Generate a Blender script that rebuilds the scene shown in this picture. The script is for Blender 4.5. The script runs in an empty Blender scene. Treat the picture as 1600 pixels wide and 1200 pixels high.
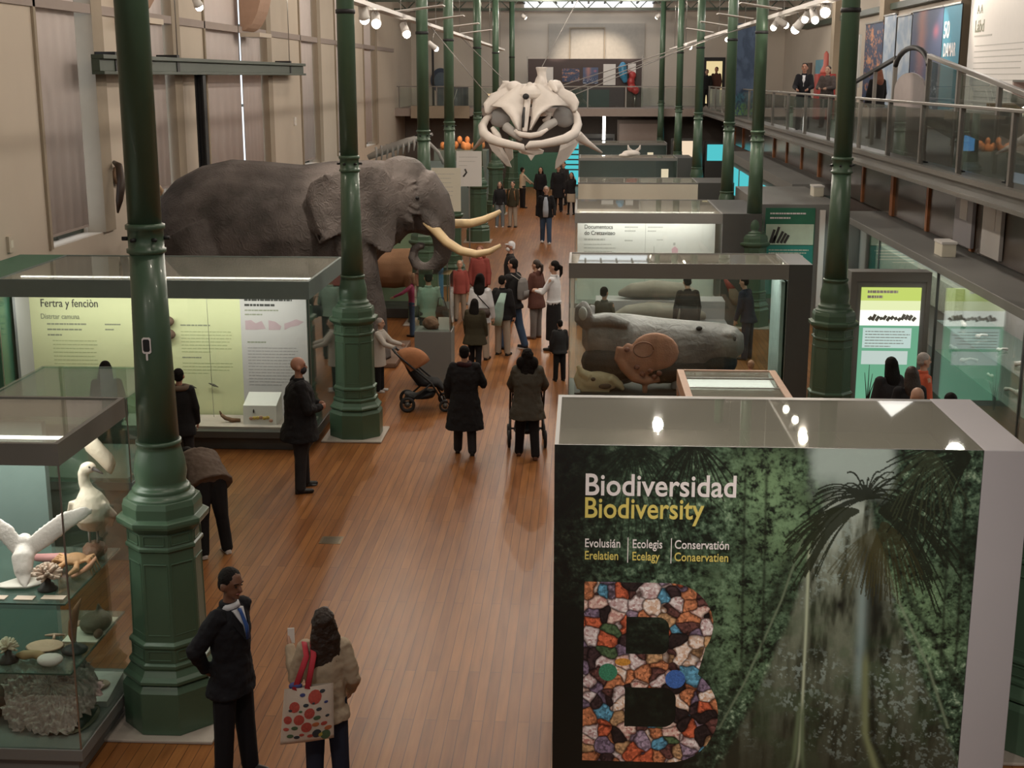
import bpy, bmesh, math, random
import numpy as np
from mathutils import Vector, Matrix

# ---------------------------------------------------------------- camera, world, lights, exposure
SC = bpy.context.scene
COL = SC.collection
R = math.radians
PI = math.pi
EYE = Vector((0, 0, 5.4))
cam_data = bpy.data.cameras.new('camera')
cam_data.sensor_width = 36.0
cam_data.lens = 2067.0 / 1600.0 * 36.0
cam_data.clip_end = 300
cam = bpy.data.objects.new('camera', cam_data)
cam.location = EYE
cam.rotation_euler = (R(90 - 13.08), 0, R(3.03))
COL.objects.link(cam)
SC.camera = cam

SC.view_settings.view_transform = 'Standard'
SC.view_settings.look = 'None'
SC.view_settings.gamma = 1.0
SC.view_settings.use_curve_mapping = False
SC.view_settings.exposure = 0.0

world = bpy.data.worlds.new('world')
SC.world = world
world.use_nodes = True
wb = world.node_tree.nodes['Background']
wb.inputs[0].default_value = (0.62, 0.66, 0.70, 1)
wb.inputs[1].default_value = 0.25

SC.cycles.max_bounces = 8
SC.cycles.transparent_max_bounces = 24
SC.cycles.diffuse_bounces = 3
SC.cycles.glossy_bounces = 4
SC.cycles.sample_clamp_indirect = 4.0
SC.cycles.caustics_reflective = False
SC.cycles.caustics_refractive = False


def area_light(name, loc, size, power, color=(1, .88, .74), rot=(0, 0, 0)):
    d = bpy.data.lights.new(name, 'AREA')
    d.shape = 'RECTANGLE'
    d.size, d.size_y = size
    d.energy = power
    d.color = color
    o = bpy.data.objects.new(name, d)
    o.location = loc
    o.rotation_euler = rot
    COL.objects.link(o)
    return o


def spot_light(name, loc, target, power, angle=50, color=(1, .84, .66), blend=.6, radius=.06):
    d = bpy.data.lights.new(name, 'SPOT')
    d.energy = power
    d.spot_size = R(angle)
    d.spot_blend = blend
    d.shadow_soft_size = radius
    d.color = color
    o = bpy.data.objects.new(name, d)
    o.location = loc
    o.rotation_euler = (Vector(target) - Vector(loc)).to_track_quat('-Z', 'Y').to_euler()
    COL.objects.link(o)
    return o


def bulb_light(name, loc, power, radius=.12, color=(1, .90, .78)):
    d = bpy.data.lights.new(name, 'POINT')
    d.energy = power
    d.shadow_soft_size = radius
    d.color = color
    o = bpy.data.objects.new(name, d)
    o.location = loc
    COL.objects.link(o)
    return o


# fill points added high under the roof, no fittings of their own
for yy, pw in ((3, 130), (9, 170), (15, 230), (21, 260), (27, 260), (33, 270), (39, 280), (45, 280), (51, 280), (57, 260), (63, 230)):
    for xx in (-1.6, 2.0): bulb_light('roof_fill', (xx, yy, 8.9), pw)
for yy in (20, 29, 38, 47, 56): bulb_light('gallery_fill', (8.4, yy, 8.4), 120, .2, (1, .93, .84))
for yy in (19, 27, 35, 44, 54): bulb_light('aisle_fill', (-6.4, yy, 8.4), 95, .2, (1, .87, .72))


# unseen spots added above the viewer to brighten box front, near visitors, left case
for loc, tg, pw, an in (((-.6, 1.2, 8.2), (.9, 9.25, 1.75), 1300, 30), ((2.9, 1.2, 8.2), (2.2, 9.25, 1.75), 1300, 30), ((-2.4, 2.0, 8.2), (-2.5, 9.4, 1.2), 300, 26), ((-5.0, 2.0, 8.2), (-4.6, 10.0, 1.6), 420, 36)):
    spot_light('viewer_fill_spot', loc, tg, pw, an, (1, .91, .80), .8, .10)


# ---------------------------------------------------------------- helpers
def tag(o, label=None, cat=None, group=None, kind=None):
    if label: o['label'] = label
    if cat: o['category'] = cat
    if group: o['group'] = group
    if kind: o['kind'] = kind
    return o


def thing(name, label, cat, loc=(0, 0, 0), rz=0.0, group=None):
    o = bpy.data.objects.new(name, None)
    o.empty_display_size = .1
    o.location = loc
    o.rotation_euler = (0, 0, rz)
    COL.objects.link(o)
    return tag(o, label, cat, group)


LIVE = []      # objects whose modifiers are applied at the very end


def frame(o):
    while o.parent is not None: o = o.parent
    return tuple(o.location), o.rotation_euler[2]


class MB:
    """collects shapes in world coordinates (or in the parent's own frame with local=True)"""
    def __init__(self):
        self.v = []
        self.f = []
        self.sm = []

    def add(self, vs, fs, smooth=False):
        n = len(self.v)
        self.v += [tuple(p) for p in vs]
        self.f += [tuple(i + n for i in f) for f in fs]
        self.sm += [smooth] * len(fs)
        return self

    def box(self, lo, hi):
        x0, y0, z0 = lo
        x1, y1, z1 = hi
        return self.add([(x0, y0, z0), (x1, y0, z0), (x1, y1, z0), (x0, y1, z0),
                         (x0, y0, z1), (x1, y0, z1), (x1, y1, z1), (x0, y1, z1)],
                        [(0, 3, 2, 1), (4, 5, 6, 7), (0, 1, 5, 4), (1, 2, 6, 5), (2, 3, 7, 6), (3, 0, 4, 7)])

    def bar(self, p, q, w, h=None, upv=(0, 0, 1)):
        h = h or w
        p, q = Vector(p), Vector(q)
        d = (q - p).normalized()
        s = d.cross(Vector(upv))
        if s.length < 1e-4: s = d.cross(Vector((0, 1, 0)))
        s.normalize()
        t = s.cross(d)
        vs = []
        for c in (p, q):
            for a, b in ((-1, -1), (1, -1), (1, 1), (-1, 1)):
                vs.append(c + s * (a * w / 2) + t * (b * h / 2))
        return self.add(vs, [(3, 2, 1, 0), (4, 5, 6, 7), (0, 1, 5, 4), (1, 2, 6, 5), (2, 3, 7, 6), (3, 0, 4, 7)])

    def tube(self, pts, rad, n=8, flat=1.0, upv=(0, 0, 1), smooth=True):
        pts = [Vector(p) for p in pts]
        if not hasattr(rad, '__len__'): rad = [rad] * len(pts)
        vs, fs = [], []
        side = None
        for i, p in enumerate(pts):
            d = (pts[min(i + 1, len(pts) - 1)] - pts[max(i - 1, 0)]).normalized()
            if side is None:
                side = d.cross(Vector(upv))
                if side.length < 1e-3: side = d.cross(Vector((0, 1, 0)))
            else:
                side = side - d * side.dot(d)
            side.normalize()
            t = side.cross(d)
            for k in range(n):
                a = 2 * PI * k / n
                vs.append(p + side * (math.cos(a) * rad[i]) + t * (math.sin(a) * rad[i] * flat))
        m = len(pts)
        for i in range(m - 1):
            for k in range(n):
                k2 = (k + 1) % n
                fs.append((i * n + k, i * n + k2, (i + 1) * n + k2, (i + 1) * n + k))
        fs.append(tuple(range(n))[::-1])
        fs.append(tuple((m - 1) * n + k for k in range(n)))
        return self.add(vs, fs, smooth)

    def lathe(self, c, prof, n=24, smooth=True, turn=0.0, sx=1.0, sy=1.0):
        """prof: list of (radius, z)"""
        vs, fs = [], []
        for r_, z in prof:
            for k in range(n):
                a = 2 * PI * k / n + turn
                vs.append((c[0] + r_ * sx * math.cos(a), c[1] + r_ * sy * math.sin(a), c[2] + z))
        m = len(prof)
        for i in range(m - 1):
            for k in range(n):
                k2 = (k + 1) % n
                fs.append((i * n + k, i * n + k2, (i + 1) * n + k2, (i + 1) * n + k))
        fs.append(tuple(range(n))[::-1])
        fs.append(tuple((m - 1) * n + k for k in range(n)))
        return self.add(vs, fs, smooth)

    def loft(self, rings, n=16, smooth=True):
        """rings: (centre, vector a, vector b)"""
        vs, fs = [], []
        for c, a, b in rings:
            c, a, b = Vector(c), Vector(a), Vector(b)
            for k in range(n):
                t = 2 * PI * k / n
                vs.append(c + a * math.cos(t) + b * math.sin(t))
        m = len(rings)
        for i in range(m - 1):
            for k in range(n):
                k2 = (k + 1) % n
                fs.append((i * n + k, i * n + k2, (i + 1) * n + k2, (i + 1) * n + k))
        fs.append(tuple(range(n))[::-1])
        fs.append(tuple((m - 1) * n + k for k in range(n)))
        return self.add(vs, fs, smooth)

    def capsule(self, a, b, ra, rb=None, n=10):
        rb = ra if rb is None else rb
        a, b = Vector(a), Vector(b)
        d = b - a
        L = d.length
        d = d / L if L > 1e-6 else Vector((0, 0, 1))
        s = d.cross(Vector((0, 0, 1)))
        if s.length < 1e-3: s = d.cross(Vector((0, 1, 0)))
        s.normalize()
        t = s.cross(d)
        rings = []
        for q in (-80, -50, -20):
            rings.append((a + d * (ra * math.sin(R(q))), s * (ra * math.cos(R(q))), t * (ra * math.cos(R(q)))))
        for q in (20, 50, 80):
            rings.append((b + d * (rb * math.sin(R(q))), s * (rb * math.cos(R(q))), t * (rb * math.cos(R(q)))))
        return self.loft(rings, n)

    def ell(self, c, r_, n=14, m=9, rot=None):
        rot = rot or Matrix.Identity(3)
        rings = []
        for i in range(m):
            q = -85 + 170 * i / (m - 1)
            cc = Vector(c) + rot @ Vector((0, 0, r_[2] * math.sin(R(q))))
            rings.append((cc, rot @ Vector((r_[0] * math.cos(R(q)), 0, 0)), rot @ Vector((0, r_[1] * math.cos(R(q)), 0))))
        return self.loft(rings, n)

    def prism(self, poly, o, u, w, depth, smooth=False):
        """poly of (a, b) in the plane o + a*u + b*w, extruded by depth along u x w"""
        o, u, w = Vector(o), Vector(u), Vector(w)
        nrm = u.cross(w).normalized() * depth
        n = len(poly)
        vs = [o + u * a + w * b for a, b in poly] + [o + u * a + w * b + nrm for a, b in poly]
        fs = [tuple(range(n))[::-1], tuple(range(n, 2 * n))]
        fs += [(i, (i + 1) % n, n + (i + 1) % n, n + i) for i in range(n)]
        return self.add(vs, fs, smooth)

    def build(self, name, m, parent=None, local=False, bevel=0.0, vox=0.0, sm=0, disp=None, sub=0):
        me = bpy.data.meshes.new(name)
        vs = self.v
        if parent is not None and not local:
            L, a = frame(parent)
            c, s = math.cos(-a), math.sin(-a)
            out = []
            for x, y, z in vs:
                x, y, z = x - L[0], y - L[1], z - L[2]
                out.append((x * c - y * s, x * s + y * c, z))
            vs = out
        me.from_pydata(vs, [], self.f)
        me.polygons.foreach_set('use_smooth', self.sm)
        bm = bmesh.new()
        bm.from_mesh(me)
        bmesh.ops.recalc_face_normals(bm, faces=bm.faces)
        bm.to_mesh(me)
        bm.free()
        me.materials.append(m)
        me.update()
        o = bpy.data.objects.new(name, me)
        COL.objects.link(o)
        if parent is not None: o.parent = parent
        if bevel:
            b = o.modifiers.new('bevel', 'BEVEL')
            b.width = bevel
            b.segments = 2
            b.limit_method = 'ANGLE'
            b.angle_limit = R(40)
            LIVE.append(o)
        if vox:
            b = o.modifiers.new('remesh', 'REMESH')
            b.mode = 'VOXEL'
            b.voxel_size = vox
            b.use_smooth_shade = True
            if sm:
                b = o.modifiers.new('smooth', 'SMOOTH')
                b.iterations = sm
                b.factor = .5
            LIVE.append(o)
        if sub:
            b = o.modifiers.new('subdivision', 'SUBSURF')
            b.levels = b.render_levels = sub
            LIVE.append(o)
        if disp:
            t = bpy.data.textures.new(name, 'CLOUDS')
            t.noise_scale = disp[1]
            b = o.modifiers.new('displace', 'DISPLACE')
            b.texture = t
            b.strength = disp[0]
            b.mid_level = .5
            b.texture_coords = 'LOCAL'
            if o not in LIVE: LIVE.append(o)
        return o


def sub_part(o, parent):
    """make o (already a child in the thing's frame) a child of another part of the same thing"""
    o.parent = parent
    return o


def apply_live():
    dg = bpy.context.evaluated_depsgraph_get()
    new = []
    for o in LIVE:
        new.append((o, bpy.data.meshes.new_from_object(o.evaluated_get(dg))))
    for o, me in new:
        nm = o.data.name
        o.modifiers.clear()
        o.data = me


# ---------------------------------------------------------------- materials
def _nt(name):
    m = bpy.data.materials.new(name)
    m.use_nodes = True
    nt = m.node_tree
    b = nt.nodes['Principled BSDF']
    return m, nt, b


def N(nt, kind, **kw):
    n = nt.nodes.new(kind)
    for k, v in kw.items(): setattr(n, k, v)
    return n


def pm(name, col, rough=.5, metal=0.0, var=.12, scale=6.0, bump=0.0, bscale=40.0, spec=.5, coat=0.0):
    """principled material with a procedural noise in its colour and relief"""
    m, nt, b = _nt(name)
    tc = N(nt, 'ShaderNodeTexCoord')
    no = N(nt, 'ShaderNodeTexNoise')
    no.inputs['Scale'].default_value = scale
    no.inputs['Detail'].default_value = 4
    nt.links.new(tc.outputs['Object'], no.inputs['Vector'])
    mx = N(nt, 'ShaderNodeMix', data_type='RGBA')
    lo = tuple(max(0, c * (1 - var)) for c in col) + (1,)
    hi = tuple(min(1, c * (1 + var)) for c in col) + (1,)
    mx.inputs[6].default_value = lo
    mx.inputs[7].default_value = hi
    nt.links.new(no.outputs['Fac'], mx.inputs[0])
    nt.links.new(mx.outputs[2], b.inputs['Base Color'])
    b.inputs['Roughness'].default_value = rough
    b.inputs['Metallic'].default_value = metal
    b.inputs['Specular IOR Level'].default_value = spec
    b.inputs['Coat Weight'].default_value = coat
    if bump:
        n2 = N(nt, 'ShaderNodeTexNoise')
        n2.inputs['Scale'].default_value = bscale
        n2.inputs['Detail'].default_value = 6
        nt.links.new(tc.outputs['Object'], n2.inputs['Vector'])
        bp = N(nt, 'ShaderNodeBump')
        bp.inputs['Strength'].default_value = bump
        bp.inputs['Distance'].default_value = .02
        nt.links.new(n2.outputs['Fac'], bp.inputs['Height'])
        nt.links.new(bp.outputs['Normal'], b.inputs['Normal'])
    return m


def emit(name, col, s):
    m = bpy.data.materials.new(name)
    m.use_nodes = True
    nt = m.node_tree
    nt.nodes.clear()
    e = N(nt, 'ShaderNodeEmission')
    e.inputs[0].default_value = (*col, 1)
    e.inputs[1].default_value = s
    o = N(nt, 'ShaderNodeOutputMaterial')
    nt.links.new(e.outputs[0], o.inputs[0])
    return m


def glass(name, tint=(.93, .97, .95), refl=1.45, rough=0.0, haze=0.0, hcol=(.5, .55, .52)):
    """clear sheet glass: tinted see-through with fresnel reflection"""
    m = bpy.data.materials.new(name)
    m.use_nodes = True
    nt = m.node_tree
    nt.nodes.clear()
    tr = N(nt, 'ShaderNodeBsdfTransparent')
    tr.inputs[0].default_value = (*tint, 1)
    gl = N(nt, 'ShaderNodeBsdfGlossy')
    gl.inputs['Roughness'].default_value = rough
    gl.inputs[0].default_value = (.9, .93, .92, 1)
    fr = N(nt, 'ShaderNodeFresnel')
    ge = N(nt, 'ShaderNodeNewGeometry')
    mr = N(nt, 'ShaderNodeMapRange')          # same reflectance on both faces of a thin pane
    mr.inputs[3].default_value = refl
    mr.inputs[4].default_value = 1 / refl
    nt.links.new(ge.outputs['Backfacing'], mr.inputs[0])
    nt.links.new(mr.outputs[0], fr.inputs[0])
    mx = N(nt, 'ShaderNodeMixShader')
    nt.links.new(fr.outputs[0], mx.inputs[0])
    nt.links.new(tr.outputs[0], mx.inputs[1])
    nt.links.new(gl.outputs[0], mx.inputs[2])
    out = N(nt, 'ShaderNodeOutputMaterial')
    last = mx
    if haze:
        df = N(nt, 'ShaderNodeBsdfDiffuse')
        df.inputs[0].default_value = (*hcol, 1)
        m2 = N(nt, 'ShaderNodeMixShader')
        m2.inputs[0].default_value = haze
        nt.links.new(mx.outputs[0], m2.inputs[1])
        nt.links.new(df.outputs[0], m2.inputs[2])
        last = m2
    nt.links.new(last.outputs[0], out.inputs[0])
    return m


def attr_mat(name, rough=.45, glow=0.0):
    m, nt, b = _nt(name)
    a = N(nt, 'ShaderNodeAttribute', attribute_name='print')
    nt.links.new(a.outputs['Color'], b.inputs['Base Color'])
    b.inputs['Roughness'].default_value = rough
    if glow:
        nt.links.new(a.outputs['Color'], b.inputs['Emission Color'])
        b.inputs['Emission Strength'].default_value = glow
    return m


def lin(r_, g, b_):
    def f(c):
        c /= 255.0
        return c / 12.92 if c <= .04045 else ((c + .055) / 1.055) ** 2.4
    return (f(r_), f(g), f(b_))


def floor_material():
    m, nt, b = _nt('oak_floor')
    tc = N(nt, 'ShaderNodeTexCoord')
    mp = N(nt, 'ShaderNodeMapping')
    mp.inputs['Rotation'].default_value = (0, 0, R(90))
    nt.links.new(tc.outputs['Object'], mp.inputs[0])
    br = N(nt, 'ShaderNodeTexBrick')
    br.offset = .37
    br.inputs['Scale'].default_value = 1.0
    br.inputs['Brick Width'].default_value = 2.6
    br.inputs['Row Height'].default_value = .10
    br.inputs['Mortar Size'].default_value = .004
    br.inputs['Mortar Smooth'].default_value = .4
    br.inputs['Bias'].default_value = -.1
    br.inputs['Color1'].default_value = (.325, .135, .042, 1)
    br.inputs['Color2'].default_value = (.230, .085, .026, 1)
    br.inputs['Mortar'].default_value = (.09, .034, .014, 1)
    nt.links.new(mp.outputs[0], br.inputs[0])
    mp2 = N(nt, 'ShaderNodeMapping')
    mp2.inputs['Scale'].default_value = (9, .6, 1)
    nt.links.new(tc.outputs['Object'], mp2.inputs[0])
    no = N(nt, 'ShaderNodeTexNoise')
    no.inputs['Scale'].default_value = 2.2
    no.inputs['Detail'].default_value = 7
    nt.links.new(mp2.outputs[0], no.inputs['Vector'])
    no2 = N(nt, 'ShaderNodeTexNoise')
    no2.inputs['Scale'].default_value = .45
    no2.inputs['Detail'].default_value = 3
    nt.links.new(tc.outputs['Object'], no2.inputs['Vector'])
    m1 = N(nt, 'ShaderNodeMix', data_type='RGBA', blend_type='MULTIPLY')
    m1.inputs[0].default_value = .75
    cr = N(nt, 'ShaderNodeValToRGB')
    cr.color_ramp.elements[0].position = .3
    cr.color_ramp.elements[0].color = (.62, .58, .55, 1)
    cr.color_ramp.elements[1].position = .7
    cr.color_ramp.elements[1].color = (1.1, 1.1, 1.08, 1)
    nt.links.new(no.outputs['Fac'], cr.inputs[0])
    nt.links.new(br.outputs['Color'], m1.inputs[6])
    nt.links.new(cr.outputs[0], m1.inputs[7])
    nt.links.new(m1.outputs[2], b.inputs['Base Color'])
    rr = N(nt, 'ShaderNodeMapRange')
    rr.inputs[3].default_value = .32
    rr.inputs[4].default_value = .40
    nt.links.new(no2.outputs['Fac'], rr.inputs[0])
    nt.links.new(rr.outputs[0], b.inputs['Roughness'])
    bp = N(nt, 'ShaderNodeBump')
    b.inputs['Specular IOR Level'].default_value = .22
    bp.inputs['Strength'].default_value = .05
    bp.inputs['Distance'].default_value = .004
    nt.links.new(no.outputs['Fac'], bp.inputs['Height'])
    nt.links.new(bp.outputs['Normal'], b.inputs['Normal'])
    return m


def skin_material(name, col, dark, scale=9.0, rough=.75):
    """wrinkled hide: cracks from a voronoi pattern, dusty blotches from noise"""
    m, nt, b = _nt(name)
    tc = N(nt, 'ShaderNodeTexCoord')
    no = N(nt, 'ShaderNodeTexNoise')
    no.inputs['Scale'].default_value = 1.6
    no.inputs['Detail'].default_value = 8
    nt.links.new(tc.outputs['Object'], no.inputs['Vector'])
    mx = N(nt, 'ShaderNodeMix', data_type='RGBA')
    mx.inputs[6].default_value = (*dark, 1)
    mx.inputs[7].default_value = (*col, 1)
    cr = N(nt, 'ShaderNodeValToRGB')
    cr.color_ramp.elements[0].position = .35
    cr.color_ramp.elements[1].position = .62
    nt.links.new(no.outputs['Fac'], cr.inputs[0])
    nt.links.new(cr.outputs[0], mx.inputs[0])
    nt.links.new(mx.outputs[2], b.inputs['Base Color'])
    b.inputs['Roughness'].default_value = rough
    vo = N(nt, 'ShaderNodeTexVoronoi', feature='DISTANCE_TO_EDGE')
    vo.inputs['Scale'].default_value = scale
    mp = N(nt, 'ShaderNodeMapping')
    mp.inputs['Scale'].default_value = (1, 1, .45)
    n3 = N(nt, 'ShaderNodeTexNoise')
    n3.inputs['Scale'].default_value = 3
    av = N(nt, 'ShaderNodeVectorMath', operation='ADD')
    nt.links.new(tc.outputs['Object'], n3.inputs['Vector'])
    nt.links.new(tc.outputs['Object'], av.inputs[0])
    nt.links.new(n3.outputs['Color'], av.inputs[1])
    nt.links.new(av.outputs[0], mp.inputs[0])
    nt.links.new(mp.outputs[0], vo.inputs['Vector'])
    bp = N(nt, 'ShaderNodeBump')
    bp.inputs['Strength'].default_value = .55
    bp.inputs['Distance'].default_value = .03
    nt.links.new(vo.outputs['Distance'], bp.inputs['Height'])
    n4 = N(nt, 'ShaderNodeTexNoise')
    n4.inputs['Scale'].default_value = 30
    bp2 = N(nt, 'ShaderNodeBump')
    bp2.inputs['Strength'].default_value = .3
    bp2.inputs['Distance'].default_value = .01
    nt.links.new(tc.outputs['Object'], n4.inputs['Vector'])
    nt.links.new(n4.outputs['Fac'], bp2.inputs['Height'])
    nt.links.new(bp.outputs['Normal'], bp2.inputs['Normal'])
    nt.links.new(bp2.outputs['Normal'], b.inputs['Normal'])
    return m


M = {}
M['floor'] = floor_material()
M['wall'] = pm('plaster_cream', (.57, .49, .40), .85, var=.05, scale=1.5, bump=.05, bscale=20)
M['wall_far'] = pm('plaster_far', (.62, .55, .47), .85, var=.05, scale=1.0)
M['pilaster'] = pm('pilaster_taupe', (.33, .27, .20), .8, var=.06)
M['blind'] = pm('blind_fabric', (.70, .62, .59), .9, var=.05, scale=3, bump=.08, bscale=60)
M['taupe'] = pm('taupe_band', (.34, .28, .25), .8, var=.06)
M['ceiling'] = pm('ceiling_dark', (.12, .10, .085), .9)
M['green'] = pm('green_enamel', (.066, .118, .074), .36, var=.14, scale=4, bump=.04, bscale=14, coat=.12)
M['green_dark'] = pm('green_steel', (.050, .068, .048), .5, var=.12)
M['stone'] = pm('pale_stone', (.40, .35, .30), .6, var=.12, scale=10)
M['grey'] = pm('grey_lacquer', (.165, .162, .145), .42, var=.06, scale=3)
M['grey_mid'] = pm('grey_panel', (.20, .20, .19), .5, var=.05, scale=3)
M['grey_light'] = pm('light_grey_panel', (.40, .38, .40), .5, var=.04, scale=2)
M['grey_dark'] = pm('charcoal_lacquer', (.065, .066, .062), .4, var=.08)
M['teal_grey'] = pm('teal_grey_panel', (.15, .20, .19), .5, var=.08)
M['green_panel'] = pm('green_board', (.05, .17, .11), .5, var=.12)
M['steel'] = pm('brushed_steel', (.42, .41, .39), .32, .9, var=.06, scale=20)
M['rail'] = pm('grey_metal', (.24, .225, .205), .4, .6, var=.06, scale=12)
M['white'] = pm('white_board', (.74, .71, .68), .6, var=.03)
M['cream'] = pm('cream_board', (.72, .68, .56), .6, var=.03)
M['lime'] = pm('lime_board', (.66, .66, .40), .6, var=.05, scale=1.0)
M['pinkgrey'] = pm('mauve_grey_board', (.56, .52, .53), .6, var=.03)
M['ink'] = pm('black_ink', (.045, .042, .04), .6, var=.1)
M['ink_grey'] = pm('grey_ink', (.26, .27, .20), .6, var=.1)
M['ink_lime'] = pm('olive_ink', (.40, .43, .24), .6, var=.1)
M['ink_pale2'] = pm('mauve_ink', (.36, .33, .34), .6, var=.06)
M['ink_pale'] = pm('pale_grey_ink', (.46, .45, .42), .6, var=.06)
M['letter_white'] = pm('white_ink', (.86, .80, .80), .5, var=.03)
M['letter_yellow'] = pm('yellow_ink', (.72, .60, .16), .5, var=.05)
M['orange_wood'] = pm('orange_varnished_wood', (.38, .14, .05), .4, var=.3, scale=5)
M['pale_wood'] = pm('pale_beech_wood', (.52, .33, .23), .45, var=.15, scale=8)
M['brown_glass'] = pm('brown_window_panel', (.115, .088, .070), .2, var=.15, scale=1.5)
M['bone'] = pm('bone', (.72, .66, .61), .55, var=.10, scale=4, bump=.25, bscale=14)
M['bone_dark'] = pm('grey_bone', (.42, .40, .38), .7, var=.12, scale=4, bump=.2)  # darker grey tone of bone, for horns, legs and inner bones
M['ivory'] = pm('ivory', (.62, .47, .27), .38, var=.18, scale=3)
M['elephant'] = skin_material('elephant_hide', (.135, .115, .108), (.052, .044, .040))
M['black'] = pm('matte_black', (.012, .012, .013), .6, var=.2)
M['rubber'] = pm('black_rubber', (.02, .02, .02), .75)
M['glass'] = glass('case_glass')
M['glass_top'] = glass('case_top_glass', (.86, .88, .84), 1.5, .02, haze=.22, hcol=(.46, .44, .38))
M['glass_green'] = glass('greenish_glass', (.80, .90, .86), 1.5, 0, haze=.06, hcol=(.4, .5, .46))
M['rail_glass'] = glass('balustrade_glass', (.72, .76, .74), 1.5, .01, haze=.10, hcol=(.30, .30, .28))
M['led'] = emit('led_strip', (1, .95, .88), 9)
M['lamp'] = emit('lamp_bulb', (1, .90, .74), 30)
M['daylight'] = emit('daylight_pane', (.80, .90, 1.0), 1.6)
M['teal_screen'] = emit('teal_backlight', (.10, .62, .66), .9)
M['blue_screen'] = emit('blue_screen', (.10, .35, .75), 1.0)
M['warm_sign'] = emit('warm_backlight', (1.0, .78, .55), .9)


def text(body, size, loc, parent, m, bold=0.0, name='lettering', rot=(R(90), 0, 0), sx=1.0, depth=.003, space=1.0, align='LEFT'):
    cu = bpy.data.curves.new(name, 'FONT')
    cu.body = body
    cu.size = size
    cu.offset = bold * size
    cu.extrude = depth
    cu.space_character = space
    cu.align_x = align
    cu.resolution_u = 4
    t = bpy.data.objects.new('text_source', cu)
    COL.objects.link(t)
    dg = bpy.context.evaluated_depsgraph_get()
    me = bpy.data.meshes.new_from_object(t.evaluated_get(dg))
    bpy.data.objects.remove(t)
    me.materials.clear()
    me.materials.append(m)
    me.name = name
    o = bpy.data.objects.new(name, me)
    COL.objects.link(o)
    o.parent = parent
    L = frame(parent)[0]
    o.location = Vector(loc) - Vector(L)
    o.rotation_euler = rot
    o.scale = (sx, 1, 1)
    return o


def text_lines(parent, x0, x1, z0, n, dz, th, y, m, ragged=.15, seed=0, name='body_text'):
    """a paragraph too small to read: thin raised ink lines on a board that faces -Y"""
    rnd = random.Random(seed)
    b = MB()
    for i in range(n):
        xe = x1 - (x1 - x0) * rnd.random() * ragged - ((x1 - x0) * .35 if i == n - 1 else 0)
        z = z0 - i * dz
        x = x0
        while x < xe:
            w = min((x1 - x0) * (.04 + .08 * rnd.random()), xe - x)
            b.box((x, y - .002, z - th / 2), (x + w, y, z + th / 2))
            x += w + (x1 - x0) * .012
    return b.build(name, m, parent)


def print_board(name, o, u, v, nu, nv, rgb, m, parent=None):
    """a printed sheet: fine grid of coloured points; rgb is (nv, nu, 3), first row at the top"""
    me = bpy.data.meshes.new(name)
    o, u, v = (np.array(t, float) for t in (o, u, v))
    L = np.zeros(3) if parent is None else np.array(frame(parent)[0])
    gu, gv = np.meshgrid(np.linspace(0, 1, nu), np.linspace(0, 1, nv))
    co = (o - L) + gu[..., None] * u + gv[..., None] * v
    i = np.arange(nu * nv).reshape(nv, nu)
    q = np.stack([i[:-1, :-1], i[1:, :-1], i[1:, 1:], i[:-1, 1:]], -1).reshape(-1, 4)
    me.vertices.add(nu * nv)
    me.vertices.foreach_set('co', co.reshape(-1))
    me.loops.add(q.size)
    me.loops.foreach_set('vertex_index', q.reshape(-1))
    me.polygons.add(len(q))
    me.polygons.foreach_set('loop_start', np.arange(0, q.size, 4))
    me.update(calc_edges=True)
    at = me.attributes.new('print', 'FLOAT_COLOR', 'POINT')
    c = np.ones((nu * nv, 4), np.float32)
    c[:, :3] = np.clip(rgb.reshape(-1, 3), 0, 1)
    at.data.foreach_set('color', c.reshape(-1))
    me.materials.append(m)
    ob = bpy.data.objects.new(name, me)
    COL.objects.link(ob)
    if parent is not None: ob.parent = parent
    return ob


def vnoise(x, y, seed=0):
    rs = np.random.RandomState(seed)
    T = rs.rand(256, 256)
    xi, yi = np.floor(x).astype(int), np.floor(y).astype(int)
    fx, fy = x - xi, y - yi
    fx, fy = fx * fx * (3 - 2 * fx), fy * fy * (3 - 2 * fy)
    g = lambda a, b: T[a % 256, b % 256]
    return (g(xi, yi) * (1 - fx) + g(xi + 1, yi) * fx) * (1 - fy) + (g(xi, yi + 1) * (1 - fx) + g(xi + 1, yi + 1) * fx) * fy


def fbm(x, y, octs=5, seed=0, gain=.55):
    s, a, t = 0, 1.0, 0
    for k in range(octs):
        s = s + a * vnoise(x * 2 ** k, y * 2 ** k, seed + k)
        t += a
        a *= gain
    return s / t


def smooth(a, b, x):
    t = np.clip((x - a) / (b - a), 0, 1)
    return t * t * (3 - 2 * t)

# ---------------------------------------------------------------- the hall
def struct(name, b, m, **k):
    return tag(b.build(name, m, **k), kind='structure')


struct('floor', MB().box((-9.9, -4, -.2), (11.2, 74, 0)), M['floor'])
struct('ceiling', MB().box((-9.9, -4, 9.3), (11.2, 74, 9.5)), M['ceiling'])
struct('wall_far', MB().box((-9.9, 73, 0), (11.2, 73.3, 9.3)), M['wall_far'])
struct('wall_right', MB().box((10.6, -4, 0), (10.9, 73, 9.3)), M['wall_far'])

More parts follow.
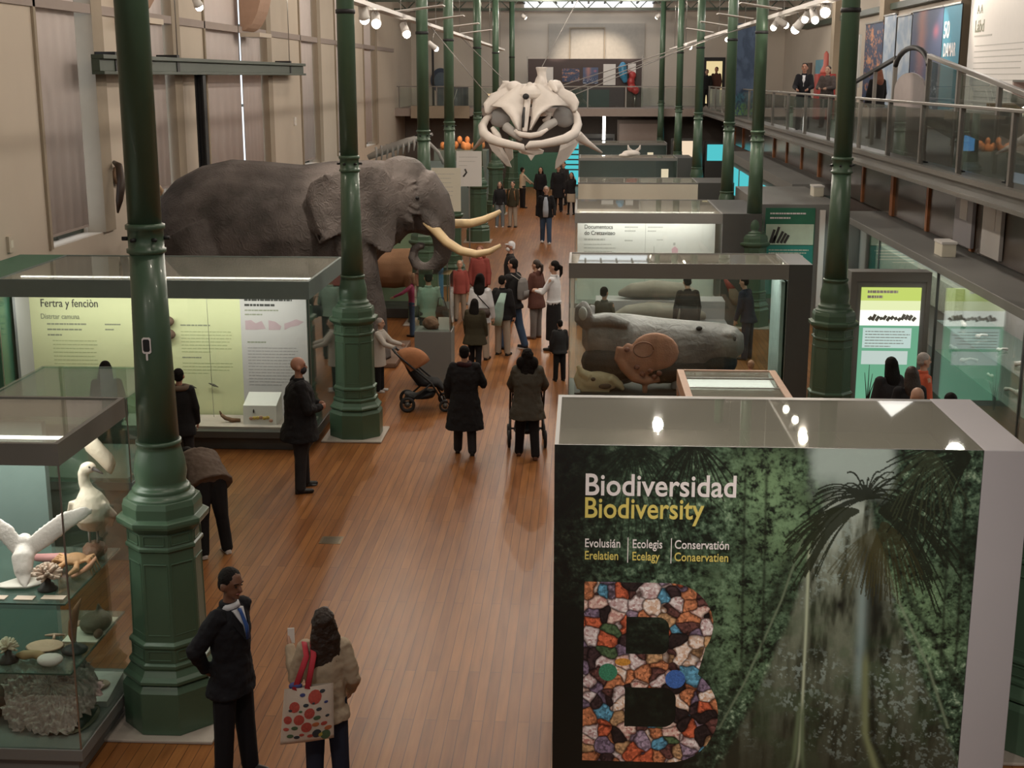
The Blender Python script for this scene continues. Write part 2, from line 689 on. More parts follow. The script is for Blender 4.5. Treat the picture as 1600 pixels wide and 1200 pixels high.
# left wall with deep window bays
WX, WB = -9.3, -9.75
bays = [(22.7, 25.3), (28.0, 30.3), (33.0, 39.4), (44.2, 47.0), (50.5, 53.2), (57.0, 60.0)]
b = MB()
y0 = -4
for (p, q) in bays:
    b.box((WB, y0, 0), (WX, p, 9.3))
    b.box((WB, p, 0), (WX, q, 2.45))
    y0 = q
b.box((WB, y0, 0), (WX, 73, 9.3))
struct('wall_left', b, M['wall'])
struct('wall_left_outer', MB().box((-10.0, -4, 0), (-9.9, 73, 9.3)), M['wall'])
struct('trim_1', MB().box((WX - .03, 21, 6.55), (WX + .05, 66, 6.72)), M['taupe'])
for i, (p, q) in enumerate(bays):
    w = struct('window_%d' % (i + 1), MB().box((WB - .06, p, 2.45), (WB - .03, q, 9.0)), M['daylight'])
    fr = MB()
    for y in (p + .04, (p + q) / 2, q - .04): fr.bar((WB + .02, y, 2.45), (WB + .02, y, 9.0), .08, .08, (0, 1, 0))
    for z in (2.5, 4.6, 6.8): fr.bar((WB + .02, p, z), (WB + .02, q, z), .07, .07)
    fr.build('window_frame', M['green_dark'], w)
    # taupe jamb strip on the far side of each bay
    struct('trim_%d' % (i + 2), MB().box((WX - .3, q - .02, 2.45), (WX + .06, q + .55, 8.6)).box((WX - .02, p - .10, 2.45), (WX + .05, p, 8.6)), M['pilaster'])

blinds = [((22.72, 24.95), 2.62, 'pinkish grey roller blind in the first tall window bay on the cream wall'),
          ((28.03, 30.22), 2.95, 'pinkish grey roller blind in the second bay, just behind the elephant rump'),
          ((33.25, 36.95), 2.60, 'pale roller blind left of the bright slit under the green beam'),
          ((37.22, 39.35), 2.60, 'pale roller blind right of the bright slit under the green beam'),
          ((44.25, 46.95), 2.60, 'narrow roller blind in the bay just past the end of the green beam'),
          ((50.55, 53.15), 2.60, 'narrow roller blind in the second bay past the end of the green beam'),
          ((57.05, 59.95), 2.60, 'roller blind in the farthest bay of the left wall')]
for (p, q), z, lab in blinds:
    r_ = thing('roller_blind', lab, 'blind', (WB + .16, (p + q) / 2, 9.0), 0, 'roller blinds in the left window bays')
    n = 30
    vs, fs = [], []
    for k in range(n + 1):
        y = p + (q - p) * k / n
        x = WX - .16 + .012 * math.sin(k * 1.1)
        vs += [(x, y, z), (x, y, 9.0), (x - .012, y, z), (x - .012, y, 9.0)]
    for k in range(n):
        a = 4 * k
        fs += [(a, a + 4, a + 5, a + 1), (a + 2, a + 3, a + 7, a + 6), (a, a + 2, a + 6, a + 4)]
    MB().add(vs, fs, True).build('blind_fabric', M['blind'], r_)
    MB().bar((WX - .165, p, z), (WX - .165, q, z), .035, .05).build('bottom_rail', M['taupe'], r_)

# green steel beam along the left wall with its post and hangers
be = thing('steel_beam', 'long dark green steel channel beam hung along the left wall', 'beam', (-9.0, 24.4, 5.55))
MB().box((-9.02, 24.5, 5.50), (-8.86, 42.6, 5.72)).box((-9.02, 24.5, 5.72), (-8.78, 42.6, 5.80)).box((-9.02, 24.5, 5.44), (-8.78, 42.6, 5.50)).build('channel', M['green_dark'], be, bevel=.008)
b = MB()
for y in (25.3, 29.2, 40.6): b.box((-9.3, y, 5.50), (-8.84, y + .18, 5.86))
b.build('bracket', M['black'], be)
for y in (29.6, 35.0, 41.0): MB().tube([(-8.95, y, 5.8), (-8.95, y, 9.3)], .012, 6).build('hanger_rod', M['steel'], be)
po = thing('steel_post', 'dark steel post standing under the green beam in front of the wide blinds', 'post', (-8.95, 31.2, 0))
MB().box((-9.03, 31.08, 0), (-8.99, 31.32, 5.5)).box((-8.99, 31.18, 0), (-8.87, 31.22, 5.5)).box((-8.87, 31.08, 0), (-8.83, 31.32, 5.5)).build('post', M['black'], po)

# arched wall corbels on the left wall
for y, lab in ((36.6, 'arched pinkish brown corbel on the left wall above the green beam'), (26.8, 'brown moulded corbel at the top of the left wall by the nearest green column')):
    c = thing('wall_corbel', lab, 'corbel', (WX, y, 6.7), 0, 'wall corbels')
    pol = [(0, 0)] + [(1.3 * math.sin(R(t)) * .5, .05 + 1.5 * (1 - math.cos(R(t)))) for t in range(0, 91, 10)] + [(0, 1.7)]
    MB().prism(pol, (WX, y, 6.55), (1, 0, 0), (0, 0, 1), -1.2).build('corbel', pm('pinkish_plaster', (.42, .27, .19), .8), c)
    MB().box((WX, y - .1, 6.45), (WX + .55, y + 1.3, 6.56)).build('ledge', M['wall'], c)

# far wall arch panel, gallery slabs
struct('trim_20', MB().box((-1.9, 72.85, 6.3), (3.2, 73, 8.15)), pm('far_wall_panel', (.42, .38, .33), .85))
struct('trim_21', MB().box((-.8, 72.75, 6.2), (-.74, 72.9, 7.9)).box((1.05, 72.75, 6.2), (1.10, 72.9, 7.9)).box((-.8, 72.75, 7.9), (1.10, 72.9, 7.96)), M['pilaster'])
struct('trim_22', MB().box((-9.3, 72.8, 8.75), (10.6, 73, 8.95)), M['taupe'])
struct('floor_far_gallery', MB().box((-9.3, 66.3, 3.50), (10.6, 73, 3.88)), M['taupe'])
struct('floor_right_gallery', MB().box((5.8, 3, 3.62), (10.6, 66.3, 3.88)), M['grey_mid'], bevel=.01)
struct('trim_23', MB().box((5.72, 3, 3.84), (5.86, 66.3, 3.92)).box((5.75, 3, 3.60), (5.80, 66.3, 3.66)), M['rail'])
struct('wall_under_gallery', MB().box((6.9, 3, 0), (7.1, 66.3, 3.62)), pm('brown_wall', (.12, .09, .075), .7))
# right-hand upper wall: piers between banners
b = MB()
for y in (19.5, 27.3, 37.5, 47.0, 56.0): b.box((10.1, y, 3.88), (10.6, y + .7, 9.3))
struct('wall_right_piers', b, M['pilaster'])
struct('trim_24', MB().box((10.3, 3, 7.6), (10.6, 66, 7.8)), M['green_dark'])
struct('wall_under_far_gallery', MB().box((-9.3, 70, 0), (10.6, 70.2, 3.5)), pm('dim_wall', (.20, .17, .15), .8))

# roof trusses
for i, (y, lab) in enumerate(((66.0, 'dark lattice roof truss over the far gallery edge'), (58.0, 'dark lattice roof truss second from the far wall'))):
    t = thing('roof_truss', lab, 'truss', (0, y, 8.6), 0, 'lattice roof trusses')
    b = MB()
    b.bar((-9.2, y, 8.55), (10.5, y, 8.55), .14, .12).bar((-9.2, y, 9.15), (10.5, y, 9.15), .14, .12)
    b.build('chord', M['green_dark'], t)
    b = MB()
    k = 0
    x = -9.2
    while x < 10.3:
        b.bar((x, y, 8.55 if k % 2 else 9.15), (x + .62, y, 9.15 if k % 2 else 8.55), .07, .05)
        k += 1
        x += .62
    b.build('web', M['green_dark'], t)
sky = struct('window_20', MB().box((-3.2, 67.0, 9.22), (3.6, 72.0, 9.28)).box((-3.2, 72.94, 8.98), (3.6, 72.98, 9.25)), emit('skylight', (.92, .96, 1.0), 1.6))
b = MB()
for x in np.arange(-3.2, 3.7, .85): b.box((x - .05, 67, 9.14), (x + .05, 72.9, 9.22))
b.build('window_frame', M['green_dark'], sky)


# ---------------------------------------------------------------- iron columns
def iron_column(x, y, lab, gx=1.0):
    c = thing('iron_column', lab, 'column', (x, y, 0), 0, 'green cast-iron columns')
    MB().box((-.47, -.47, 0), (.45, .45, .03)).build('plinth', M['stone'], c, local=True, bevel=.01)
    k = .36 / math.cos(PI / 8)
    T = PI / 8
    o8 = lambda pr: MB().lathe((0, 0, 0), [(r_ * k / .36, z) for r_, z in pr], 8, False, T)
    o8([(.385, .03), (.385, .40), (.36, .44), (.345, .46)]).build('base_block', M['green'], c, local=True, bevel=.008)
    o8([(.35, .46), (.375, .475), (.375, .50), (.345, .53), (.315, .58), (.325, .60), (.325, .625), (.30, .64)]).build('base_moulding', M['green'], c, local=True, bevel=.004)
    b = o8([(.30, .64), (.30, .76), (.315, .775), (.315, .80), (.285, .82), (.275, 1.55), (.275, 1.60), (.295, 1.615), (.295, 1.64), (.28, 1.65), (.28, 1.76)])
    for j in range(8):     # raised frames on the faces of the pedestal
        a = j * PI / 4
        n = Vector((math.cos(a), math.sin(a), 0))
        t = Vector((-n.y, n.x, 0))
        for (z0, z1, r_, hw) in ((.88, 1.50, .281, .095), (.665, .745, .301, .095), (1.665, 1.745, .281, .085)):
            for s in (-1, 1): b.bar(n * r_ + t * (s * hw) + Vector((0, 0, z0)), n * (r_ - (.006 if z1 > 1.4 and z0 < 1 else 0)) + t * (s * hw) + Vector((0, 0, z1)), .012, .012, n)
            for z in (z0, z1): b.bar(n * r_ - t * hw + Vector((0, 0, z)), n * r_ + t * hw + Vector((0, 0, z)), .012, .012, n)
    b.build('pedestal', M['green'], c, local=True, bevel=.004)
    o8([(.28, 1.76), (.30, 1.78), (.345, 1.82), (.35, 1.84), (.35, 1.87), (.30, 1.885), (.30, 1.97), (.285, 2.02)]).build('cap_moulding', M['green'], c, local=True, bevel=.005)
    MB().lathe((0, 0, 0), [(.27, 2.0), (.28, 2.02), (.265, 2.05), (.235, 2.06), (.235, 2.075), (.24, 2.09), (.225, 2.11), (.205, 2.12), (.205, 2.16), (.215, 2.22), (.205, 2.32), (.18, 2.42), (.172, 2.46), (.185, 2.465), (.185, 2.495), (.17, 2.50)], 32).build('bell', M['green'], c, local=True)
    MB().lathe((0, 0, 0), [(.168, 2.5), (.150, 3.3), (.136, 4.05)], 32).build('tapered_shaft', M['green'], c, local=True)
    MB().lathe((0, 0, 0), [(.136, 4.03), (.155, 4.04), (.155, 4.07), (.14, 4.075), (.14, 4.22), (.155, 4.225), (.155, 4.26), (.135, 4.27)], 32).build('collar', M['green'], c, local=True)
    collar = c.children[-1]
    for j in range(6):
        a = j * PI / 3 + .2
        MB().tube([(.135 * math.cos(a), .135 * math.sin(a), 4.15), (.185 * math.cos(a), .185 * math.sin(a), 4.15)], .016, 8).build('bolt', M['black'], collar, local=True)
    MB().lathe((0, 0, 0), [(.132, 4.26), (.124, 9.3)], 32).build('tall_shaft', M['green'], c, local=True)
    MB().lathe((0, 0, 0), [(.13, 6.28), (.142, 6.285), (.142, 6.34), (.13, 6.345)], 24).build('clamp', M['black'], c, local=True)
    return c


cols = [(-3.46, 10.33, 'nearest green cast-iron column at left with a small black phone sticker on its shaft'),
        (-3.44, 19.6, 'green cast-iron column in front of the elephant ear'),
        (-3.48, 29.2, 'green cast-iron column behind the elephant trunk'),
        (-3.48, 34.9, 'green cast-iron column rising from behind the cream text sheets'),
        (-3.48, 44.3, 'green cast-iron column with its pedestal showing beyond the tusk tips'),
        (-3.48, 53.5, 'slim far green column just left of the whale skull'),
        (-3.48, 65.7, 'farthest green column on the left, behind the whale skull'),
        (3.78, 10.33, 'green cast-iron column whose base edge shows right of the big rainforest box'),
        (3.75, 19.6, 'dark green column between the charcoal case end and the lit green panels'),
        (3.75, 29.2, 'green cast-iron column beside the dark green mineral panel'),
        (3.75, 34.9, 'green column just behind the one by the dark green mineral panel'),
        (3.75, 44.3, 'green column left of the blue screen on the right gallery'),
        (3.75, 53.5, 'slim green column by the far doorway on the right'),
        (3.75, 65.7, 'farthest green column on the right, by the far gallery edge')]
for x, y, lab in cols: iron_column(x, y, lab)

st = thing('column_sticker', 'small black sticker with a white outline on the nearest column shaft', 'sticker', (-3.46, 10.33, 3.3))
b = MB()
cx, cy, rr = -3.46, 10.33, .158
def on_shaft(u, z, e):
    a = -PI / 2 + .02 + u / rr
    return (cx + (rr + e) * math.cos(a), cy + (rr + e) * math.sin(a), z)
def patch(w, z0, z1, e, cut=.012):
    vs, fs = [], []
    n = 6
    for k in range(n + 1):
        u = -w + 2 * w * k / n
        d = cut if k in (0, n) else 0
        vs += [on_shaft(u, z0 + d, e), on_shaft(u, z1 - d, e), on_shaft(u, z0 + d, e - .012), on_shaft(u, z1 - d, e - .012)]
    for k in range(n):
        a = 4 * k
        fs += [(a, a + 4, a + 5, a + 1), (a + 1, a + 5, a + 7, a + 3), (a, a + 2, a + 6, a + 4)]
    return vs, fs
b.add(*patch(.036, 3.245, 3.375, .004)).add(*patch(.008, 3.19, 3.25, .004))
b.build('outline', M['letter_white'], st)
MB().add(*patch(.026, 3.262, 3.362, .007)).build('face', M['black'], st)

# ---------------------------------------------------------------- the big rainforest box
def rainforest(nu, nv):
    u, v = np.meshgrid(np.linspace(0, 1, nu), np.linspace(0, 1, nv))
    A = 3.06 / 2.75
    X, Y = u * A, v
    C = lambda *c: np.array(lin(*c))
    mixc = lambda base, col, w: base * (1 - w[..., None]) + np.array(col) * w[..., None]
    big = fbm(X * 3.2, Y * 3.2, 5, 1)
    mid = fbm(X * 14, Y * 14, 4, 9)
    fine = fbm(X * 48 + mid * 3, Y * 48 + big * 3, 4, 20, .75)
    leaf = fbm((X + Y * .4) * 85, (Y - X * .35) * 85, 3, 33, .8)
    tex = .5 * leaf + .5 * fine
    dark, green, light, pale = C(26, 36, 24), C(58, 80, 62), C(108, 134, 108), C(178, 198, 172)
    img = np.zeros(u.shape + (3,)) + dark
    amt = smooth(.28, .60, big * .6 + mid * .4)
    img = mixc(img, green, smooth(.34, .58, tex) * (.35 + .65 * amt))
    img = mixc(img, light, smooth(.50, .70, tex) * amt)
    img = mixc(img, pale, smooth(.62, .74, tex) * smooth(.42, .62, big) * .8)
    img = mixc(img, C(16, 22, 14), smooth(.44, .32, tex) * .75)
    img = mixc(img, C(18, 24, 15), smooth(.44, .34, big * .6 + mid * .4) * .6)
    # bright misty foliage patches
    for cx, cy, r_, w in ((.50, .10, .10, .7), (.55, .24, .10, .5), (.42, .45, .12, .35), (.46, .62, .10, .25), (.88, .42, .09, .55), (.93, .55, .07, .5), (.80, .36, .06, .4)):
        d = np.hypot((u - cx) * A, v - cy) / r_
        k = np.exp(-d * d) * w * smooth(.30, .6, tex)
        img = mixc(img, C(140, 175, 130), k)
    # sky opening at the top
    s = smooth(.03, -.01, np.abs(u - .70) - .085 + .04 * (mid - .5)) * smooth(.15, .06, v + .05 * (mid - .5))
    img = mixc(img, C(170, 186, 180), s * .9)
    # left side falls into deep shade of the printed forest
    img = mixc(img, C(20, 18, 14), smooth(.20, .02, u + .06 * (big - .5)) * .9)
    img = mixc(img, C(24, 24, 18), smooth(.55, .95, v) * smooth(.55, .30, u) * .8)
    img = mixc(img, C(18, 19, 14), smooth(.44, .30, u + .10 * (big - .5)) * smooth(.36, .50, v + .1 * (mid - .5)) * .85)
    # buttressed trunk
    t = np.clip((v - .12) / .88, 0, 1)
    le = .635 - .06 * t - .20 * t ** 1.7
    re = .745 + .10 * t + .21 * t ** 1.5
    wob = .02 * (big - .5)
    trunk = smooth(-.008, .012, u - le + wob) * smooth(-.008, .012, re - u + wob) * smooth(.10, .16, v)
    bark = fbm(X * 9, Y * 3.0, 5, 50)
    bark2 = fbm(X * 40, Y * 9, 4, 60)
    tc = np.zeros_like(img) + C(62, 66, 52)
    tc = mixc(tc, C(126, 134, 116), smooth(.38, .64, bark * .5 + bark2 * .5) * smooth(1.15, .15, v))
    tc = mixc(tc, C(176, 188, 180), smooth(.44, .72, bark * .6 + bark2 * .4) * smooth(.50, .12, v) * .9)
    tc = mixc(tc, C(34, 38, 28), smooth(.50, .34, bark2 * .6 + bark * .4) * .7)
    tc = mixc(tc, C(60, 84, 56), smooth(.45, .62, mid) * smooth(.3, .6, v) * .35)
    tc = tc * (.80 + .40 * fine[..., None])
    lich = smooth(.56, .64, fbm(X * 75, Y * 75, 3, 70, .8)) * smooth(.50, .70, fbm(X * 6, Y * 6, 3, 80) + .30 * np.exp(-((u - .86) / .06) ** 2 - ((v - .72) / .2) ** 2) + .12 * np.exp(-((u - .62) / .08) ** 2 - ((v - .5) / .2) ** 2))
    tc = mixc(tc, C(158, 176, 170), lich * .5)
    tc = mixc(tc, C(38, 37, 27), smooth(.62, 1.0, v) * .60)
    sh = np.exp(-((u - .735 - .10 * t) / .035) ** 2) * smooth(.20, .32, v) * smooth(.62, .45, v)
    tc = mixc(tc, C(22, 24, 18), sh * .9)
    st_ = np.exp(-((u - (.735 + .02 * t)) / .012) ** 2) * smooth(.3, .4, v) * smooth(.75, .6, v)
    tc = mixc(tc, C(150, 172, 172), st_ * .6)
    img = img * (1 - trunk[..., None]) + tc * trunk[..., None]
    # fins of the buttress: pale ridge lines running into roots
    def ridge(px, pv, w, col, amt=1.0):
        nonlocal img
        xc = np.interp(v, pv, px)
        k = np.exp(-((u - xc) / w) ** 2) * smooth(pv[0] - .01, pv[0] + .06, v) * (v <= pv[-1]) * amt
        img = mixc(img, col, k)
    ridge((.609, .612, .613, .612, .600), (.25, .5, .72, .86, 1.0), .0035, C(176, 186, 160))
    ridge((.613, .618, .625, .665), (.70, .86, .93, 1.0), .006, C(96, 110, 84))
    ridge((.607, .600, .588, .555), (.70, .88, .94, 1.0), .006, C(96, 110, 84))
    ridge((.612, .612, .611, .608), (.86, .92, .96, 1.0), .02, C(40, 50, 34), .7)
    ridge((.757, .77, .80, .86, .93), (.55, .80, .90, .96, 1.0), .009, C(118, 126, 92))
    ridge((.775, .79, .83, .90, .97), (.6, .82, .91, .965, 1.0), .008, C(24, 28, 18), .8)
    ridge((.60, .55, .47, .41), (.22, .42, .66, .80), .003, C(120, 134, 110), .8)
    ridge((.585, .53, .45, .40), (.24, .42, .66, .80), .012, C(24, 28, 20), .6)
    ridge((.77, .83, .91, .97), (.25, .42, .60, .78), .004, C(130, 145, 120), .7)
    ridge((.79, .86, .95, 1.0), (.25, .42, .58, .68), .010, C(24, 28, 20), .75)
    for xs in (.45, .50, .93, .965): ridge((xs, xs + .01), (.02, .6), .004, C(26, 30, 20), .7)
    img = mixc(img, C(26, 26, 20), np.exp(-(((u - .69) / .012) ** 2 + ((v - .43) / .016) ** 2)))
    # palm fronds
    def frond(cx, cy, n, a0, a1, L, droop, col, seed, amt=.95):
        nonlocal img
        rs = np.random.RandomState(seed)
        acc = np.zeros(u.shape)
        for k in range(n):
            a = R(a0 + (a1 - a0) * (k + rs.rand() * .6) / n)
            l = L * (.6 + .5 * rs.rand())
            ss = np.linspace(0, 1, 150)
            px = cx + l * ss * math.cos(a)
            py = cy - l * ss * math.sin(a) + droop * ss ** 2
            for x_, y_, s_ in zip(px, py, ss):
                i, j = int(y_ * nv), int(x_ * nu)
                w = max(1, int(.0034 * nu * (1 - s_ * .7)))
                if 0 <= i < nv and 0 <= j < nu:
                    acc[max(0, i - w):i + w, max(0, j - w):j + w] = 1
        img = mixc(img, col, acc * amt)
    frond(.735, .135, 44, 8, 200, .17, .10, C(28, 34, 22), 3)
    frond(.72, .17, 36, 150, 215, .16, .13, C(38, 44, 28), 4)
    frond(.77, .17, 40, -40, 60, .19, .16, C(30, 36, 24), 5)
    frond(.78, .20, 30, -120, -20, .12, .10, C(52, 50, 28), 6, .8)
    frond(.76, .22, 24, -150, -60, .12, .06, C(70, 66, 36), 7, .6)
    frond(.97, .02, 34, 120, 250, .20, .12, C(26, 32, 20), 8)
    frond(.88, .01, 26, 180, 330, .13, .08, C(60, 68, 48), 9, .6)
    frond(.19, .0, 30, 190, 350, .22, .08, C(24, 30, 20), 10, .7)
    frond(.33, -.01, 20, 200, 340, .12, .06, C(24, 28, 18), 11, .9)
    return img


FY = 9.25
box = thing('exhibition_box', 'big box printed with a rainforest tree and the white word Biodiversidad', 'exhibition stand', (1.5, 10.0, 0))
MB().box((-.18, FY + .02, 0), (2.885, 10.78, 2.52)).build('carcass', M['grey'], box)
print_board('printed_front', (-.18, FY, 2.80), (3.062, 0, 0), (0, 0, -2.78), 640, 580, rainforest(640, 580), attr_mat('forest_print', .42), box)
brd = MB().box((-.18, FY + .004, .02), (2.882, FY + .02, 2.80)).build('front_board', M['grey_dark'], box)
MB().box((2.886, FY, 0), (3.22, 10.80, 2.805)).build('side_block', M['grey_light'], box, bevel=.006)
MB().box((-.18, 10.72, 2.52), (2.885, 10.80, 2.80)).box((-.18, FY + .02, 2.52), (-.15, 10.72, 2.80)).build('top_frame', M['grey'], box)
MB().box((-.15, FY + .02, 2.788), (2.884, 10.72, 2.80)).build('top_glass', M['glass_top'], box)
MB().box((-.15, FY + .03, 2.52), (2.884, 10.72, 2.53)).build('inner_shelf', pm('olive_shelf', (.24, .235, .20), .35, var=.1), box)
b = MB()
for x in np.arange(.2, 2.9, .38): b.box((x, 10.2, 2.532), (x + .004, 10.7, 2.535))
b.box((.2, 10.18, 2.532), (2.3, 10.2, 2.55))
b.build('shelf_seam', M['steel'], box)
text('Biodiversidad', .232, (.035, FY - .004, 2.425), brd, M['letter_white'], .012, sx=.885)
text('Biodiversity', .222, (.035, FY - .004, 2.252), brd, M['letter_yellow'], .012, sx=.83)
for s1, s2, x, k in (('Evolusián', 'Erelatien', .045, .76), ('Ecolegis', 'Ecelagy', .395, .74), ('Conservatión', 'Conaervatien', .705, .78)):
    text(s1, .094, (x, FY - .004, 2.022), brd, M['letter_white'], .006, sx=k)
    text(s2, .094, (x, FY - .004, 1.926), brd, M['letter_yellow'], .006, sx=k)
for xd in (.362, .680): MB().box((xd, FY - .004, 1.905), (xd + .006, FY, 2.10)).build('divider_line', M['letter_white'], brd)


def collage_material():
    m, nt, bs = _nt('shell_collage')
    tc = N(nt, 'ShaderNodeTexCoord')
    vo = N(nt, 'ShaderNodeTexVoronoi')
    vo.inputs['Scale'].default_value = 10.5
    nz = N(nt, 'ShaderNodeTexNoise')
    nz.inputs['Scale'].default_value = 5
    mm = N(nt, 'ShaderNodeMix', data_type='VECTOR')
    mm.inputs[0].default_value = .12
    nt.links.new(tc.outputs['Object'], nz.inputs['Vector'])
    nt.links.new(tc.outputs['Object'], mm.inputs[4])
    nt.links.new(nz.outputs['Color'], mm.inputs[5])
    nt.links.new(mm.outputs[1], vo.inputs['Vector'])
    sp = N(nt, 'ShaderNodeSeparateColor')
    nt.links.new(vo.outputs['Color'], sp.inputs[0])
    cr = N(nt, 'ShaderNodeValToRGB')
    cr.color_ramp.interpolation = 'CONSTANT'
    els = [(0, (212, 178, 168)), (.1, (96, 62, 58)), (.2, (186, 120, 84)), (.3, (150, 132, 152)), (.38, (40, 30, 30)), (.46, (208, 190, 190)), (.56, (92, 150, 180)),
           (.62, (190, 96, 66)), (.70, (120, 104, 126)), (.78, (226, 204, 190)), (.86, (74, 96, 66)), (.91, (176, 140, 104)), (.96, (58, 42, 44))]
    e = cr.color_ramp.elements
    e[0].position, e[0].color = 0, (*lin(*els[0][1]), 1)
    e[1].position, e[1].color = els[1][0], (*lin(*els[1][1]), 1)
    for p, c in els[2:]:
        k = e.new(p)
        k.color = (*lin(*c), 1)
    nt.links.new(sp.outputs[0], cr.inputs[0])
    v2 = N(nt, 'ShaderNodeTexVoronoi')
    v2.inputs['Scale'].default_value = 55
    nt.links.new(tc.outputs['Object'], v2.inputs['Vector'])
    mx = N(nt, 'ShaderNodeMix', data_type='RGBA', blend_type='OVERLAY')
    mx.inputs[0].default_value = .55
    nt.links.new(cr.outputs[0], mx.inputs[6])
    s2 = N(nt, 'ShaderNodeSeparateColor')
    nt.links.new(v2.outputs['Color'], s2.inputs[0])
    cb = N(nt, 'ShaderNodeCombineColor')
    for i_ in range(3): nt.links.new(s2.outputs[0], cb.inputs[i_])
    nt.links.new(cb.outputs[0], mx.inputs[7])
    v3 = N(nt, 'ShaderNodeTexVoronoi', feature='DISTANCE_TO_EDGE')
    v3.inputs['Scale'].default_value = 10.5
    nt.links.new(mm.outputs[1], v3.inputs['Vector'])
    c3 = N(nt, 'ShaderNodeValToRGB')
    c3.color_ramp.elements[0].position = .0
    c3.color_ramp.elements[0].color = (.12, .09, .08, 1)
    c3.color_ramp.elements[1].position = .12
    c3.color_ramp.elements[1].color = (1, 1, 1, 1)
    nt.links.new(v3.outputs['Distance'], c3.inputs[0])
    m3 = N(nt, 'ShaderNodeMix', data_type='RGBA', blend_type='MULTIPLY')
    m3.inputs[0].default_value = 1
    nt.links.new(mx.outputs[2], m3.inputs[6])
    nt.links.new(c3.outputs[0], m3.inputs[7])
    nt.links.new(m3.outputs[2], bs.inputs['Base Color'])
    bs.inputs['Roughness'].default_value = .45
    return m


def arc(cx, cz, rx, rz, a0, a1, n=10):
    return [(cx + rx * math.cos(R(a0 + (a1 - a0) * k / n)), cz + rz * math.sin(R(a0 + (a1 - a0) * k / n))) for k in range(n + 1)]


outer = [(.05, 1.75)] + arc(.68, 1.42, .33, .33, 90, -33, 12)[0:] + arc(.70, .695, .37, .40, 56, -90, 14) + [(.05, .295)]
hole1 = [(.365, 1.48), (.52, 1.48)] + arc(.60, 1.40, .085, .08, 90, 0, 4) + [(.685, 1.25)] + arc(.62, 1.245, .065, .065, 0, -90, 4) + [(.365, 1.18)]
hole2 = [(.365, .91), (.62, .91)] + arc(.655, .82, .095, .09, 90, 0, 5) + arc(.655, .68, .095, .095, 0, -90, 5) + [(.365, .585)]
cu = bpy.data.curves.new('letter', 'CURVE')
cu.dimensions = '2D'
cu.fill_mode = 'BOTH'
cu.extrude = .003
for poly in (outer, hole1, hole2):
    s = cu.splines.new('POLY')
    s.points.add(len(poly) - 1)
    for p, (a, c) in zip(s.points, poly): p.co = (a, c, 0, 1)
    s.use_cyclic_u = True
t = bpy.data.objects.new('letter_source', cu)
COL.objects.link(t)
me = bpy.data.meshes.new_from_object(t.evaluated_get(bpy.context.evaluated_depsgraph_get()))
bpy.data.objects.remove(t)
me.materials.clear()
me.materials.append(collage_material())
o = bpy.data.objects.new('collage_letter', me)
COL.objects.link(o)
o.parent = brd
LB = o
o.location = Vector((0, FY - .004, 0)) - box.location
o.rotation_euler = (R(90), 0, 0)
o['label'] = 'large letter B filled with a collage of shells and minerals'
# discs that stand out in the collage
for x, z, rx, rz, col in ((.74, .985, .075, .075, (62, 100, 170)), (.235, 1.03, .070, .070, (60, 128, 98)), (.345, 1.115, .06, .030, (214, 140, 60))):
    pol = [(x + rx * math.cos(2 * PI * k / 26), z + rz * math.sin(2 * PI * k / 26)) for k in range(26)]
    MB().prism(pol, (0, FY - .0085, 0), (1, 0, 0), (0, 0, 1), -.0015).build('collage_disc', pm('disc_ink_%02x%02x%02x' % col, lin(*col), .5, var=.8, scale=90), brd)

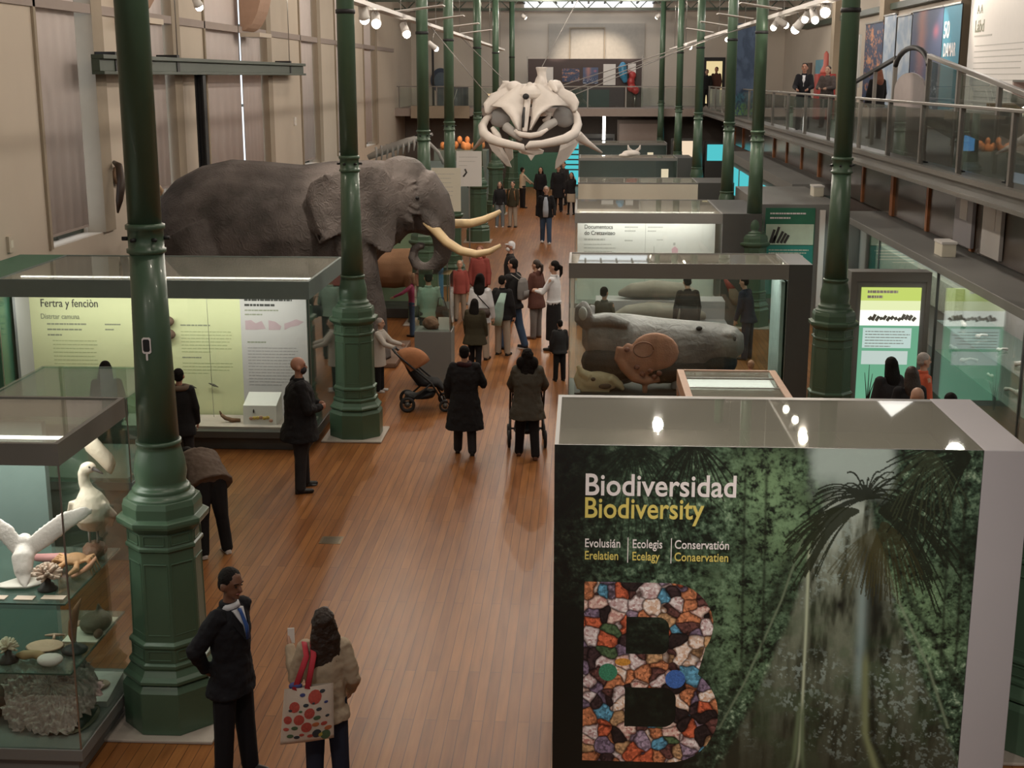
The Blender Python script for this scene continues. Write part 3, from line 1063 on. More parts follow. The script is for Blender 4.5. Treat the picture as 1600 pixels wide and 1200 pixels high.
# ---------------------------------------------------------------- glass cases
def vitrine(name, lab, x0, x1, y0, y1, zb, zt, fascia=.2, frame=M['grey'], base=M['grey'], glass_m=None, top=None, back=None, led=True, power=40, cat='display case', group=None, sides='flrb', solid_left=0, solid_right=0, lc=(1, .96, .88), rec=.06):
    """base block, glass sides, frame ring, glass lid; optional solid cupboards at the ends"""
    g = glass_m or M['glass']
    t = thing(name, lab, cat, ((x0 + x1) / 2, (y0 + y1) / 2, 0), 0, group)
    MB().box((x0 + rec, y0 + rec, 0), (x1 - rec, y1 - rec, zb - .1)).box((x0, y0, zb - .1), (x1, y1, zb)).build('base', base, t, bevel=.006)
    gt = zt - fascia
    e = .012
    if 'f' in sides: MB().box((x0 + .01, y0 + .01, zb), (x1 - .01, y0 + .01 + e, gt)).build('glass_pane', g, t)
    if 'l' in sides: MB().box((x0 + .01, y0 + .03, zb), (x0 + .01 + e, y1 - .03, gt)).build('glass_pane', g, t)
    if 'r' in sides: MB().box((x1 - .01 - e, y0 + .03, zb), (x1 - .01, y1 - .03, gt)).build('glass_pane', g, t)
    if 'b' in sides and back is None: MB().box((x0 + .01, y1 - .01 - e, zb), (x1 - .01, y1 - .01, gt)).build('glass_pane', g, t)
    if back is not None: MB().box((x0 + .01, y1 - .04, zb), (x1 - .01, y1 - .01, gt)).build('back_panel', back, t)
    fw = .04
    MB().box((x0, y0, gt), (x1, y0 + fw, zt)).box((x0, y1 - fw, gt), (x1, y1, zt)).box((x0, y0 + fw, gt), (x0 + fw, y1 - fw, zt)).box((x1 - fw, y0 + fw, gt), (x1, y1 - fw, zt)).build('top_frame', frame, t)
    MB().box((x0 + fw, y0 + fw, zt - .025), (x1 - fw, y1 - fw, zt - .010)).build('lid_glass', top or M['glass_top'], t)
    for xx in (x0 + .012, x1 - .012): MB().bar((xx, y0 + .012, zb), (xx, y0 + .012, gt), .012, .012).build('edge_strip', M['steel'], t)
    if led:
        MB().box((x0 + .1, y0 + (y1 - y0) * .25, zt - .07), (x1 - .1, y0 + (y1 - y0) * .25 + .03, zt - .05)).build('led_strip', M['led'], t)
    if power:
        area_light('case_light', ((x0 + x1) / 2, (y0 + y1) / 2, gt - .02), (x1 - x0 - .2, (y1 - y0) * .6), power, lc)
    if solid_left: MB().box((x0 - solid_left, y0 + .01, 0), (x0 - .004, y1, zt)).build('end_cupboard', M['green_panel'], t)
    if solid_right: MB().box((x1 + .004, y0 + .01, 0), (x1 + solid_right, y1, zt)).build('end_cupboard', M['grey_dark'], t)
    return t


# the tall case at the left edge with sea specimens
nc = vitrine('glass_case', 'tall glass case of corals and sea birds at the left edge', -6.6, -3.86, 9.25, 10.72, .26, 2.75, .17, base=M['grey_mid'], power=45, led=True)
MB().box((-6.5, 10.60, .26), (-4.55, 10.68, 2.55)).build('back_panel', M['teal_grey'], nc)
for z in (.88, 1.46):
    MB().box((-6.55, 9.31, z - .012), (-3.92, 10.55, z)).build('glass_shelf', M['glass_green'], nc)
MB().bar((-3.93, 9.3, .874), (-3.93, 10.55, .874), .006, .012).bar((-3.93, 9.3, 1.454), (-3.93, 10.55, 1.454), .006, .012).bar((-6.5, 9.305, .874), (-3.93, 9.305, .874), .006, .012).bar((-6.5, 9.305, 1.454), (-3.93, 9.305, 1.454), .006, .012).build('shelf_edge', pm('glass_edge', (.04, .09, .075), .3), nc)

# the low glass showcase behind it
mc = vitrine('glass_case', 'low showcase with a greenish glass hood between the two big left cases', -6.62, -5.02, 14.0, 15.6, .95, 1.93, .012, frame=M['glass_green'], glass_m=M['glass_green'], top=M['glass_green'], led=False, power=0, base=M['teal_grey'])
MB().box((-6.55, 14.1, .95), (-5.1, 15.5, .97)).build('display_deck', M['pinkgrey'], mc)

# the wide case of green text boards
bc = vitrine('glass_case', 'wide case with yellow-green boards reading Fertra y fención', -8.50, -3.90, 18.6, 21.3, .30, 2.54, .26, frame=M['teal_grey'], base=M['grey_dark'], power=0, sides='flr', solid_left=.76, back=M['teal_grey'], rec=.12)
area_light('case_light', (-6.2, 18.76, 2.26), (4.2, .16), 34, (1, .98, .88), (R(30), 0, 0))
BY = 19.5
lb1 = MB().box((-8.42, BY, .30), (-5.15, BY + .04, 2.24)).build('lime_board', M['lime'], bc)
lb2 = MB().box((-5.15, BY - .004, .30), (-4.14, BY + .04, 2.25)).build('mauve_board', M['pinkgrey'], bc)
MB().box((-8.44, BY - .5, .30), (-8.40, BY + .04, 2.25)).build('side_board', M['grey_light'], bc)
text('Fertra y fenciòn', .175, (-8.23, BY - .004, 1.985), lb1, M['ink'], .003, sx=.80)
text('Distrtar camuna', .115, (-8.24, BY - .004, 1.80), lb1, M['ink_grey'], .0, sx=.80)
text_lines(lb1, -8.15, -7.45, 1.72, 3, .085, .024, BY, M['ink_grey'], .5, 3)
text_lines(lb1, -8.08, -7.38, 1.46, 9, .060, .013, BY, M['ink_lime'], .1, 4)
text_lines(lb1, -7.25, -6.95, 1.72, 2, .08, .022, BY, M['ink_grey'], .3, 5)
text_lines(lb1, -6.08, -5.28, 1.72, 1, .06, .020, BY, M['ink_grey'], .1, 6)
text_lines(lb1, -6.08, -5.28, 1.62, 7, .052, .012, BY, M['ink_lime'], .12, 7)
text_lines(lb1, -6.08, -5.6, 1.22, 1, .055, .018, BY, M['ink_grey'], .15, 8)
text_lines(lb1, -6.08, -5.28, 1.13, 4, .052, .012, BY, M['ink_lime'], .15, 8)
text_lines(lb2, -5.08, -4.32, 2.12, 2, .080, .034, BY - .004, M['ink'], .1, 9)
text_lines(lb2, -5.08, -4.5, 1.96, 2, .065, .020, BY - .004, M['ink_grey'], .2, 10)
text_lines(lb2, -5.06, -4.55, 1.47, 1, .06, .020, BY - .004, M['ink_grey'], .2, 11)
text_lines(lb2, -5.06, -4.28, 1.38, 13, .048, .012, BY - .004, M['ink_pale2'], .08, 12)
b = MB()
pk = pm('printed_mauve', (.50, .36, .40), .6)
for pol in ([(0, 0), (0, .14), (.08, .15), (.14, .10), (.22, .14), (.27, .02), (.14, 0)], [(.31, 0), (.31, .15), (.40, .13), (.48, .06), (.46, 0)], [(.52, 0), (.52, .10), (.60, .13), (.68, .17), (.78, .13), (.70, .07), (.60, .05)]):
    MB().prism([(-5.08 + 1.15 * a_, 1.66 + c_) for a_, c_ in pol], (0, BY - .007, 0), (1, 0, 0), (0, 0, 1), -.004).build('printed_shape', pk, lb2)
MB().box((-8.4, 18.75, .30), (-4.0, 19.45, .335)).build('display_deck', pm('zebra_deck', (.50, .42, .38), .6, var=.6, scale=2.2), bc)
MB().bar((-5.60, 19.3, 2.2), (-5.58, 19.3, .34), .006).build('wire', M['steel'], bc)
o = thing('cream_display_block', 'white block with yellow fossils inside the wide green-board case', 'display block', (-4.75, 19.1, .335))
MB().add([(-5.02, 18.88, .335), (-4.52, 18.88, .335), (-4.52, 19.3, .335), (-5.02, 19.3, .335), (-5.02, 18.92, .62), (-4.52, 18.92, .62), (-4.52, 19.3, .74), (-5.02, 19.3, .74)],
         [(0, 3, 2, 1), (4, 5, 6, 7), (0, 1, 5, 4), (1, 2, 6, 5), (2, 3, 7, 6), (3, 0, 4, 7)]).build('block', M['white'], o)
rnd = random.Random(5)
for k in range(7):
    x, z = -4.90 + .05 * k, .40 + .05 * rnd.random()
    y_ = 18.88 + (z - .335) * .14
    MB().ell((x, y_ - .008, z), (.030, .014, .026)).build('fossil', pm('ochre_fossil', (.58, .40, .10) if k % 3 else (.50, .28, .2), .7, var=.3, scale=20), o)
MB().ell((-4.86, 18.90, .54), (.012, .018, .03)).build('dark_specimen', M['black'], o)
rk = thing('brown_root_specimen', 'small dark brown root-like specimen beside the white block', 'specimen', (-5.25, 19.05, .335))
MB().tube([(-5.38, 19.0, .45), (-5.32, 19.0, .40), (-5.22, 19.0, .37), (-5.10, 19.03, .365)], [.025, .032, .035, .025], 8).tube([(-5.38, 19.0, .45), (-5.40, 19.0, .51)], [.02, .01]).build('specimen', pm('brown_wood', (.16, .08, .04), .7, bump=.3), rk)
for k, (x, z, lab) in enumerate(((-6.36, 1.79, 'upper white-bellied brown specimen fixed to the green board beside the nearest column'), (-6.35, 1.59, 'lower white-bellied brown specimen fixed to the green board beside the nearest column'))):
    s_ = thing('mounted_specimen', lab, 'specimen', (x, BY - .07, z), 0, 'specimens on the green board')
    MB().ell((x + .08, BY - .07, z), (.13, .066, .085)).build('body', pm('brown_fur', (.12, .07, .05), .8, var=.3, scale=20), s_)
    MB().ell((x + .0, BY - .105, z), (.10, .06, .072)).build('belly', M['bone'], s_)
for x, z, lab in ((-5.94, .78, 'small dark bird figure on a wire in the green-board case, left one'), (-5.60, .80, 'small dark bird figure on a wire in the green-board case, right one')):
    s_ = thing('small_bird_figure', lab, 'specimen', (x, BY - .05, z), 0, 'little birds on the green board')
    MB().tube([(x - .08, BY - .05, z + .03), (x, BY - .05, z), (x + .07, BY - .05, z - .03)], [.006, .020, .005], 8).build('body', pm('dark_plumage', (.10, .09, .07), .8), s_)
    MB().tube([(x, BY - .05, z), (x, BY + .0, z)], .004, 6).build('wire', M['steel'], s_)

# case with the grey stuffed animal
c2 = vitrine('glass_case', 'glass case holding the grey hippo-like animal behind the rainforest box', -.21, 3.40, 21.75, 23.15, .14, 2.40, .25, base=M['grey_dark'], power=30, solid_right=.38)
MB().box((-.1, 21.9, .14), (3.3, 23.0, .16)).build('display_deck', pm('deck_dark', (.05, .045, .04), .6), c2)
MB().box((3.30, 21.85, .16), (3.36, 23.0, 2.1)).build('end_graphic', pm('aqua_board', (.36, .48, .46), .5, var=.3, scale=5), c2)

# case with the white cetacean board
c3 = vitrine('glass_case', 'glass case with a large white text board and a pink diagram', -.16, 3.05, 29.0, 32.4, .5, 2.50, .22, frame=M['grey_mid'], base=M['grey_mid'], power=0, sides='f', solid_right=.85)
BY3 = 29.55
area_light('case_light', (1.4, 29.12, 2.46), (2.9, .12), 22, (1, .97, .92), (R(20), 0, 0))
lb3 = MB().box((-.10, BY3, .5), (2.95, BY3 + .05, 2.42)).build('white_board', M['white'], c3)
text('Documentocs', .13, (.05, BY3 - .004, 2.10), lb3, M['ink'], .004, sx=.86)
text('do Cretsavizeo', .13, (.05, BY3 - .004, 1.965), lb3, M['ink'], .004, sx=.86)
text_lines(lb3, .05, .78, 1.86, 1, .06, .04, BY3, M['ink_pale'], .1, 21)
text_lines(lb3, .05, .8, 1.75, 5, .08, .02, BY3, M['ink_pale'], .2, 22)
text_lines(lb3, .95, 1.36, 2.14, 2, .085, .03, BY3, M['ink_pale'], .3, 23)
text_lines(lb3, .95, 1.36, 1.84, 1, .085, .03, BY3, M['ink_pale'], .3, 24)
text_lines(lb3, 1.46, 1.85, 2.14, 2, .085, .026, BY3, M['ink_pale'], .4, 25)
text_lines(lb3, 1.66, 2.0, 1.86, 1, .085, .02, BY3, M['ink_pale'], .3, 26)
MB().box((1.405, BY3 - .003, .5), (1.415, BY3, 2.3)).build('board_seam', M['ink_pale'], lb3)
b = MB().prism([(2.02, 1.3), (2.0, 1.66), (2.07, 1.72), (2.14, 1.66), (2.13, 1.3)], (0, BY3 - .005, 0), (1, 0, 0), (0, 0, 1), -.003)
b.build('pink_diagram', pm('pink_print', (.72, .44, .50), .6), lb3)
MB().box((1.60, BY3 - .004, 1.3), (1.615, BY3, 1.72)).box((2.03, BY3 - .004, 1.74), (2.08, BY3, 1.80)).build('diagram_pin', M['ink_pale'], lb3)

# the row of cases further down the hall
c4 = vitrine('glass_case', 'case with a plain cream front just beyond the white text board case', -.13, 3.24, 37.6, 39.6, .5, 2.5, .04, frame=M['grey_mid'], power=0, led=False, sides='', solid_right=1.0)
MB().box((-.12, 37.6, .3), (3.23, 37.66, 2.46)).build('cream_front', M['cream'], c4)
c5 = vitrine('glass_case', 'dark glass case with a pale horned skull on top, middle of the hall', -.13, 3.40, 48.4, 50.4, 1.0, 2.55, .10, frame=M['grey_mid'], power=14, sides='flr', back=pm('dark_slate', (.06, .075, .075), .4), solid_right=.55)
c6 = vitrine('glass_case', 'dark glass case farthest down the hall with small thin bones', -.20, 3.7, 59.5, 61.5, .9, 2.55, .10, frame=M['grey_mid'], power=14, sides='flr', back=pm('dark_slate_far', (.06, .075, .075), .4))
sk = thing('horned_skull', 'pale horned skull on the dark case in the middle of the hall', 'skull', (1.75, 48.9, 2.56))
MB().ell((1.75, 48.9, 2.68), (.34, .3, .13)).ell((1.5, 48.75, 2.62), (.22, .15, .07)).build('cranium', M['bone'], sk, vox=.03, sm=2)
for s_ in (-1, 1): MB().tube([(1.85 + .08 * s_, 48.9, 2.76), (1.85 + .2 * s_, 48.9, 2.86), (1.85 + .22 * s_, 48.85, 2.98)], [.06, .05, .02]).build('horn', M['bone'], sk)
for x, h in ((.9, .28), (1.25, .42), (1.7, .34), (2.1, .3)):
    t = thing('thin_bone', 'thin dark bone on the far case, one of four', 'bone', (x, 60, 1.0), 0, 'thin bones in the far case')
    MB().tube([(x, 59.9, 1.0), (x + .06, 59.9, 1.6), (x + .02, 59.9, 1.6 + h)], [.03, .025, .02]).build('bone', M['bone_dark'], t)
for y, x in ((49.3, 3.0), (60.2, 3.0)):
    t = thing('case_label_light', 'small bright label inside a dark case, %s' % ('middle case' if y < 50 else 'far case'), 'label', (x, y, 1.8), 0, 'bright labels in dark cases')
    MB().box((x - .12, y, 1.72), (x + .14, y + .02, 2.1)).build('plate', M['warm_sign'], t)

# wood-framed table case
wt = thing('table_case', 'low pink-wood framed glass table case behind the rainforest box', 'display table', (2.1, 18.3, 0))
W0, W1, V0, V1, WZ = 1.42, 2.86, 17.4, 19.15, 1.2
b = MB()
for x in (W0 + .04, W1 - .04):
    for y in (V0 + .04, V1 - .04): b = MB().box((x - .035, y - .035, 0), (x + .035, y + .035, WZ - .25)); b.build('leg', M['pale_wood'], wt)
MB().box((W0, V0, WZ - .25), (W1, V1, WZ - .22)).build('tray', M['grey_mid'], wt)
MB().box((W0, V0, WZ - .22), (W0 + .10, V1, WZ)).box((W1 - .10, V0, WZ - .22), (W1, V1, WZ)).box((W0 + .10, V0, WZ - .22), (W1 - .10, V0 + .06, WZ)).box((W0 + .10, V1 - .05, WZ - .22), (W1 - .10, V1, WZ)).build('wooden_frame', M['pale_wood'], wt, bevel=.008)
MB().box((W0 + .10, V0 + .06, WZ - .03), (W1 - .10, V1 - .05, WZ - .015)).build('lid_glass', M['glass_top'], wt)
for y in (18.0, 18.6): MB().box((W0 + .1, y, WZ - .014), (W1 - .1, y + .025, WZ - .002)).build('glazing_bar', M['steel'], wt)

# small pedestal with a mineral
pc = thing('pedestal_case', 'grey pedestal with a glass hood over a stone and white card', 'display case', (-2.62, 23.3, 0))
MB().box((-2.96, 23.02, 0), (-2.30, 23.62, .98)).build('pedestal', M['grey_mid'], pc, bevel=.008)
b = MB().box((-2.95, 23.03, .98), (-2.94, 23.61, 2.0)).box((-2.32, 23.03, .98), (-2.31, 23.61, 2.0)).box((-2.94, 23.03, .98), (-2.32, 23.04, 2.0)).box((-2.94, 23.60, .98), (-2.32, 23.61, 2.0)).box((-2.95, 23.03, 2.0), (-2.31, 23.61, 2.01))
b.build('glass_hood', M['glass'], pc)
MB().bar((-2.32, 23.03, .98), (-2.32, 23.03, 2.0), .02, .02).build('corner_strip', M['steel'], pc)
ms = thing('mineral_specimen', 'brown mineral lump under the pedestal glass hood', 'mineral', (-2.68, 23.3, .98))
MB().ell((-2.70, 23.3, 1.09), (.15, .11, .12)).ell((-2.62, 23.28, 1.06), (.10, .09, .08)).build('mineral', pm('brown_mineral', (.22, .12, .08), .7, var=.5, scale=20, bump=.5), ms, vox=.02, disp=(.05, .06))
wc = thing('white_card', 'white card standing beside the mineral on the pedestal', 'card', (-2.45, 23.3, .98))
MB().box((-2.55, 23.24, .98), (-2.36, 23.26, 1.20)).build('card', M['white'], wc)
spot_light('pedestal_spot', (-2.6, 23.1, 1.99), (-2.6, 23.35, .98), 6, 80)

# ---------------------------------------------------------------- right-hand wall cases, kiosk, lit panels
rc = thing('wall_case', 'long glazed wall case under the right gallery', 'display case', (6.3, 22, 0))
MB().box((5.84, 13.0, 0), (6.82, 30.6, .32)).build('base', M['grey_dark'], rc)
MB().box((5.80, 13.0, 2.28), (6.84, 30.6, 2.42)).build('top_slab', M['grey_mid'], rc, bevel=.01)
for k in range(4):
    y0 = 13.0 + 4.4 * k
    MB().box((5.82, y0 + .02, .32), (5.832, y0 + 4.38, 2.28)).build('glass_pane', M['glass'], rc)
    MB().box((5.81, y0 - .02, .32), (5.85, y0 + .02, 2.28)).build('mullion', M['grey_dark'], rc)
MB().box((6.76, 13.0, .32), (6.80, 30.6, 2.28)).build('back_panel', pm('pinkish_board', (.46, .40, .38), .7, var=.15, scale=1.0), rc)
for z in (.95, 1.45): MB().box((5.9, 13.1, z), (6.74, 22.0, z + .012)).build('glass_shelf', M['glass_green'], rc)
MB().box((6.60, 23.5, 1.2), (6.75, 30, 1.75)).build('relief_panel', pm('fossil_relief', (.42, .36, .28), .7, var=.5, scale=12, bump=.6), rc)
area_light('case_light', (6.25, 17.5, 2.25), (.5, 8), 60, (1, .94, .9))
area_light('case_light', (6.25, 26.5, 2.25), (.5, 7), 60, (.85, 1, .97))
rnd = random.Random(11)
for k in range(16):
    y = 14.2 + .52 * k
    z = (1.462, .962)[k % 2]
    lab = 'small white bone on the %s glass shelf of the right wall case' % ('upper', 'lower')[k % 2]
    t = thing('small_bone', lab, 'bone', (6.2, y, z), rnd.random() * 3, 'bones on the %s shelf of the right wall case' % ('upper', 'lower')[k % 2])
    s_ = .7 + .6 * rnd.random()
    MB().tube([(-.12 * s_, 0, .03), (0, .03, .06 * s_), (.12 * s_, 0, .03)], [.035 * s_, .02 * s_, .03 * s_], 8).ell((-.13 * s_, 0, .04), (.05 * s_, .04 * s_, .04 * s_)).build('bone', M['bone'], t, local=True)

rc2 = thing('wall_case', 'wall case with turquoise lit windows, beyond the mineral panel', 'display case', (6.2, 38, 0))
MB().box((5.6, 36.0, 0), (6.82, 52, .6)).box((5.6, 36.0, 2.3), (6.84, 52, 2.6)).build('carcass', M['grey_mid'], rc2)
for k in range(5):
    y0 = 36.1 + 3.15 * k
    MB().box((5.64, y0 + .3, 1.1), (5.66, y0 + 2.9, 2.1)).build('lit_window', M['teal_screen'], rc2)
MB().box((5.67, 36.05, .6), (6.8, 51.9, 2.3)).build('body', M['teal_grey'], rc2)

ki = thing('mineral_kiosk', 'dark grey kiosk with a green panel showing crystals', 'kiosk', (4.8, 32, 0))
MB().box((3.98, 30.0, 0), (5.78, 35.0, 2.62)).build('body', M['grey_mid'], ki, bevel=.01)
MB().box((4.10, 29.96, .5), (5.20, 30.0, 2.54)).build('panel', pm('dark_green_board', (.03, .17, .10), .5), ki)
MB().box((4.12, 29.95, 1.72), (5.18, 29.965, 2.18)).build('pale_band', pm('pale_green_board', (.56, .68, .54), .5), ki)
MB().box((4.12, 29.95, .6), (5.18, 29.965, 1.70)).build('teal_board', pm('teal_board', (.03, .26, .22), .5), ki)
text_lines(ki, 4.2, 5.0, 2.42, 2, .10, .035, 29.95, M['letter_white'], .2, 31)
text_lines(ki, 4.2, 5.1, 1.60, 5, .065, .022, 29.95, M['cream'], .15, 32)
b = MB()
for x, h, l in ((4.22, .30, .03), (4.30, .36, .05), (4.38, .26, .06), (4.46, .22, .05), (4.54, .18, .03), (4.26, .16, .02)):
    b.bar((x, 29.945, 1.76), (x + l + .06, 29.945, 1.76 + h), .055, .012, (0, 1, 0))
b.build('crystal_picture', M['ink'], ki)
MB().box((5.30, 29.9, .3), (5.42, 29.97, 2.5)).build('light_strip', M['white'], ki)

lp = thing('lit_panel', 'backlit white and lime information panel in a grey frame', 'information panel', (5.1, 22.1, 0))
MB().box((4.46, 22.0, 0), (5.77, 22.35, 2.26)).build('frame', M['grey_mid'], lp, bevel=.01)
MB().box((5.70, 21.97, 0), (5.77, 22.0, 2.26)).box((4.46, 21.97, 0), (4.56, 22.0, 2.26)).box((4.56, 21.97, 2.10), (5.70, 22.0, 2.26)).build('front_rim', M['grey'], lp)
def lit(name, c, s, z0, z1, e=.0, x0=4.64, x1=5.62): return MB().box((x0, 21.985 - e, z0), (x1, 22.0, z1)).build(name, emit(name + '_light', c, s), lp)
lit('lime_strip', lin(196, 214, 110), 1.0, 1.78, 2.0)
lit('pale_lime_strip', lin(226, 234, 180), 1.05, 1.62, 1.78)
lit('white_strip', lin(250, 252, 240), 1.15, 1.36, 1.62)
lit('mint_board', lin(120, 186, 150), .8, .1, 1.36)
lit('pale_text_block', lin(200, 222, 214), .9, .98, 1.32, .004, 4.70, 5.50)
lit('pale_text_block', lin(206, 222, 214), .85, .70, .93, .004, 4.70, 5.46)
text_lines(lp, 4.74, 5.3, 1.93, 2, .085, .045, 21.98, M['letter_white'], .3, 41)
text_lines(lp, 4.74, 5.48, 1.26, 6, .05, .012, 21.978, M['ink_pale'], .2, 42)
b = MB()
rnd = random.Random(9)
for k in range(13):
    x = 4.78 + .06 * k
    b.bar((x, 21.98, 1.44 + .04 * rnd.random()), (x + .05, 21.98, 1.48 + .08 * rnd.random()), .05, .01, (0, 1, 0))
b.build('fossil_picture', pm('picture_grey', (.22, .22, .2), .7), lp)
tw = thing('twig_specimen', 'thin bare twig standing by the foot of the lit panel', 'specimen', (4.75, 21.7, 0))
b = MB()
for dx, dz in ((-.07, .62), (.0, .75), (.06, .6), (.11, .5)): b.tube([(4.78, 21.7, 0), (4.78 + dx * .4, 21.7, .3), (4.78 + dx, 21.7, dz)], [.012, .009, .004], 6)
b.build('twig', pm('dark_twig', (.04, .04, .03), .8), tw)

# windows and posts under the gallery
b = None
k = 0
y = 14.0
WPX = 6.78
while y < 62:
    st_ = tag(MB().box((WPX, y + .12, 2.44), (WPX + .05, y + 3.0, 3.58)).build('window_%d' % (40 + k), M['brown_glass']), kind='structure')
    MB().box((WPX - .04, y - .04, 2.44), (WPX + .06, y + .12, 3.58)).build('wooden_post', M['orange_wood'], st_)
    if k % 3 == 2: MB().box((WPX - .06, y - .22, 2.44), (WPX + .06, y - .02, 3.58)).build('wooden_post', M['orange_wood'], st_)
    MB().bar((WPX - .01, y + .2, 2.5), (WPX - .01, y + .2, 3.5), .02).build('pull_rail', M['steel'], st_)
    y += 3.1
    k += 1
for y0, y1, lab in ((23.2, 24.3, 'pale grey notice board under the right gallery beside an orange post'), (21.6, 22.6, 'off-white board under the right gallery, nearest one')):
    t = thing('notice_board', lab, 'notice board', (6.72, y0, 2.45), 0, 'boards under the gallery')
    MB().box((6.70, y0, 2.5), (6.76, y1, 3.5)).build('board', M['grey_light'] if y0 > 23 else M['white'], t)
    MB().box((6.69, y0 + .3, 2.95), (6.70, y0 + .75, 3.3)).build('sheet', M['white'], t)
for y, lab in ((22.9, 'small cream box on the wall case top below the pale notice board'), (32.2, 'small cream box on the wall case top by the dark green column')):
    t = thing('cream_box', lab, 'box', (6.2, y, 2.42), 0, 'cream boxes on the wall case')
    if y > 30: t.location.z = 2.62; t.location.x = 5.6
    x = t.location.x
    z = t.location.z
    MB().box((x - .12, y - .25, z), (x + .12, y + .25, z + .22)).build('box', M['cream'], t, bevel=.01)
    MB().box((x - .13, y - .26, z + .22), (x + .13, y + .26, z + .26)).build('lid', M['white'], t)

# ---------------------------------------------------------------- elephant
EY = 25.5
el = thing('elephant', 'full size grey stuffed elephant with raised trunk and long tusks behind the green-board case', 'elephant', (-5.5, EY, 0))
b = MB()
def ring(x, zc, ry, rz, y=EY, tilt=0.0): return ((x, y, zc), (0, ry, 0), (rz * math.sin(tilt), 0, rz * math.cos(tilt)))
b.loft([ring(-8.35, 2.30, .25, .35), ring(-8.22, 2.35, .55, .72), ring(-7.85, 2.42, .85, 1.05), ring(-7.35, 2.50, 1.02, 1.22), ring(-6.75, 2.52, 1.12, 1.33), ring(-6.1, 2.44, 1.18, 1.37),
        ring(-5.4, 2.42, 1.16, 1.33), ring(-4.8, 2.50, 1.05, 1.32), ring(-4.3, 2.68, .86, 1.16), ring(-3.9, 2.92, .66, .92), ring(-3.5, 3.05, .55, .75), ring(-3.2, 3.1, .4, .5)], 24)
b.ell((-3.50, EY, 3.25), (.58, .52, .68)).ell((-3.38, EY, 3.58), (.40, .40, .33)).ell((-3.15, EY, 3.12), (.42, .46, .52))
b.ell((-2.98, EY, 2.82), (.38, .36, .42)).ell((-3.34, EY, 2.66), (.30, .26, .22)).capsule((-3.2, EY, 2.55), (-3.02, EY, 2.48), .13, .06)
for s in (-1, 1):
    b.ell((-3.18, EY + s * .37, 3.20), (.16, .10, .13))                       # brow
    b.ell((-3.5, EY + s * .40, 3.45), (.20, .14, .24))                        # temple
    b.capsule((-3.02, EY + s * .26, 2.86), (-2.82, EY + s * .30, 2.62), .17, .13)   # tusk socket
tr = [(-3.40, 3.45, .30), (-3.06, 3.33, .38), (-2.87, 3.05, .35), (-2.74, 2.72, .30), (-2.68, 2.42, .235), (-2.68, 2.15, .19), (-2.74, 1.94, .165), (-2.88, 1.79, .145), (-3.06, 1.745, .125), (-3.21, 1.83, .11), (-3.28, 1.98, .098), (-3.25, 2.13, .085), (-3.14, 2.21, .075), (-3.05, 2.19, .065)]
b.tube([(x, EY, z) for x, z, r_ in tr], [r_ for _, _, r_ in tr], 16, upv=(0, 1, 0))
for y, xo in ((EY - .60, 0), (EY + .60, -.75)):       # fore legs
    b.tube([(-4.42 + xo * .2, y * .9 + EY * .1, 2.75), (-4.36 + xo * .5, y, 2.1), (-4.18 + xo * .8, y, 1.5), (-4.03 + xo, y, 1.0), (-3.98 + xo, y, .5), (-3.96 + xo, y, .22), (-3.96 + xo, y, .105)], [.55, .46, .36, .30, .27, .29, .31], 16, upv=(0, 1, 0))
for y, xo in ((EY - .62, .15), (EY + .62, -.35)):     # hind legs: knee forward, hock back
    b.tube([(-7.55, y * .9 + EY * .1, 2.5), (-7.30 + xo * .5, y, 1.9), (-7.15 + xo, y, 1.45), (-7.45 + xo, y, .9), (-7.50 + xo, y, .45), (-7.44 + xo, y, .22), (-7.44 + xo, y, .105)], [.80, .66, .50, .34, .28, .30, .31], 16, upv=(0, 1, 0))
b.tube([(-8.3, EY, 2.7), (-8.5, EY, 2.2), (-8.5, EY, 1.5), (-8.45, EY, 1.05)], [.12, .07, .05, .03], 8)

def ear(s):
    out = [(-3.72, 3.74), (-3.52, 3.45), (-3.46, 3.05), (-3.50, 2.65), (-3.54, 2.28), (-3.62, 2.14), (-3.80, 2.18), (-4.02, 2.38), (-4.35, 2.58), (-4.66, 2.48), (-4.86, 2.34), (-5.02, 2.6), (-5.14, 2.95), (-5.13, 3.25), (-5.02, 3.5), (-4.72, 3.66), (-4.36, 3.74), (-4.0, 3.80)]
    c0 = (-4.05, 3.1)
    vs, fs = [], []
    m = 7
    for sd in (0, 1):
        for i in range(m + 1):
            t = i / m
            for k, (x, z) in enumerate(out):
                X = c0[0] + (x - c0[0]) * t
                Z = c0[1] + (z - c0[1]) * t
                a = np.clip((-3.5 - X) / 1.6, -.1, 1)
                off = .50 + .80 * a ** .7 if a > 0 else .50 + a
                off += -.30 * max(0, (X + 4.7) / -.45) ** 2 + .04 * math.sin(X * 9 + Z * 5) * t + .05 * (3.0 - Z) * (1 if Z < 3 else 0)
                th = (.045 - .025 * t) * (1 if sd else -1)
                vs.append((X, EY + s * (off + th), Z))
    n = len(out)
    per = (m + 1) * n
    for sd in (0, 1):
        for i in range(m):
            for k in range(n):
                k2 = (k + 1) % n
                a, b_, c_, d_ = sd * per + i * n + k, sd * per + i * n + k2, sd * per + (i + 1) * n + k2, sd * per + (i + 1) * n + k
                fs.append((a, b_, c_, d_) if sd else (d_, c_, b_, a))
    for k in range(n):
        k2 = (k + 1) % n
        fs.append((m * n + k, m * n + k2, per + m * n + k2, per + m * n + k))
    return vs, fs
for s in (-1, 1): b.add(*ear(s), True)
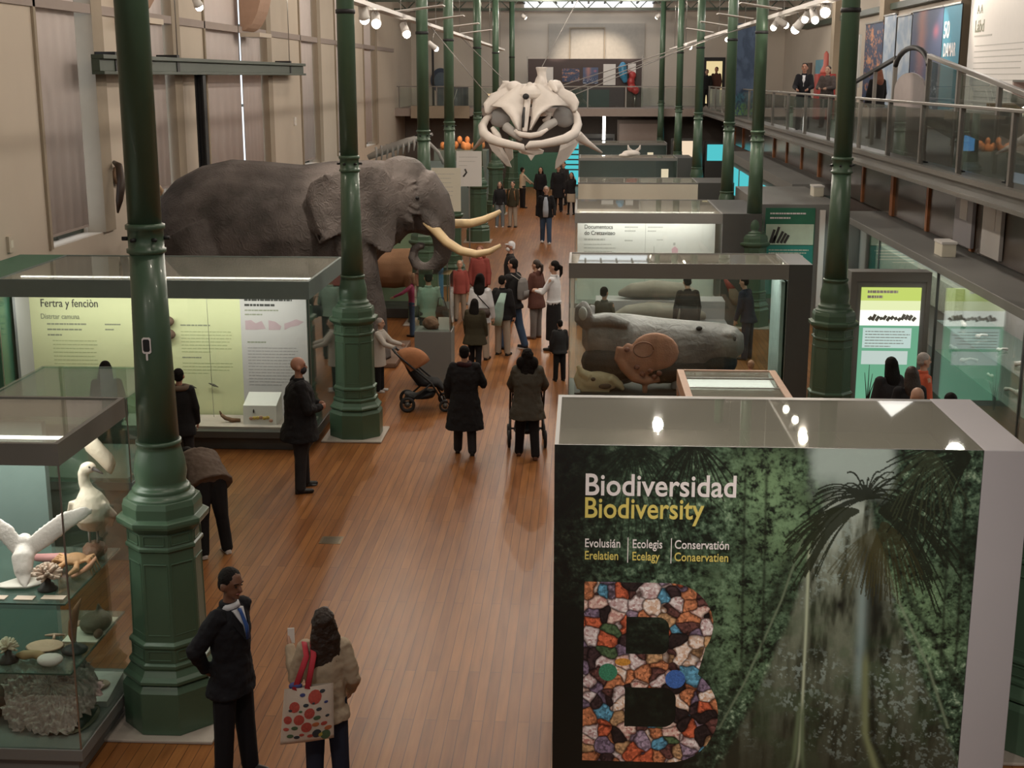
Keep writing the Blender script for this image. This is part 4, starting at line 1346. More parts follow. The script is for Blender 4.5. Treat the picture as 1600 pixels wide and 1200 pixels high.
# folds at the jaw, neck and round the eye
for r_, c_ in ((.17, .032), (.27, .03)):
    b.tube([(-3.12 + r_ * math.cos(a), EY - .455 + .10 * (r_ - .1), 3.17 + r_ * 1.15 * math.sin(a)) for a in np.linspace(1.6, 4.9, 9)], c_, 6)
for x0, z0, z1 in ((-3.42, 3.05, 2.55), (-3.34, 2.98, 2.50), (-3.26, 2.90, 2.52)):
    b.tube([(x0 - .02, EY - .40, z0), (x0 + .03, EY - .42, (z0 + z1) / 2), (x0 + .02, EY - .30, z1)], [.03, .045, .03], 8)
hide = b.build('hide', M['elephant'], el, vox=.03, sm=3)
for s, pts in ((-1, [(-2.98, -.28, 2.72), (-2.80, -.33, 2.55), (-2.58, -.42, 2.33), (-2.30, -.50, 2.17), (-2.0, -.56, 2.12), (-1.75, -.58, 2.17), (-1.53, -.56, 2.29)]), (1, [(-2.98, .28, 2.75), (-2.75, .36, 2.66), (-2.5, .50, 2.58), (-2.2, .66, 2.57), (-1.95, .78, 2.63), (-1.75, .84, 2.72), (-1.62, .84, 2.80)])):
    MB().tube([(x, EY + y, z) for x, y, z in pts], [.095, .10, .092, .085, .075, .06, .035], 14).build('tusk', M['ivory'], el)
for s in (-1, 1): MB().ell((-3.12, EY + s * .462, 3.17), (.035, .02, .03)).build('eye', M['black'], el)
pl = thing('elephant_plinth', 'low dark plinth under the elephant feet', 'plinth', (-5.8, EY, 0))
MB().box((-8.6, EY - 1.1, 0), (-3.5, EY + 1.15, .10)).build('plinth', pm('plinth_brown', (.14, .08, .05), .6), pl, bevel=.02)

# tan antelope behind the elephant foreleg
an = thing('antelope', 'tan stuffed antelope seen behind the elephant foreleg', 'antelope', (-4.6, 30.2, 0))
b = MB().loft([ring(-5.35, 1.15, .16, .25, 30.2), ring(-5.2, 1.15, .32, .42, 30.2), ring(-4.8, 1.10, .38, .46, 30.2), ring(-4.3, 1.08, .38, .46, 30.2), ring(-3.9, 1.12, .32, .44, 30.2), ring(-3.72, 1.2, .22, .30, 30.2)], 18)
b.tube([(-3.85, 30.2, 1.25), (-3.55, 30.2, 1.5), (-3.38, 30.2, 1.62)], [.26, .18, .13], 12).capsule((-3.38, 30.2, 1.64), (-3.08, 30.2, 1.5), .11, .06)
for x in (-3.95, -5.15):
    for s in (-1, 1):
        k = .10 if x < -5 else -.03
        b.tube([(x, 30.2 + s * .2, 1.0), (x + .02, 30.2 + s * .2, .6), (x - k, 30.2 + s * .2, .42), (x, 30.2 + s * .2, .23)], [.16, .09, .06, .055], 10)
for s in (-1, 1): b.tube([(-3.4, 30.2 + s * .08, 1.70), (-3.5, 30.2 + s * .2, 1.82)], [.05, .02], 8)
b.build('hide', pm('tan_hide', (.36, .20, .11), .8, var=.25, scale=3, bump=.3), an, vox=.03, sm=3)
for s in (-1, 1): MB().tube([(-3.42, 30.2 + s * .05, 1.72), (-3.55, 30.2 + s * .09, 1.95), (-3.5, 30.2 + s * .13, 2.2)], [.03, .022, .006], 8).build('horn', M['bone_dark'], an)
pl = thing('antelope_plinth', 'dark plinth the tan antelope stands on', 'plinth', (-4.5, 30.2, 0))
MB().box((-5.6, 29.75, 0), (-2.95, 30.8, .22)).build('plinth', M['grey_dark'], pl, bevel=.01)
gb = thing('green_backdrop_board', 'pale green backdrop board behind the antelope', 'backdrop board', (-4.9, 31.2, 0))
MB().box((-6.6, 31.2, 0), (-3.7, 31.3, 2.5)).build('board', pm('sage_board', (.22, .32, .20), .7, var=.25, scale=.8), gb)
MB().box((-3.69, 31.22, 0), (-3.3, 31.28, 2.45)).build('blue_edge', pm('blue_edge', (.10, .28, .50), .6), gb)

# ---------------------------------------------------------------- hanging whale skull
def S(px, py, d=0.0): return (-2.85 + (px - 745) * .01713, 36 + d, 4.31 - (py - 185) * .0168)
wh = thing('whale_skull', 'huge white whale skull hanging over the middle of the hall', 'whale skull', (-1.4, 36.6, 4.3))
b = MB()
# cranium with lobes
b.ell(S(830, 147, 1.0), (.70, .6, .28)).ell(S(800, 137, 1.0), (.24, .35, .17)).ell(S(866, 137, 1.0), (.22, .35, .20)).ell(S(842, 131, 1.0), (.15, .30, .24))
b.capsule(S(797, 134, .8), S(806, 146, .6), .09, .06).capsule(S(860, 131, .8), S(868, 142, .6), .10, .06).capsule(S(826, 134, .7), S(820, 148, .5), .10, .06)
for (xa, ya), (xb, yb) in (((786, 132), (776, 141)), ((790, 130), (783, 128)), ((872, 130), (879, 137)), ((895, 150), (902, 158)), ((765, 152), (757, 160)), ((760, 172), (759, 184)), ((897, 170), (898, 182))): b.capsule(S(xa, ya, .85), S(xb, yb, .8), .07, .03)
b.tube([S(845, 134, 1.0), S(845, 122, 1.0), S(844, 112, 1.0), S(844, 105, 1.0)], [.17, .12, .13, .17], 12)
for sgn, pts in ((-1, [(815, 150), (790, 152), (770, 158), (760, 168), (759, 178)]), (1, [(850, 150), (872, 150), (888, 156), (897, 165), (897, 175)])):
    b.tube([S(x, y, .95 - .08 * i) for i, (x, y) in enumerate(pts)], [.26, .24, .22, .17, .08], 12, flat=.6, upv=(0, 1, 0))
b.build('cranium', M['bone'], wh, vox=.024, sm=2)
# rostrum: two curved triangular plates meeting at the groove
def plate(pts, name, th=.05, m=M['bone']):
    n = len(pts)
    vs = [Vector(p) for p in pts] + [Vector(p) + Vector((0, th, 0)) for p in pts]
    fs = [tuple(range(n)), tuple(range(n, 2 * n))[::-1]] + [(i, n + i, n + (i + 1) % n, (i + 1) % n) for i in range(n)]
    return MB().add(vs, fs).build(name, m, wh, bevel=.012)
def wing(edge_in, edge_out, name):
    vs, fs = [], []
    m = len(edge_in)
    K = 8
    for sd in (0, .05):
        for (a, b_) in zip(edge_in, edge_out):
            for k in range(K + 1):
                t = k / K
                p = Vector(a) * (1 - t) + Vector(b_) * t
                vs.append(p + Vector((0, sd - .16 * math.sin(PI * t), .03 * math.sin(PI * t))))
    W = K + 1
    P = m * W
    for sd in (0, 1):
        for i in range(m - 1):
            for k in range(K):
                f = (sd * P + i * W + k, sd * P + i * W + k + 1, sd * P + (i + 1) * W + k + 1, sd * P + (i + 1) * W + k)
                fs.append(f if sd else f[::-1])
    for i in range(m - 1):
        for k in (0, K): fs.append((i * W + k, (i + 1) * W + k, P + (i + 1) * W + k, P + i * W + k))
    for i in (0, m - 1):
        for k in range(K): fs.append((i * W + k, i * W + k + 1, P + i * W + k + 1, P + i * W + k))
    return MB().add(vs, fs, True).build(name, M['bone'], wh)
dep = (.72, .60, .48, .30, .08, -.28)
def edge(pts): return [S(x, y, d) for (x, y), d in zip(pts, dep)]
wing(edge([(818, 134), (818, 148), (817, 160), (817, 172), (816, 187), (816, 204)]), edge([(806, 133), (784, 150), (764, 166), (782, 168), (796, 182), (808, 203)]), 'rostrum_plate')
wing(edge([(832, 134), (832, 148), (831, 160), (830, 173), (829, 188), (827, 204)]), edge([(846, 133), (868, 147), (889, 166), (866, 165), (846, 177), (831, 203)]), 'rostrum_plate')
MB().tube([S(824, 140, .75), S(823, 160, .45), S(822, 180, .10), S(821, 204, -.32)], [.10, .09, .08, .07], 10, flat=.6).build('rostrum_ridge', M['bone'], wh)
MB().tube([S(819, 168, .05), S(818, 182, -.12), S(818, 198, -.28)], [.03, .04, .03], 8).build('groove', M['black'], wh)
MB().ell(S(821, 151, .30), (.09, .05, .08)).build('nostril', M['black'], wh)
# scrolls behind the plates
for sgn, c in ((-1, 778), (1, 881)):
    MB().ell(S(c, 183, .85), (.31, .12, .30)).build('grey_bulla', pm('grey_bulla', (.33, .33, .33), .7), wh)
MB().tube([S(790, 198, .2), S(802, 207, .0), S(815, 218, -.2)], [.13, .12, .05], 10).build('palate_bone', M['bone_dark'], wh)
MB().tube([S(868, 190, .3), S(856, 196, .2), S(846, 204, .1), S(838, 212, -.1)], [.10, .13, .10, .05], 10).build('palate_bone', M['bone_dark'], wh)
MB().tube([S(806, 203, -.3), S(815, 209, -.4), S(830, 211, -.42), S(845, 208, -.4), S(856, 201, -.3)], [.05, .075, .08, .07, .04], 10).build('palate_rim', M['bone'], wh)
MB().tube([S(843, 180, .6), S(851, 176, .55), S(858, 178, .6), S(855, 187, .6), S(847, 190, .6)], [.05, .07, .08, .07, .04], 10).build('ear_bone', M['bone'], wh)
# mandibles: two bowed bones meeting at the front
MB().tube([S(768, 178, .9), S(757, 187, .7), S(752, 198, .4), S(756, 209, .05), S(769, 217, -.3), S(787, 222, -.55), S(804, 225, -.72), S(818, 228, -.8), S(821, 234, -.8)], [.07, .09, .115, .13, .13, .12, .105, .10, .05], 14).build('mandible', M['bone'], wh)
MB().tube([S(893, 170, .9), S(901, 182, .7), S(903, 195, .4), S(898, 208, .05), S(884, 216, -.3), S(866, 220, -.55), S(848, 223, -.72), S(831, 224, -.8), S(824, 229, -.8)], [.07, .09, .115, .13, .13, .12, .105, .11, .05], 14).build('mandible', M['bone'], wh)
MB().tube([S(768, 200, .3), S(776, 212, .2), S(782, 216, .1)], [.06, .10, .04], 8).build('inner_bone', M['bone'], wh)
# lower blades and struts
def blade(pts, name):
    MB().prism([(p[0], p[1]) for p in pts], (0, 0, 0), (1, 0, 0), (0, 1, 0), .01)
    q = [S(x, y, d) for x, y, d in pts]
    return plate(q, name, .10)
blade([(757, 222, .9), (772, 224, .8), (783, 234, .7), (792, 250, .6), (798, 264, .5), (790, 262, .55), (777, 250, .7), (765, 238, .8)], 'jaw_blade')
blade([(902, 208, .9), (906, 222, .9), (898, 236, .8), (888, 250, .7), (874, 263, .6), (867, 267, .5), (868, 254, .5), (873, 238, .5), (876, 224, .6), (888, 218, .8)], 'jaw_blade')
blade([(783, 228, .9), (798, 226, .8), (800, 250, .7), (792, 258, .8)], 'jaw_blade')
blade([(806, 232, .2), (820, 236, .1), (836, 230, .1), (850, 236, .2), (848, 241, .2), (836, 243, .15), (830, 252, .1), (824, 243, .15), (812, 240, .2)], 'sternum')
MB().tube([S(757, 214, .9), S(745, 225, 1.1), S(733, 238, 1.3)], [.11, .07, .03], 10).build('side_strut', M['bone'], wh)
MB().tube([S(903, 214, .9), S(918, 226, 1.1), S(942, 243, 1.4)], [.14, .09, .03], 10).build('side_strut', M['bone'], wh)
CG = pm('cable_grey', (.30, .28, .26), .5)
for p, q, lab in ((S(795, 136, 1.0), (-3.7, 41, 6.55), 'longer thin cable from the whale skull to the left lighting track'), (S(765, 158, .9), (-3.7, 33, 6.55), 'shorter thin cable from the whale skull to the left lighting track'),
                  (S(870, 136, 1.0), (3.95, 33, 6.58), 'steepest thin cable from the whale skull to the right lighting track'), (S(884, 154, .9), (3.95, 44, 6.58), 'lowest thin cable from the whale skull to the right lighting track'),
                  (S(880, 146, .9), (3.95, 38, 6.58), 'middle thin cable from the whale skull to the right lighting track'), (S(845, 104, 1.0), (.6, 44, 9.28), 'thin cable rising from the neck of the whale skull to the roof')):
    t = thing('suspension_cable', lab, 'cable', p, 0, 'cables holding the whale skull')
    MB().tube([p, q], .012, 5).build('cable', CG, t)

# ---------------------------------------------------------------- sea specimens in the tall left case
def spec(name, lab, cat, loc, group=None): return thing(name, lab, cat, loc, 0, group)
Zt, Zm, Zb = 1.461, .881, .261
tint = lambda n, c, **k: pm(n, c, k.pop('rough', .6), **k)
bd = spec('flying_bird', 'white bird with long spread wings on the upper shelf of the left case', 'bird', (-4.42, 9.72, Zt))
b = MB().tube([(-4.38, 9.62, 1.50), (-4.40, 9.68, 1.56), (-4.43, 9.76, 1.66), (-4.44, 9.82, 1.72)], [.03, .07, .09, .055], 12).ell((-4.45, 9.86, 1.77), (.06, .07, .055)).tube([(-4.38, 9.64, 1.54), (-4.34, 9.56, 1.475)], [.055, .02], 10, flat=.5)
for s, pts in ((1, [(-4.41, 9.80, 1.70), (-4.28, 9.86, 1.80), (-4.12, 9.92, 1.92), (-3.97, 9.98, 1.98), (-3.93, 10.02, 1.97)]), (-1, [(-4.47, 9.80, 1.70), (-4.58, 9.84, 1.83), (-4.75, 9.88, 1.92), (-4.95, 9.92, 1.92), (-5.05, 9.95, 1.88)])):
    b.tube(pts, [.07, .085, .08, .05, .015], 10, flat=.22, upv=(0, 1, 0))
b.build('plumage', tint('white_plumage', (.66, .58, .56), var=.12, bump=.3), bd, vox=.012, sm=2)
MB().tube([(-4.46, 9.90, 1.77), (-4.47, 9.98, 1.76)], [.02, .004], 8).build('beak', M['bone_dark'], bd)
bx = -4.05
bd = spec('wading_bird', 'plump white standing bird with a long dark bill on a brown rock', 'bird', (bx, 10.30, Zt))
b = MB().loft([((bx, 10.32, 1.70), (.05, 0, 0), (0, .05, 0)), ((bx, 10.30, 1.74), (.11, 0, 0), (0, .12, 0)), ((bx, 10.28, 1.83), (.15, 0, 0), (0, .165, 0)), ((bx + .01, 10.27, 1.94), (.145, 0, 0), (0, .155, 0)), ((bx + .01, 10.26, 2.03), (.10, 0, 0), (0, .10, 0)), ((bx - .01, 10.26, 2.09), (.05, 0, 0), (0, .05, 0))], 16)
b.tube([(bx, 10.27, 2.04), (bx - .035, 10.27, 2.13), (bx - .035, 10.26, 2.21), (bx, 10.25, 2.27)], [.055, .048, .046, .05], 12).ell((bx + .02, 10.24, 2.27), (.065, .05, .05)).tube([(bx, 10.38, 1.78), (bx, 10.46, 1.64), (bx - .01, 10.5, 1.57)], [.07, .05, .012], 8, flat=.5)
for s in (-1, 1): b.tube([(bx + s * .12, 10.22, 1.98), (bx + s * .15, 10.30, 1.86), (bx + s * .10, 10.42, 1.70)], [.04, .07, .02], 10, flat=.5)
b.build('plumage', tint('cream_plumage', (.72, .60, .50), var=.12, bump=.35, bscale=30), bd, vox=.011, sm=1)
MB().tube([(bx + .07, 10.22, 2.265), (bx + .12, 10.18, 2.262), (bx + .175, 10.14, 2.25)], [.020, .014, .005], 8).build('bill', M['black'], bd)
MB().ell((bx + .045, 10.20, 2.285), (.009, .008, .009)).build('eye', M['black'], bd)
for s in (-1, 1): MB().tube([(bx + .035 * s, 10.30, 1.73), (bx + .035 * s, 10.29, 1.60)], .012, 6).build('leg', M['bone_dark'], bd)
rkk = spec('brown_rock', 'brown rock under the standing white bird', 'rock', (-4.03, 10.3, Zt))
MB().ell((-4.05, 10.3, Zt + .07), (.10, .13, .075)).build('rock', tint('brown_rock', (.22, .10, .06), var=.4, bump=.5), rkk, vox=.015, disp=(.03, .05))
cb = spec('crab_specimen', 'orange spiny crab on the upper shelf beside the flying bird', 'crab', (-4.1, 9.95, Zt))
b = MB().ell((-4.10, 9.98, Zt + .11), (.10, .10, .045))
for k in range(4):
    for s in (-1, 1):
        b.tube([(-4.10 + s * .06, 9.93 + .03 * k, Zt + .10), (-4.10 + s * .14, 9.90 + .045 * k, Zt + .13), (-4.10 + s * .19, 9.86 + .06 * k, Zt + .005)], [.018, .015, .006], 6)
for s in (-1, 1): b.tube([(-4.10 + s * .05, 9.90, Zt + .10), (-4.10 + s * .08, 9.80, Zt + .09), (-4.10 + s * .02, 9.74, Zt + .05)], [.02, .03, .012], 8)
b.build('shell', tint('orange_crab', (.60, .32, .16), var=.3, scale=20, bump=.4), cb, vox=.009)
def rnd_coral(name, lab, loc, r_, m, base=True, seed=0, flat=1.0, n=60):
    t = spec(name, lab, 'coral', loc)
    rn = random.Random(seed)
    b = MB()
    h = .085 if base else .02
    for k in range(n):
        a, q = rn.random() * 2 * PI, math.acos(rn.random() * 1.1 - .1)
        d = Vector((math.sin(q) * math.cos(a), math.sin(q) * math.sin(a), math.cos(q) * flat))
        c = Vector(loc) + Vector((0, 0, h + r_ * .35))
        b.tube([c, c + d * r_ * .7, c + d * r_ * (.95 + .15 * rn.random())], [r_ * .16, r_ * .13, r_ * .10], 6)
    b.build('coral_head', m, t)
    if base: MB().lathe(loc, [(.075, 0), (.08, .012), (.055, .03), (.05, .05), (.03, .055), (.03, .10)], 20).build('stand', M['black'], t)
    return t
cor = tint('pinkish_coral', (.62, .46, .38), var=.2, scale=30)
rnd_coral('coral_on_stand', 'pinkish brain coral on a black stand, upper shelf front', (-4.17, 9.58, Zt), .115, cor, seed=1, flat=.8)
rnd_coral('coral_on_stand', 'small cream branching coral on a black stand, middle shelf front', (-4.50, 9.50, Zm), .085, tint('cream_coral', (.70, .60, .46), var=.2), seed=2, n=40)
sh = spec('shell_specimen', 'open orange-pink shell on the upper shelf under the standing bird', 'shell', (-4.0, 9.85, Zt))
MB().loft([((-4.06, 9.83, Zt + .01), (.02, 0, 0), (0, .03, 0)), ((-4.0, 9.86, Zt + .05), (.09, 0, .03), (0, .05, 0)), ((-3.95, 9.9, Zt + .10), (.07, 0, .05), (0, .04, 0)), ((-3.92, 9.92, Zt + .14), (.02, 0, .02), (0, .02, 0))], 12).build('shell', tint('orange_shell', (.52, .24, .14), var=.3), sh)
fb = spec('bone_slab', 'flat pale bone slab lying under the flying bird', 'bone', (-4.42, 9.65, Zt))
MB().loft([((-4.6, 9.62, Zt + .012), (0, .03, 0), (0, 0, .01)), ((-4.48, 9.65, Zt + .022), (0, .11, 0), (0, 0, .02)), ((-4.32, 9.68, Zt + .022), (0, .12, 0), (0, 0, .02)), ((-4.25, 9.7, Zt + .015), (0, .05, 0), (0, 0, .012))], 12).build('bone', M['bone'], fb)
pk_ = spec('pink_specimen', 'long pinkish red specimen at the back of the upper shelf', 'specimen', (-4.25, 10.15, Zt))
MB().tube([(-4.5, 10.15, Zt + .05), (-4.25, 10.12, Zt + .055), (-4.05, 10.15, Zt + .04)], [.03, .05, .02], 10).build('specimen', tint('rose_specimen', (.48, .22, .22)), pk_)
for k, (x, y, w, lab) in enumerate(((-4.50, 9.40, .075, 'left'), (-4.28, 9.40, .075, 'middle'), (-4.06, 9.42, .09, 'right'))):
    t = spec('label_card', 'pinkish label card at the front edge of the upper shelf, %s one' % lab, 'card', (x, y, Zt), 'label cards on the upper shelf')
    MB().box((x - w, y - .04, Zt), (x + w, y + .04, Zt + .006)).build('card', tint('pink_card', (.62, .48, .40)), t)
wb = spec('hanging_whalebone', 'pale plank-like bone held high at the back of the left case', 'bone', (-4.0, 10.45, 2.2))
MB().loft([((-4.12, 10.45, 2.46), (.02, 0, .04), (0, .04, 0)), ((-4.08, 10.45, 2.42), (.04, 0, .07), (0, .05, 0)), ((-4.0, 10.45, 2.33), (.03, 0, .07), (0, .05, 0)), ((-3.93, 10.45, 2.25), (.03, 0, .07), (0, .05, 0)), ((-3.90, 10.45, 2.20), (.02, 0, .05), (0, .04, 0))], 12).build('bone', tint('tan_bone', (.60, .50, .40), bump=.3), wb)
MB().tube([(-4.0, 10.47, 2.3), (-4.0, 10.585, 2.3)], .01, 6).build('bracket', M['steel'], wb)
ts = spec('turtle_shell', 'brown ridged shell on a cream board on the middle shelf', 'shell', (-4.05, 10.1, Zm))
MB().ell((-4.03, 10.15, Zm + .07), (.13, .17, .085)).prism([(-.12, 0), (0, .14), (.12, 0)], (-4.03, 10.2, Zm + .08), (0, 1, 0), (0, 0, 1), .02).build('shell', tint('brown_shell', (.15, .11, .07), var=.4, bump=.3), ts, vox=.012, sm=2)
MB().ell((-3.95, 9.98, Zm + .04), (.035, .06, .035)).build('head', tint('brown_scale', (.16, .07, .04)), ts)
MB().box((-4.22, 9.88, Zm), (-3.93, 10.40, Zm + .008)).build('board', M['cream'], ts)
tsh = spec('tall_red_shell', 'tall narrow red-brown shell on a black round stand', 'shell', (-4.05, 9.72, Zm))
MB().tube([(-4.05, 9.72, Zm + .06), (-4.06, 9.72, Zm + .15), (-4.05, 9.73, Zm + .25), (-4.02, 9.74, Zm + .36), (-3.98, 9.76, Zm + .44)], [.02, .045, .05, .035, .008], 12, flat=.7).build('shell', tint('red_shell', (.36, .15, .08), var=.3), tsh)
MB().lathe((-4.05, 9.72, Zm), [(.10, 0), (.105, .015), (.08, .035), (.03, .05), (.02, .08)], 20).build('stand', M['black'], tsh)
ws = spec('white_shell', 'round white shell at the front corner of the middle shelf', 'shell', (-4.15, 9.45, Zm))
MB().ell((-4.15, 9.45, Zm + .045), (.10, .07, .05)).ell((-4.11, 9.46, Zm + .05), (.07, .05, .045)).build('shell', tint('white_shell', (.80, .72, .68), bump=.2), ws, vox=.01, sm=2)
tp = spec('tan_plate_coral', 'flat tan plate coral lying on the middle shelf', 'coral', (-4.32, 9.75, Zm))
MB().lathe((-4.32, 9.78, Zm), [(.10, 0), (.155, .012), (.14, .02), (.05, .016)], 18, sy=.8).build('plate', tint('tan_plate', (.52, .34, .24), var=.2, bump=.4), tp)
cs = spec('curled_specimen', 'curled brown specimen beside the tan plate coral', 'specimen', (-4.33, 9.55, Zm))
MB().tube([(-4.45, 9.55, Zm + .03), (-4.38, 9.52, Zm + .05), (-4.32, 9.56, Zm + .04), (-4.26, 9.52, Zm + .05), (-4.22, 9.56, Zm + .03)], [.02, .04, .035, .04, .015], 8).build('specimen', tint('ochre_specimen', (.42, .28, .14), var=.3), cs)
for x, y, lab in ((-4.32, 9.98, 'small pink branched specimen on the middle shelf, nearer the glass'), (-4.22, 10.25, 'small pink branched specimen on the middle shelf, at the back')):
    t = spec('branched_specimen', lab, 'specimen', (x, y, Zm), 'pink branched specimens')
    MB().tube([(x - .08, y, Zm + .012), (x, y, Zm + .02), (x + .08, y + .02, Zm + .012)], [.008, .014, .008], 6).tube([(x, y, Zm + .018), (x + .02, y - .07, Zm + .012)], [.012, .012], 6).build('specimen', tint('pink_spec', (.60, .36, .28)), t)
# big fan coral on the base
fc = spec('fan_coral', 'large pinkish grey fan coral at the bottom of the left case', 'coral', (-4.27, 9.68, Zb))
rn = random.Random(8)
vs, fs = [], []
nu, nv = 130, 60
for i in range(nv + 1):
    t = i / nv
    for k in range(nu):
        a = 2 * PI * k / nu
        lob = 1 + .06 * math.sin(5 * a + 1) + .04 * math.sin(11 * a)
        fr = .035 * math.sin(41 * a + 6 * math.sin(9 * t)) * t
        r_ = t * lob + fr * (.5 + rn.random())
        bump_ = .05 * math.sin(23 * t + 2 * math.sin(7 * a)) * math.sin(17 * a + 9 * t) * (.3 + t) + .02 * rn.random()
        up = r_ * math.sin(a)
        vs.append((-4.27 + .40 * r_ * math.cos(a), 9.70 + .24 * up + bump_ * -.6, .575 + .27 * up + bump_ * .7 - .05 * t * t))
vs = [(x, y, max(z, Zb + .008)) for x, y, z in vs]
for i in range(nv):
    for k in range(nu):
        k2 = (k + 1) % nu
        fs.append((i * nu + k, i * nu + k2, (i + 1) * nu + k2, (i + 1) * nu + k))
MB().add(vs, fs, True).build('fan', tint('lilac_coral', (.47, .38, .35), var=.35, scale=40, bump=.5), fc)
MB().loft([((-4.2, 9.62, Zb), (.10, 0, 0), (0, .07, 0)), ((-4.22, 9.66, Zb + .05), (.10, 0, 0), (0, .10, 0)), ((-4.27, 9.72, Zb + .16), (.10, 0, 0), (0, .08, 0))], 12).build('root', M['black'], fc)
bt = spec('dark_brown_mount', 'dark brown rounded mount at the far left of the case base', 'specimen', (-5.0, 10.0, Zb))
MB().loft([((-5.5, 10, Zb + .1), (0, .2, 0), (0, 0, .1)), ((-5.1, 10, Zb + .17), (0, .42, 0), (0, 0, .17)), ((-4.75, 10, Zb + .18), (0, .40, 0), (0, 0, .18)), ((-4.5, 10, Zb + .12), (0, .25, 0), (0, 0, .11)), ((-4.36, 10, Zb + .06), (0, .1, 0), (0, 0, .05))], 16).build('mount', tint('dark_brown', (.07, .04, .03), bump=.3), bt, vox=.02, sm=3)
tr_ = spec('label_tray', 'white tray with a brown fossil slab beside the fan coral', 'tray', (-4.05, 10.2, Zb))
MB().add([(-4.25, 9.98, Zb), (-3.92, 9.98, Zb), (-3.92, 10.4, Zb), (-4.25, 10.4, Zb), (-4.25, 9.98, Zb + .05), (-3.92, 9.98, Zb + .05), (-3.92, 10.4, Zb + .12), (-4.25, 10.4, Zb + .12)], [(0, 3, 2, 1), (4, 5, 6, 7), (0, 1, 5, 4), (1, 2, 6, 5), (2, 3, 7, 6), (3, 0, 4, 7)]).build('tray', M['white'], tr_)
MB().ell((-4.06, 10.2, Zb + .095), (.09, .09, .02)).build('fossil', tint('tan_fossil', (.44, .30, .22)), tr_)
gp = spec('olive_plate', 'olive green plate with a dark pointed shell beside the fan coral', 'plate', (-4.02, 9.68, Zb))
MB().lathe((-4.06, 9.74, Zb), [(.10, 0), (.16, .015), (.17, .02)], 24, sx=.8, sy=1.6).build('plate', tint('olive_plate', (.22, .20, .13)), gp)
MB().tube([(-4.0, 9.55, Zb + .04), (-3.99, 9.72, Zb + .075), (-3.97, 9.88, Zb + .04)], [.03, .055, .01], 10).build('pointed_shell', M['black'], gp)

# ---------------------------------------------------------------- grey stuffed animal in the second case
DZ = .161
hp = spec('hippo', 'grey hippo-like animal lying with a raised round ear at left', 'hippo', (1.4, 22.45, DZ))
b = MB()
Y2 = 22.42
def R2(x, zc, ry, rz): return ((x, Y2, zc), (0, ry, 0), (0, 0, rz))
b.loft([R2(.02, 1.05, .10, .14), R2(.12, 1.08, .26, .34), R2(.40, 1.00, .34, .46), R2(.85, .88, .40, .56), R2(1.35, .80, .42, .58), R2(1.8, .82, .40, .52), R2(2.15, .90, .36, .42), R2(2.45, .95, .33, .34), R2(2.65, .95, .28, .28), R2(2.78, .95, .14, .16)], 22)
b.ell((2.48, Y2 - .05, 1.12), (.22, .25, .14)).ell((1.98, Y2 - .15, 1.18), (.20, .12, .10)).ell((.65, Y2, .60), (.5, .36, .40))
b.tube([(.14, Y2 - .22, 1.26), (.04, Y2 - .28, 1.42), (.03, Y2 - .29, 1.60), (.06, Y2 - .28, 1.70)], [.12, .17, .14, .05], 12, flat=.45, upv=(0, 1, 0)).tube([(.16, Y2 - .2, 1.34), (.5, Y2 - .25, 1.38), (.8, Y2 - .28, 1.30)], [.10, .13, .08], 10).tube([(.16, Y2 + .2, 1.35), (.2, Y2 + .24, 1.55)], [.08, .05], 10)
for x in (.5, 1.7):
    for s in (-1, 1): b.tube([(x, Y2 + s * .2, .6), (x, Y2 + s * .22, .35), (x - .03, Y2 + s * .22, DZ + .02)], [.2, .14, .13], 12)
b.build('hide', skin_material('pale_grey_hide', (.27, .24, .235), (.12, .105, .10), 5.0, .5), hp, vox=.022, sm=2)
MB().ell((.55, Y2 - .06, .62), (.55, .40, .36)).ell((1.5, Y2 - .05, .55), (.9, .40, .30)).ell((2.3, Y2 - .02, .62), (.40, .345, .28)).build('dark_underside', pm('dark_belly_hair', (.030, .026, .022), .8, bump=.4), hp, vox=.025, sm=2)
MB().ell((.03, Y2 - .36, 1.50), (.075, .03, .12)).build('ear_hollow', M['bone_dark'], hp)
MB().ell((2.0, Y2 - .26, 1.25), (.055, .03, .04)).build('eye', M['black'], hp)
MB().ell((2.60, Y2 - .27, 1.08), (.03, .03, .045)).build('nostril', M['black'], hp)
tn = spec('pink_organ_model', 'pink-orange curled anatomical model in front of the grey animal', 'anatomical model', (1.1, 21.97, DZ))
b = MB().ell((1.25, 22.02, .86), (.42, .09, .34)).ell((1.02, 22.0, .70), (.30, .08, .26)).ell((.80, 22.0, .80), (.12, .06, .22)).tube([(.66, 22.0, .95), (.64, 22.0, .75), (.76, 22.0, .58), (.92, 22.0, .42), (1.1, 22.0, .36), (1.35, 22.0, .40)], [.06, .08, .09, .09, .08, .05], 10)
b.tube([(1.1, 22.0, .4), (1.1, 22.0, DZ)], [.05, .05], 8)
b.build('model', pm('salmon_model', (.42, .19, .12), .5, var=.35, scale=5, bump=.3), tn, vox=.018, sm=2)
b = MB()
for x, z in ((.95, .62), (1.05, .5), (1.25, .46), (1.18, .56), (.78, .92), (1.33, .52)): b.ell((x, 21.90, z), (.05, .03, .045))
b.build('darker_lobe', pm('dark_red_model', (.20, .07, .05), .5), tn)
MB().tube([(1.06 + .17 * math.cos(a), 21.925, .92 + .13 * math.sin(a)) for a in np.linspace(0, 6.2, 20)], .012, 6).build('inner_ring', pm('dark_red_line', (.24, .10, .06), .5), tn)
sk2 = spec('cream_skull', 'cream coloured jagged skull in the lower left corner of the second case', 'skull', (.3, 21.98, DZ))
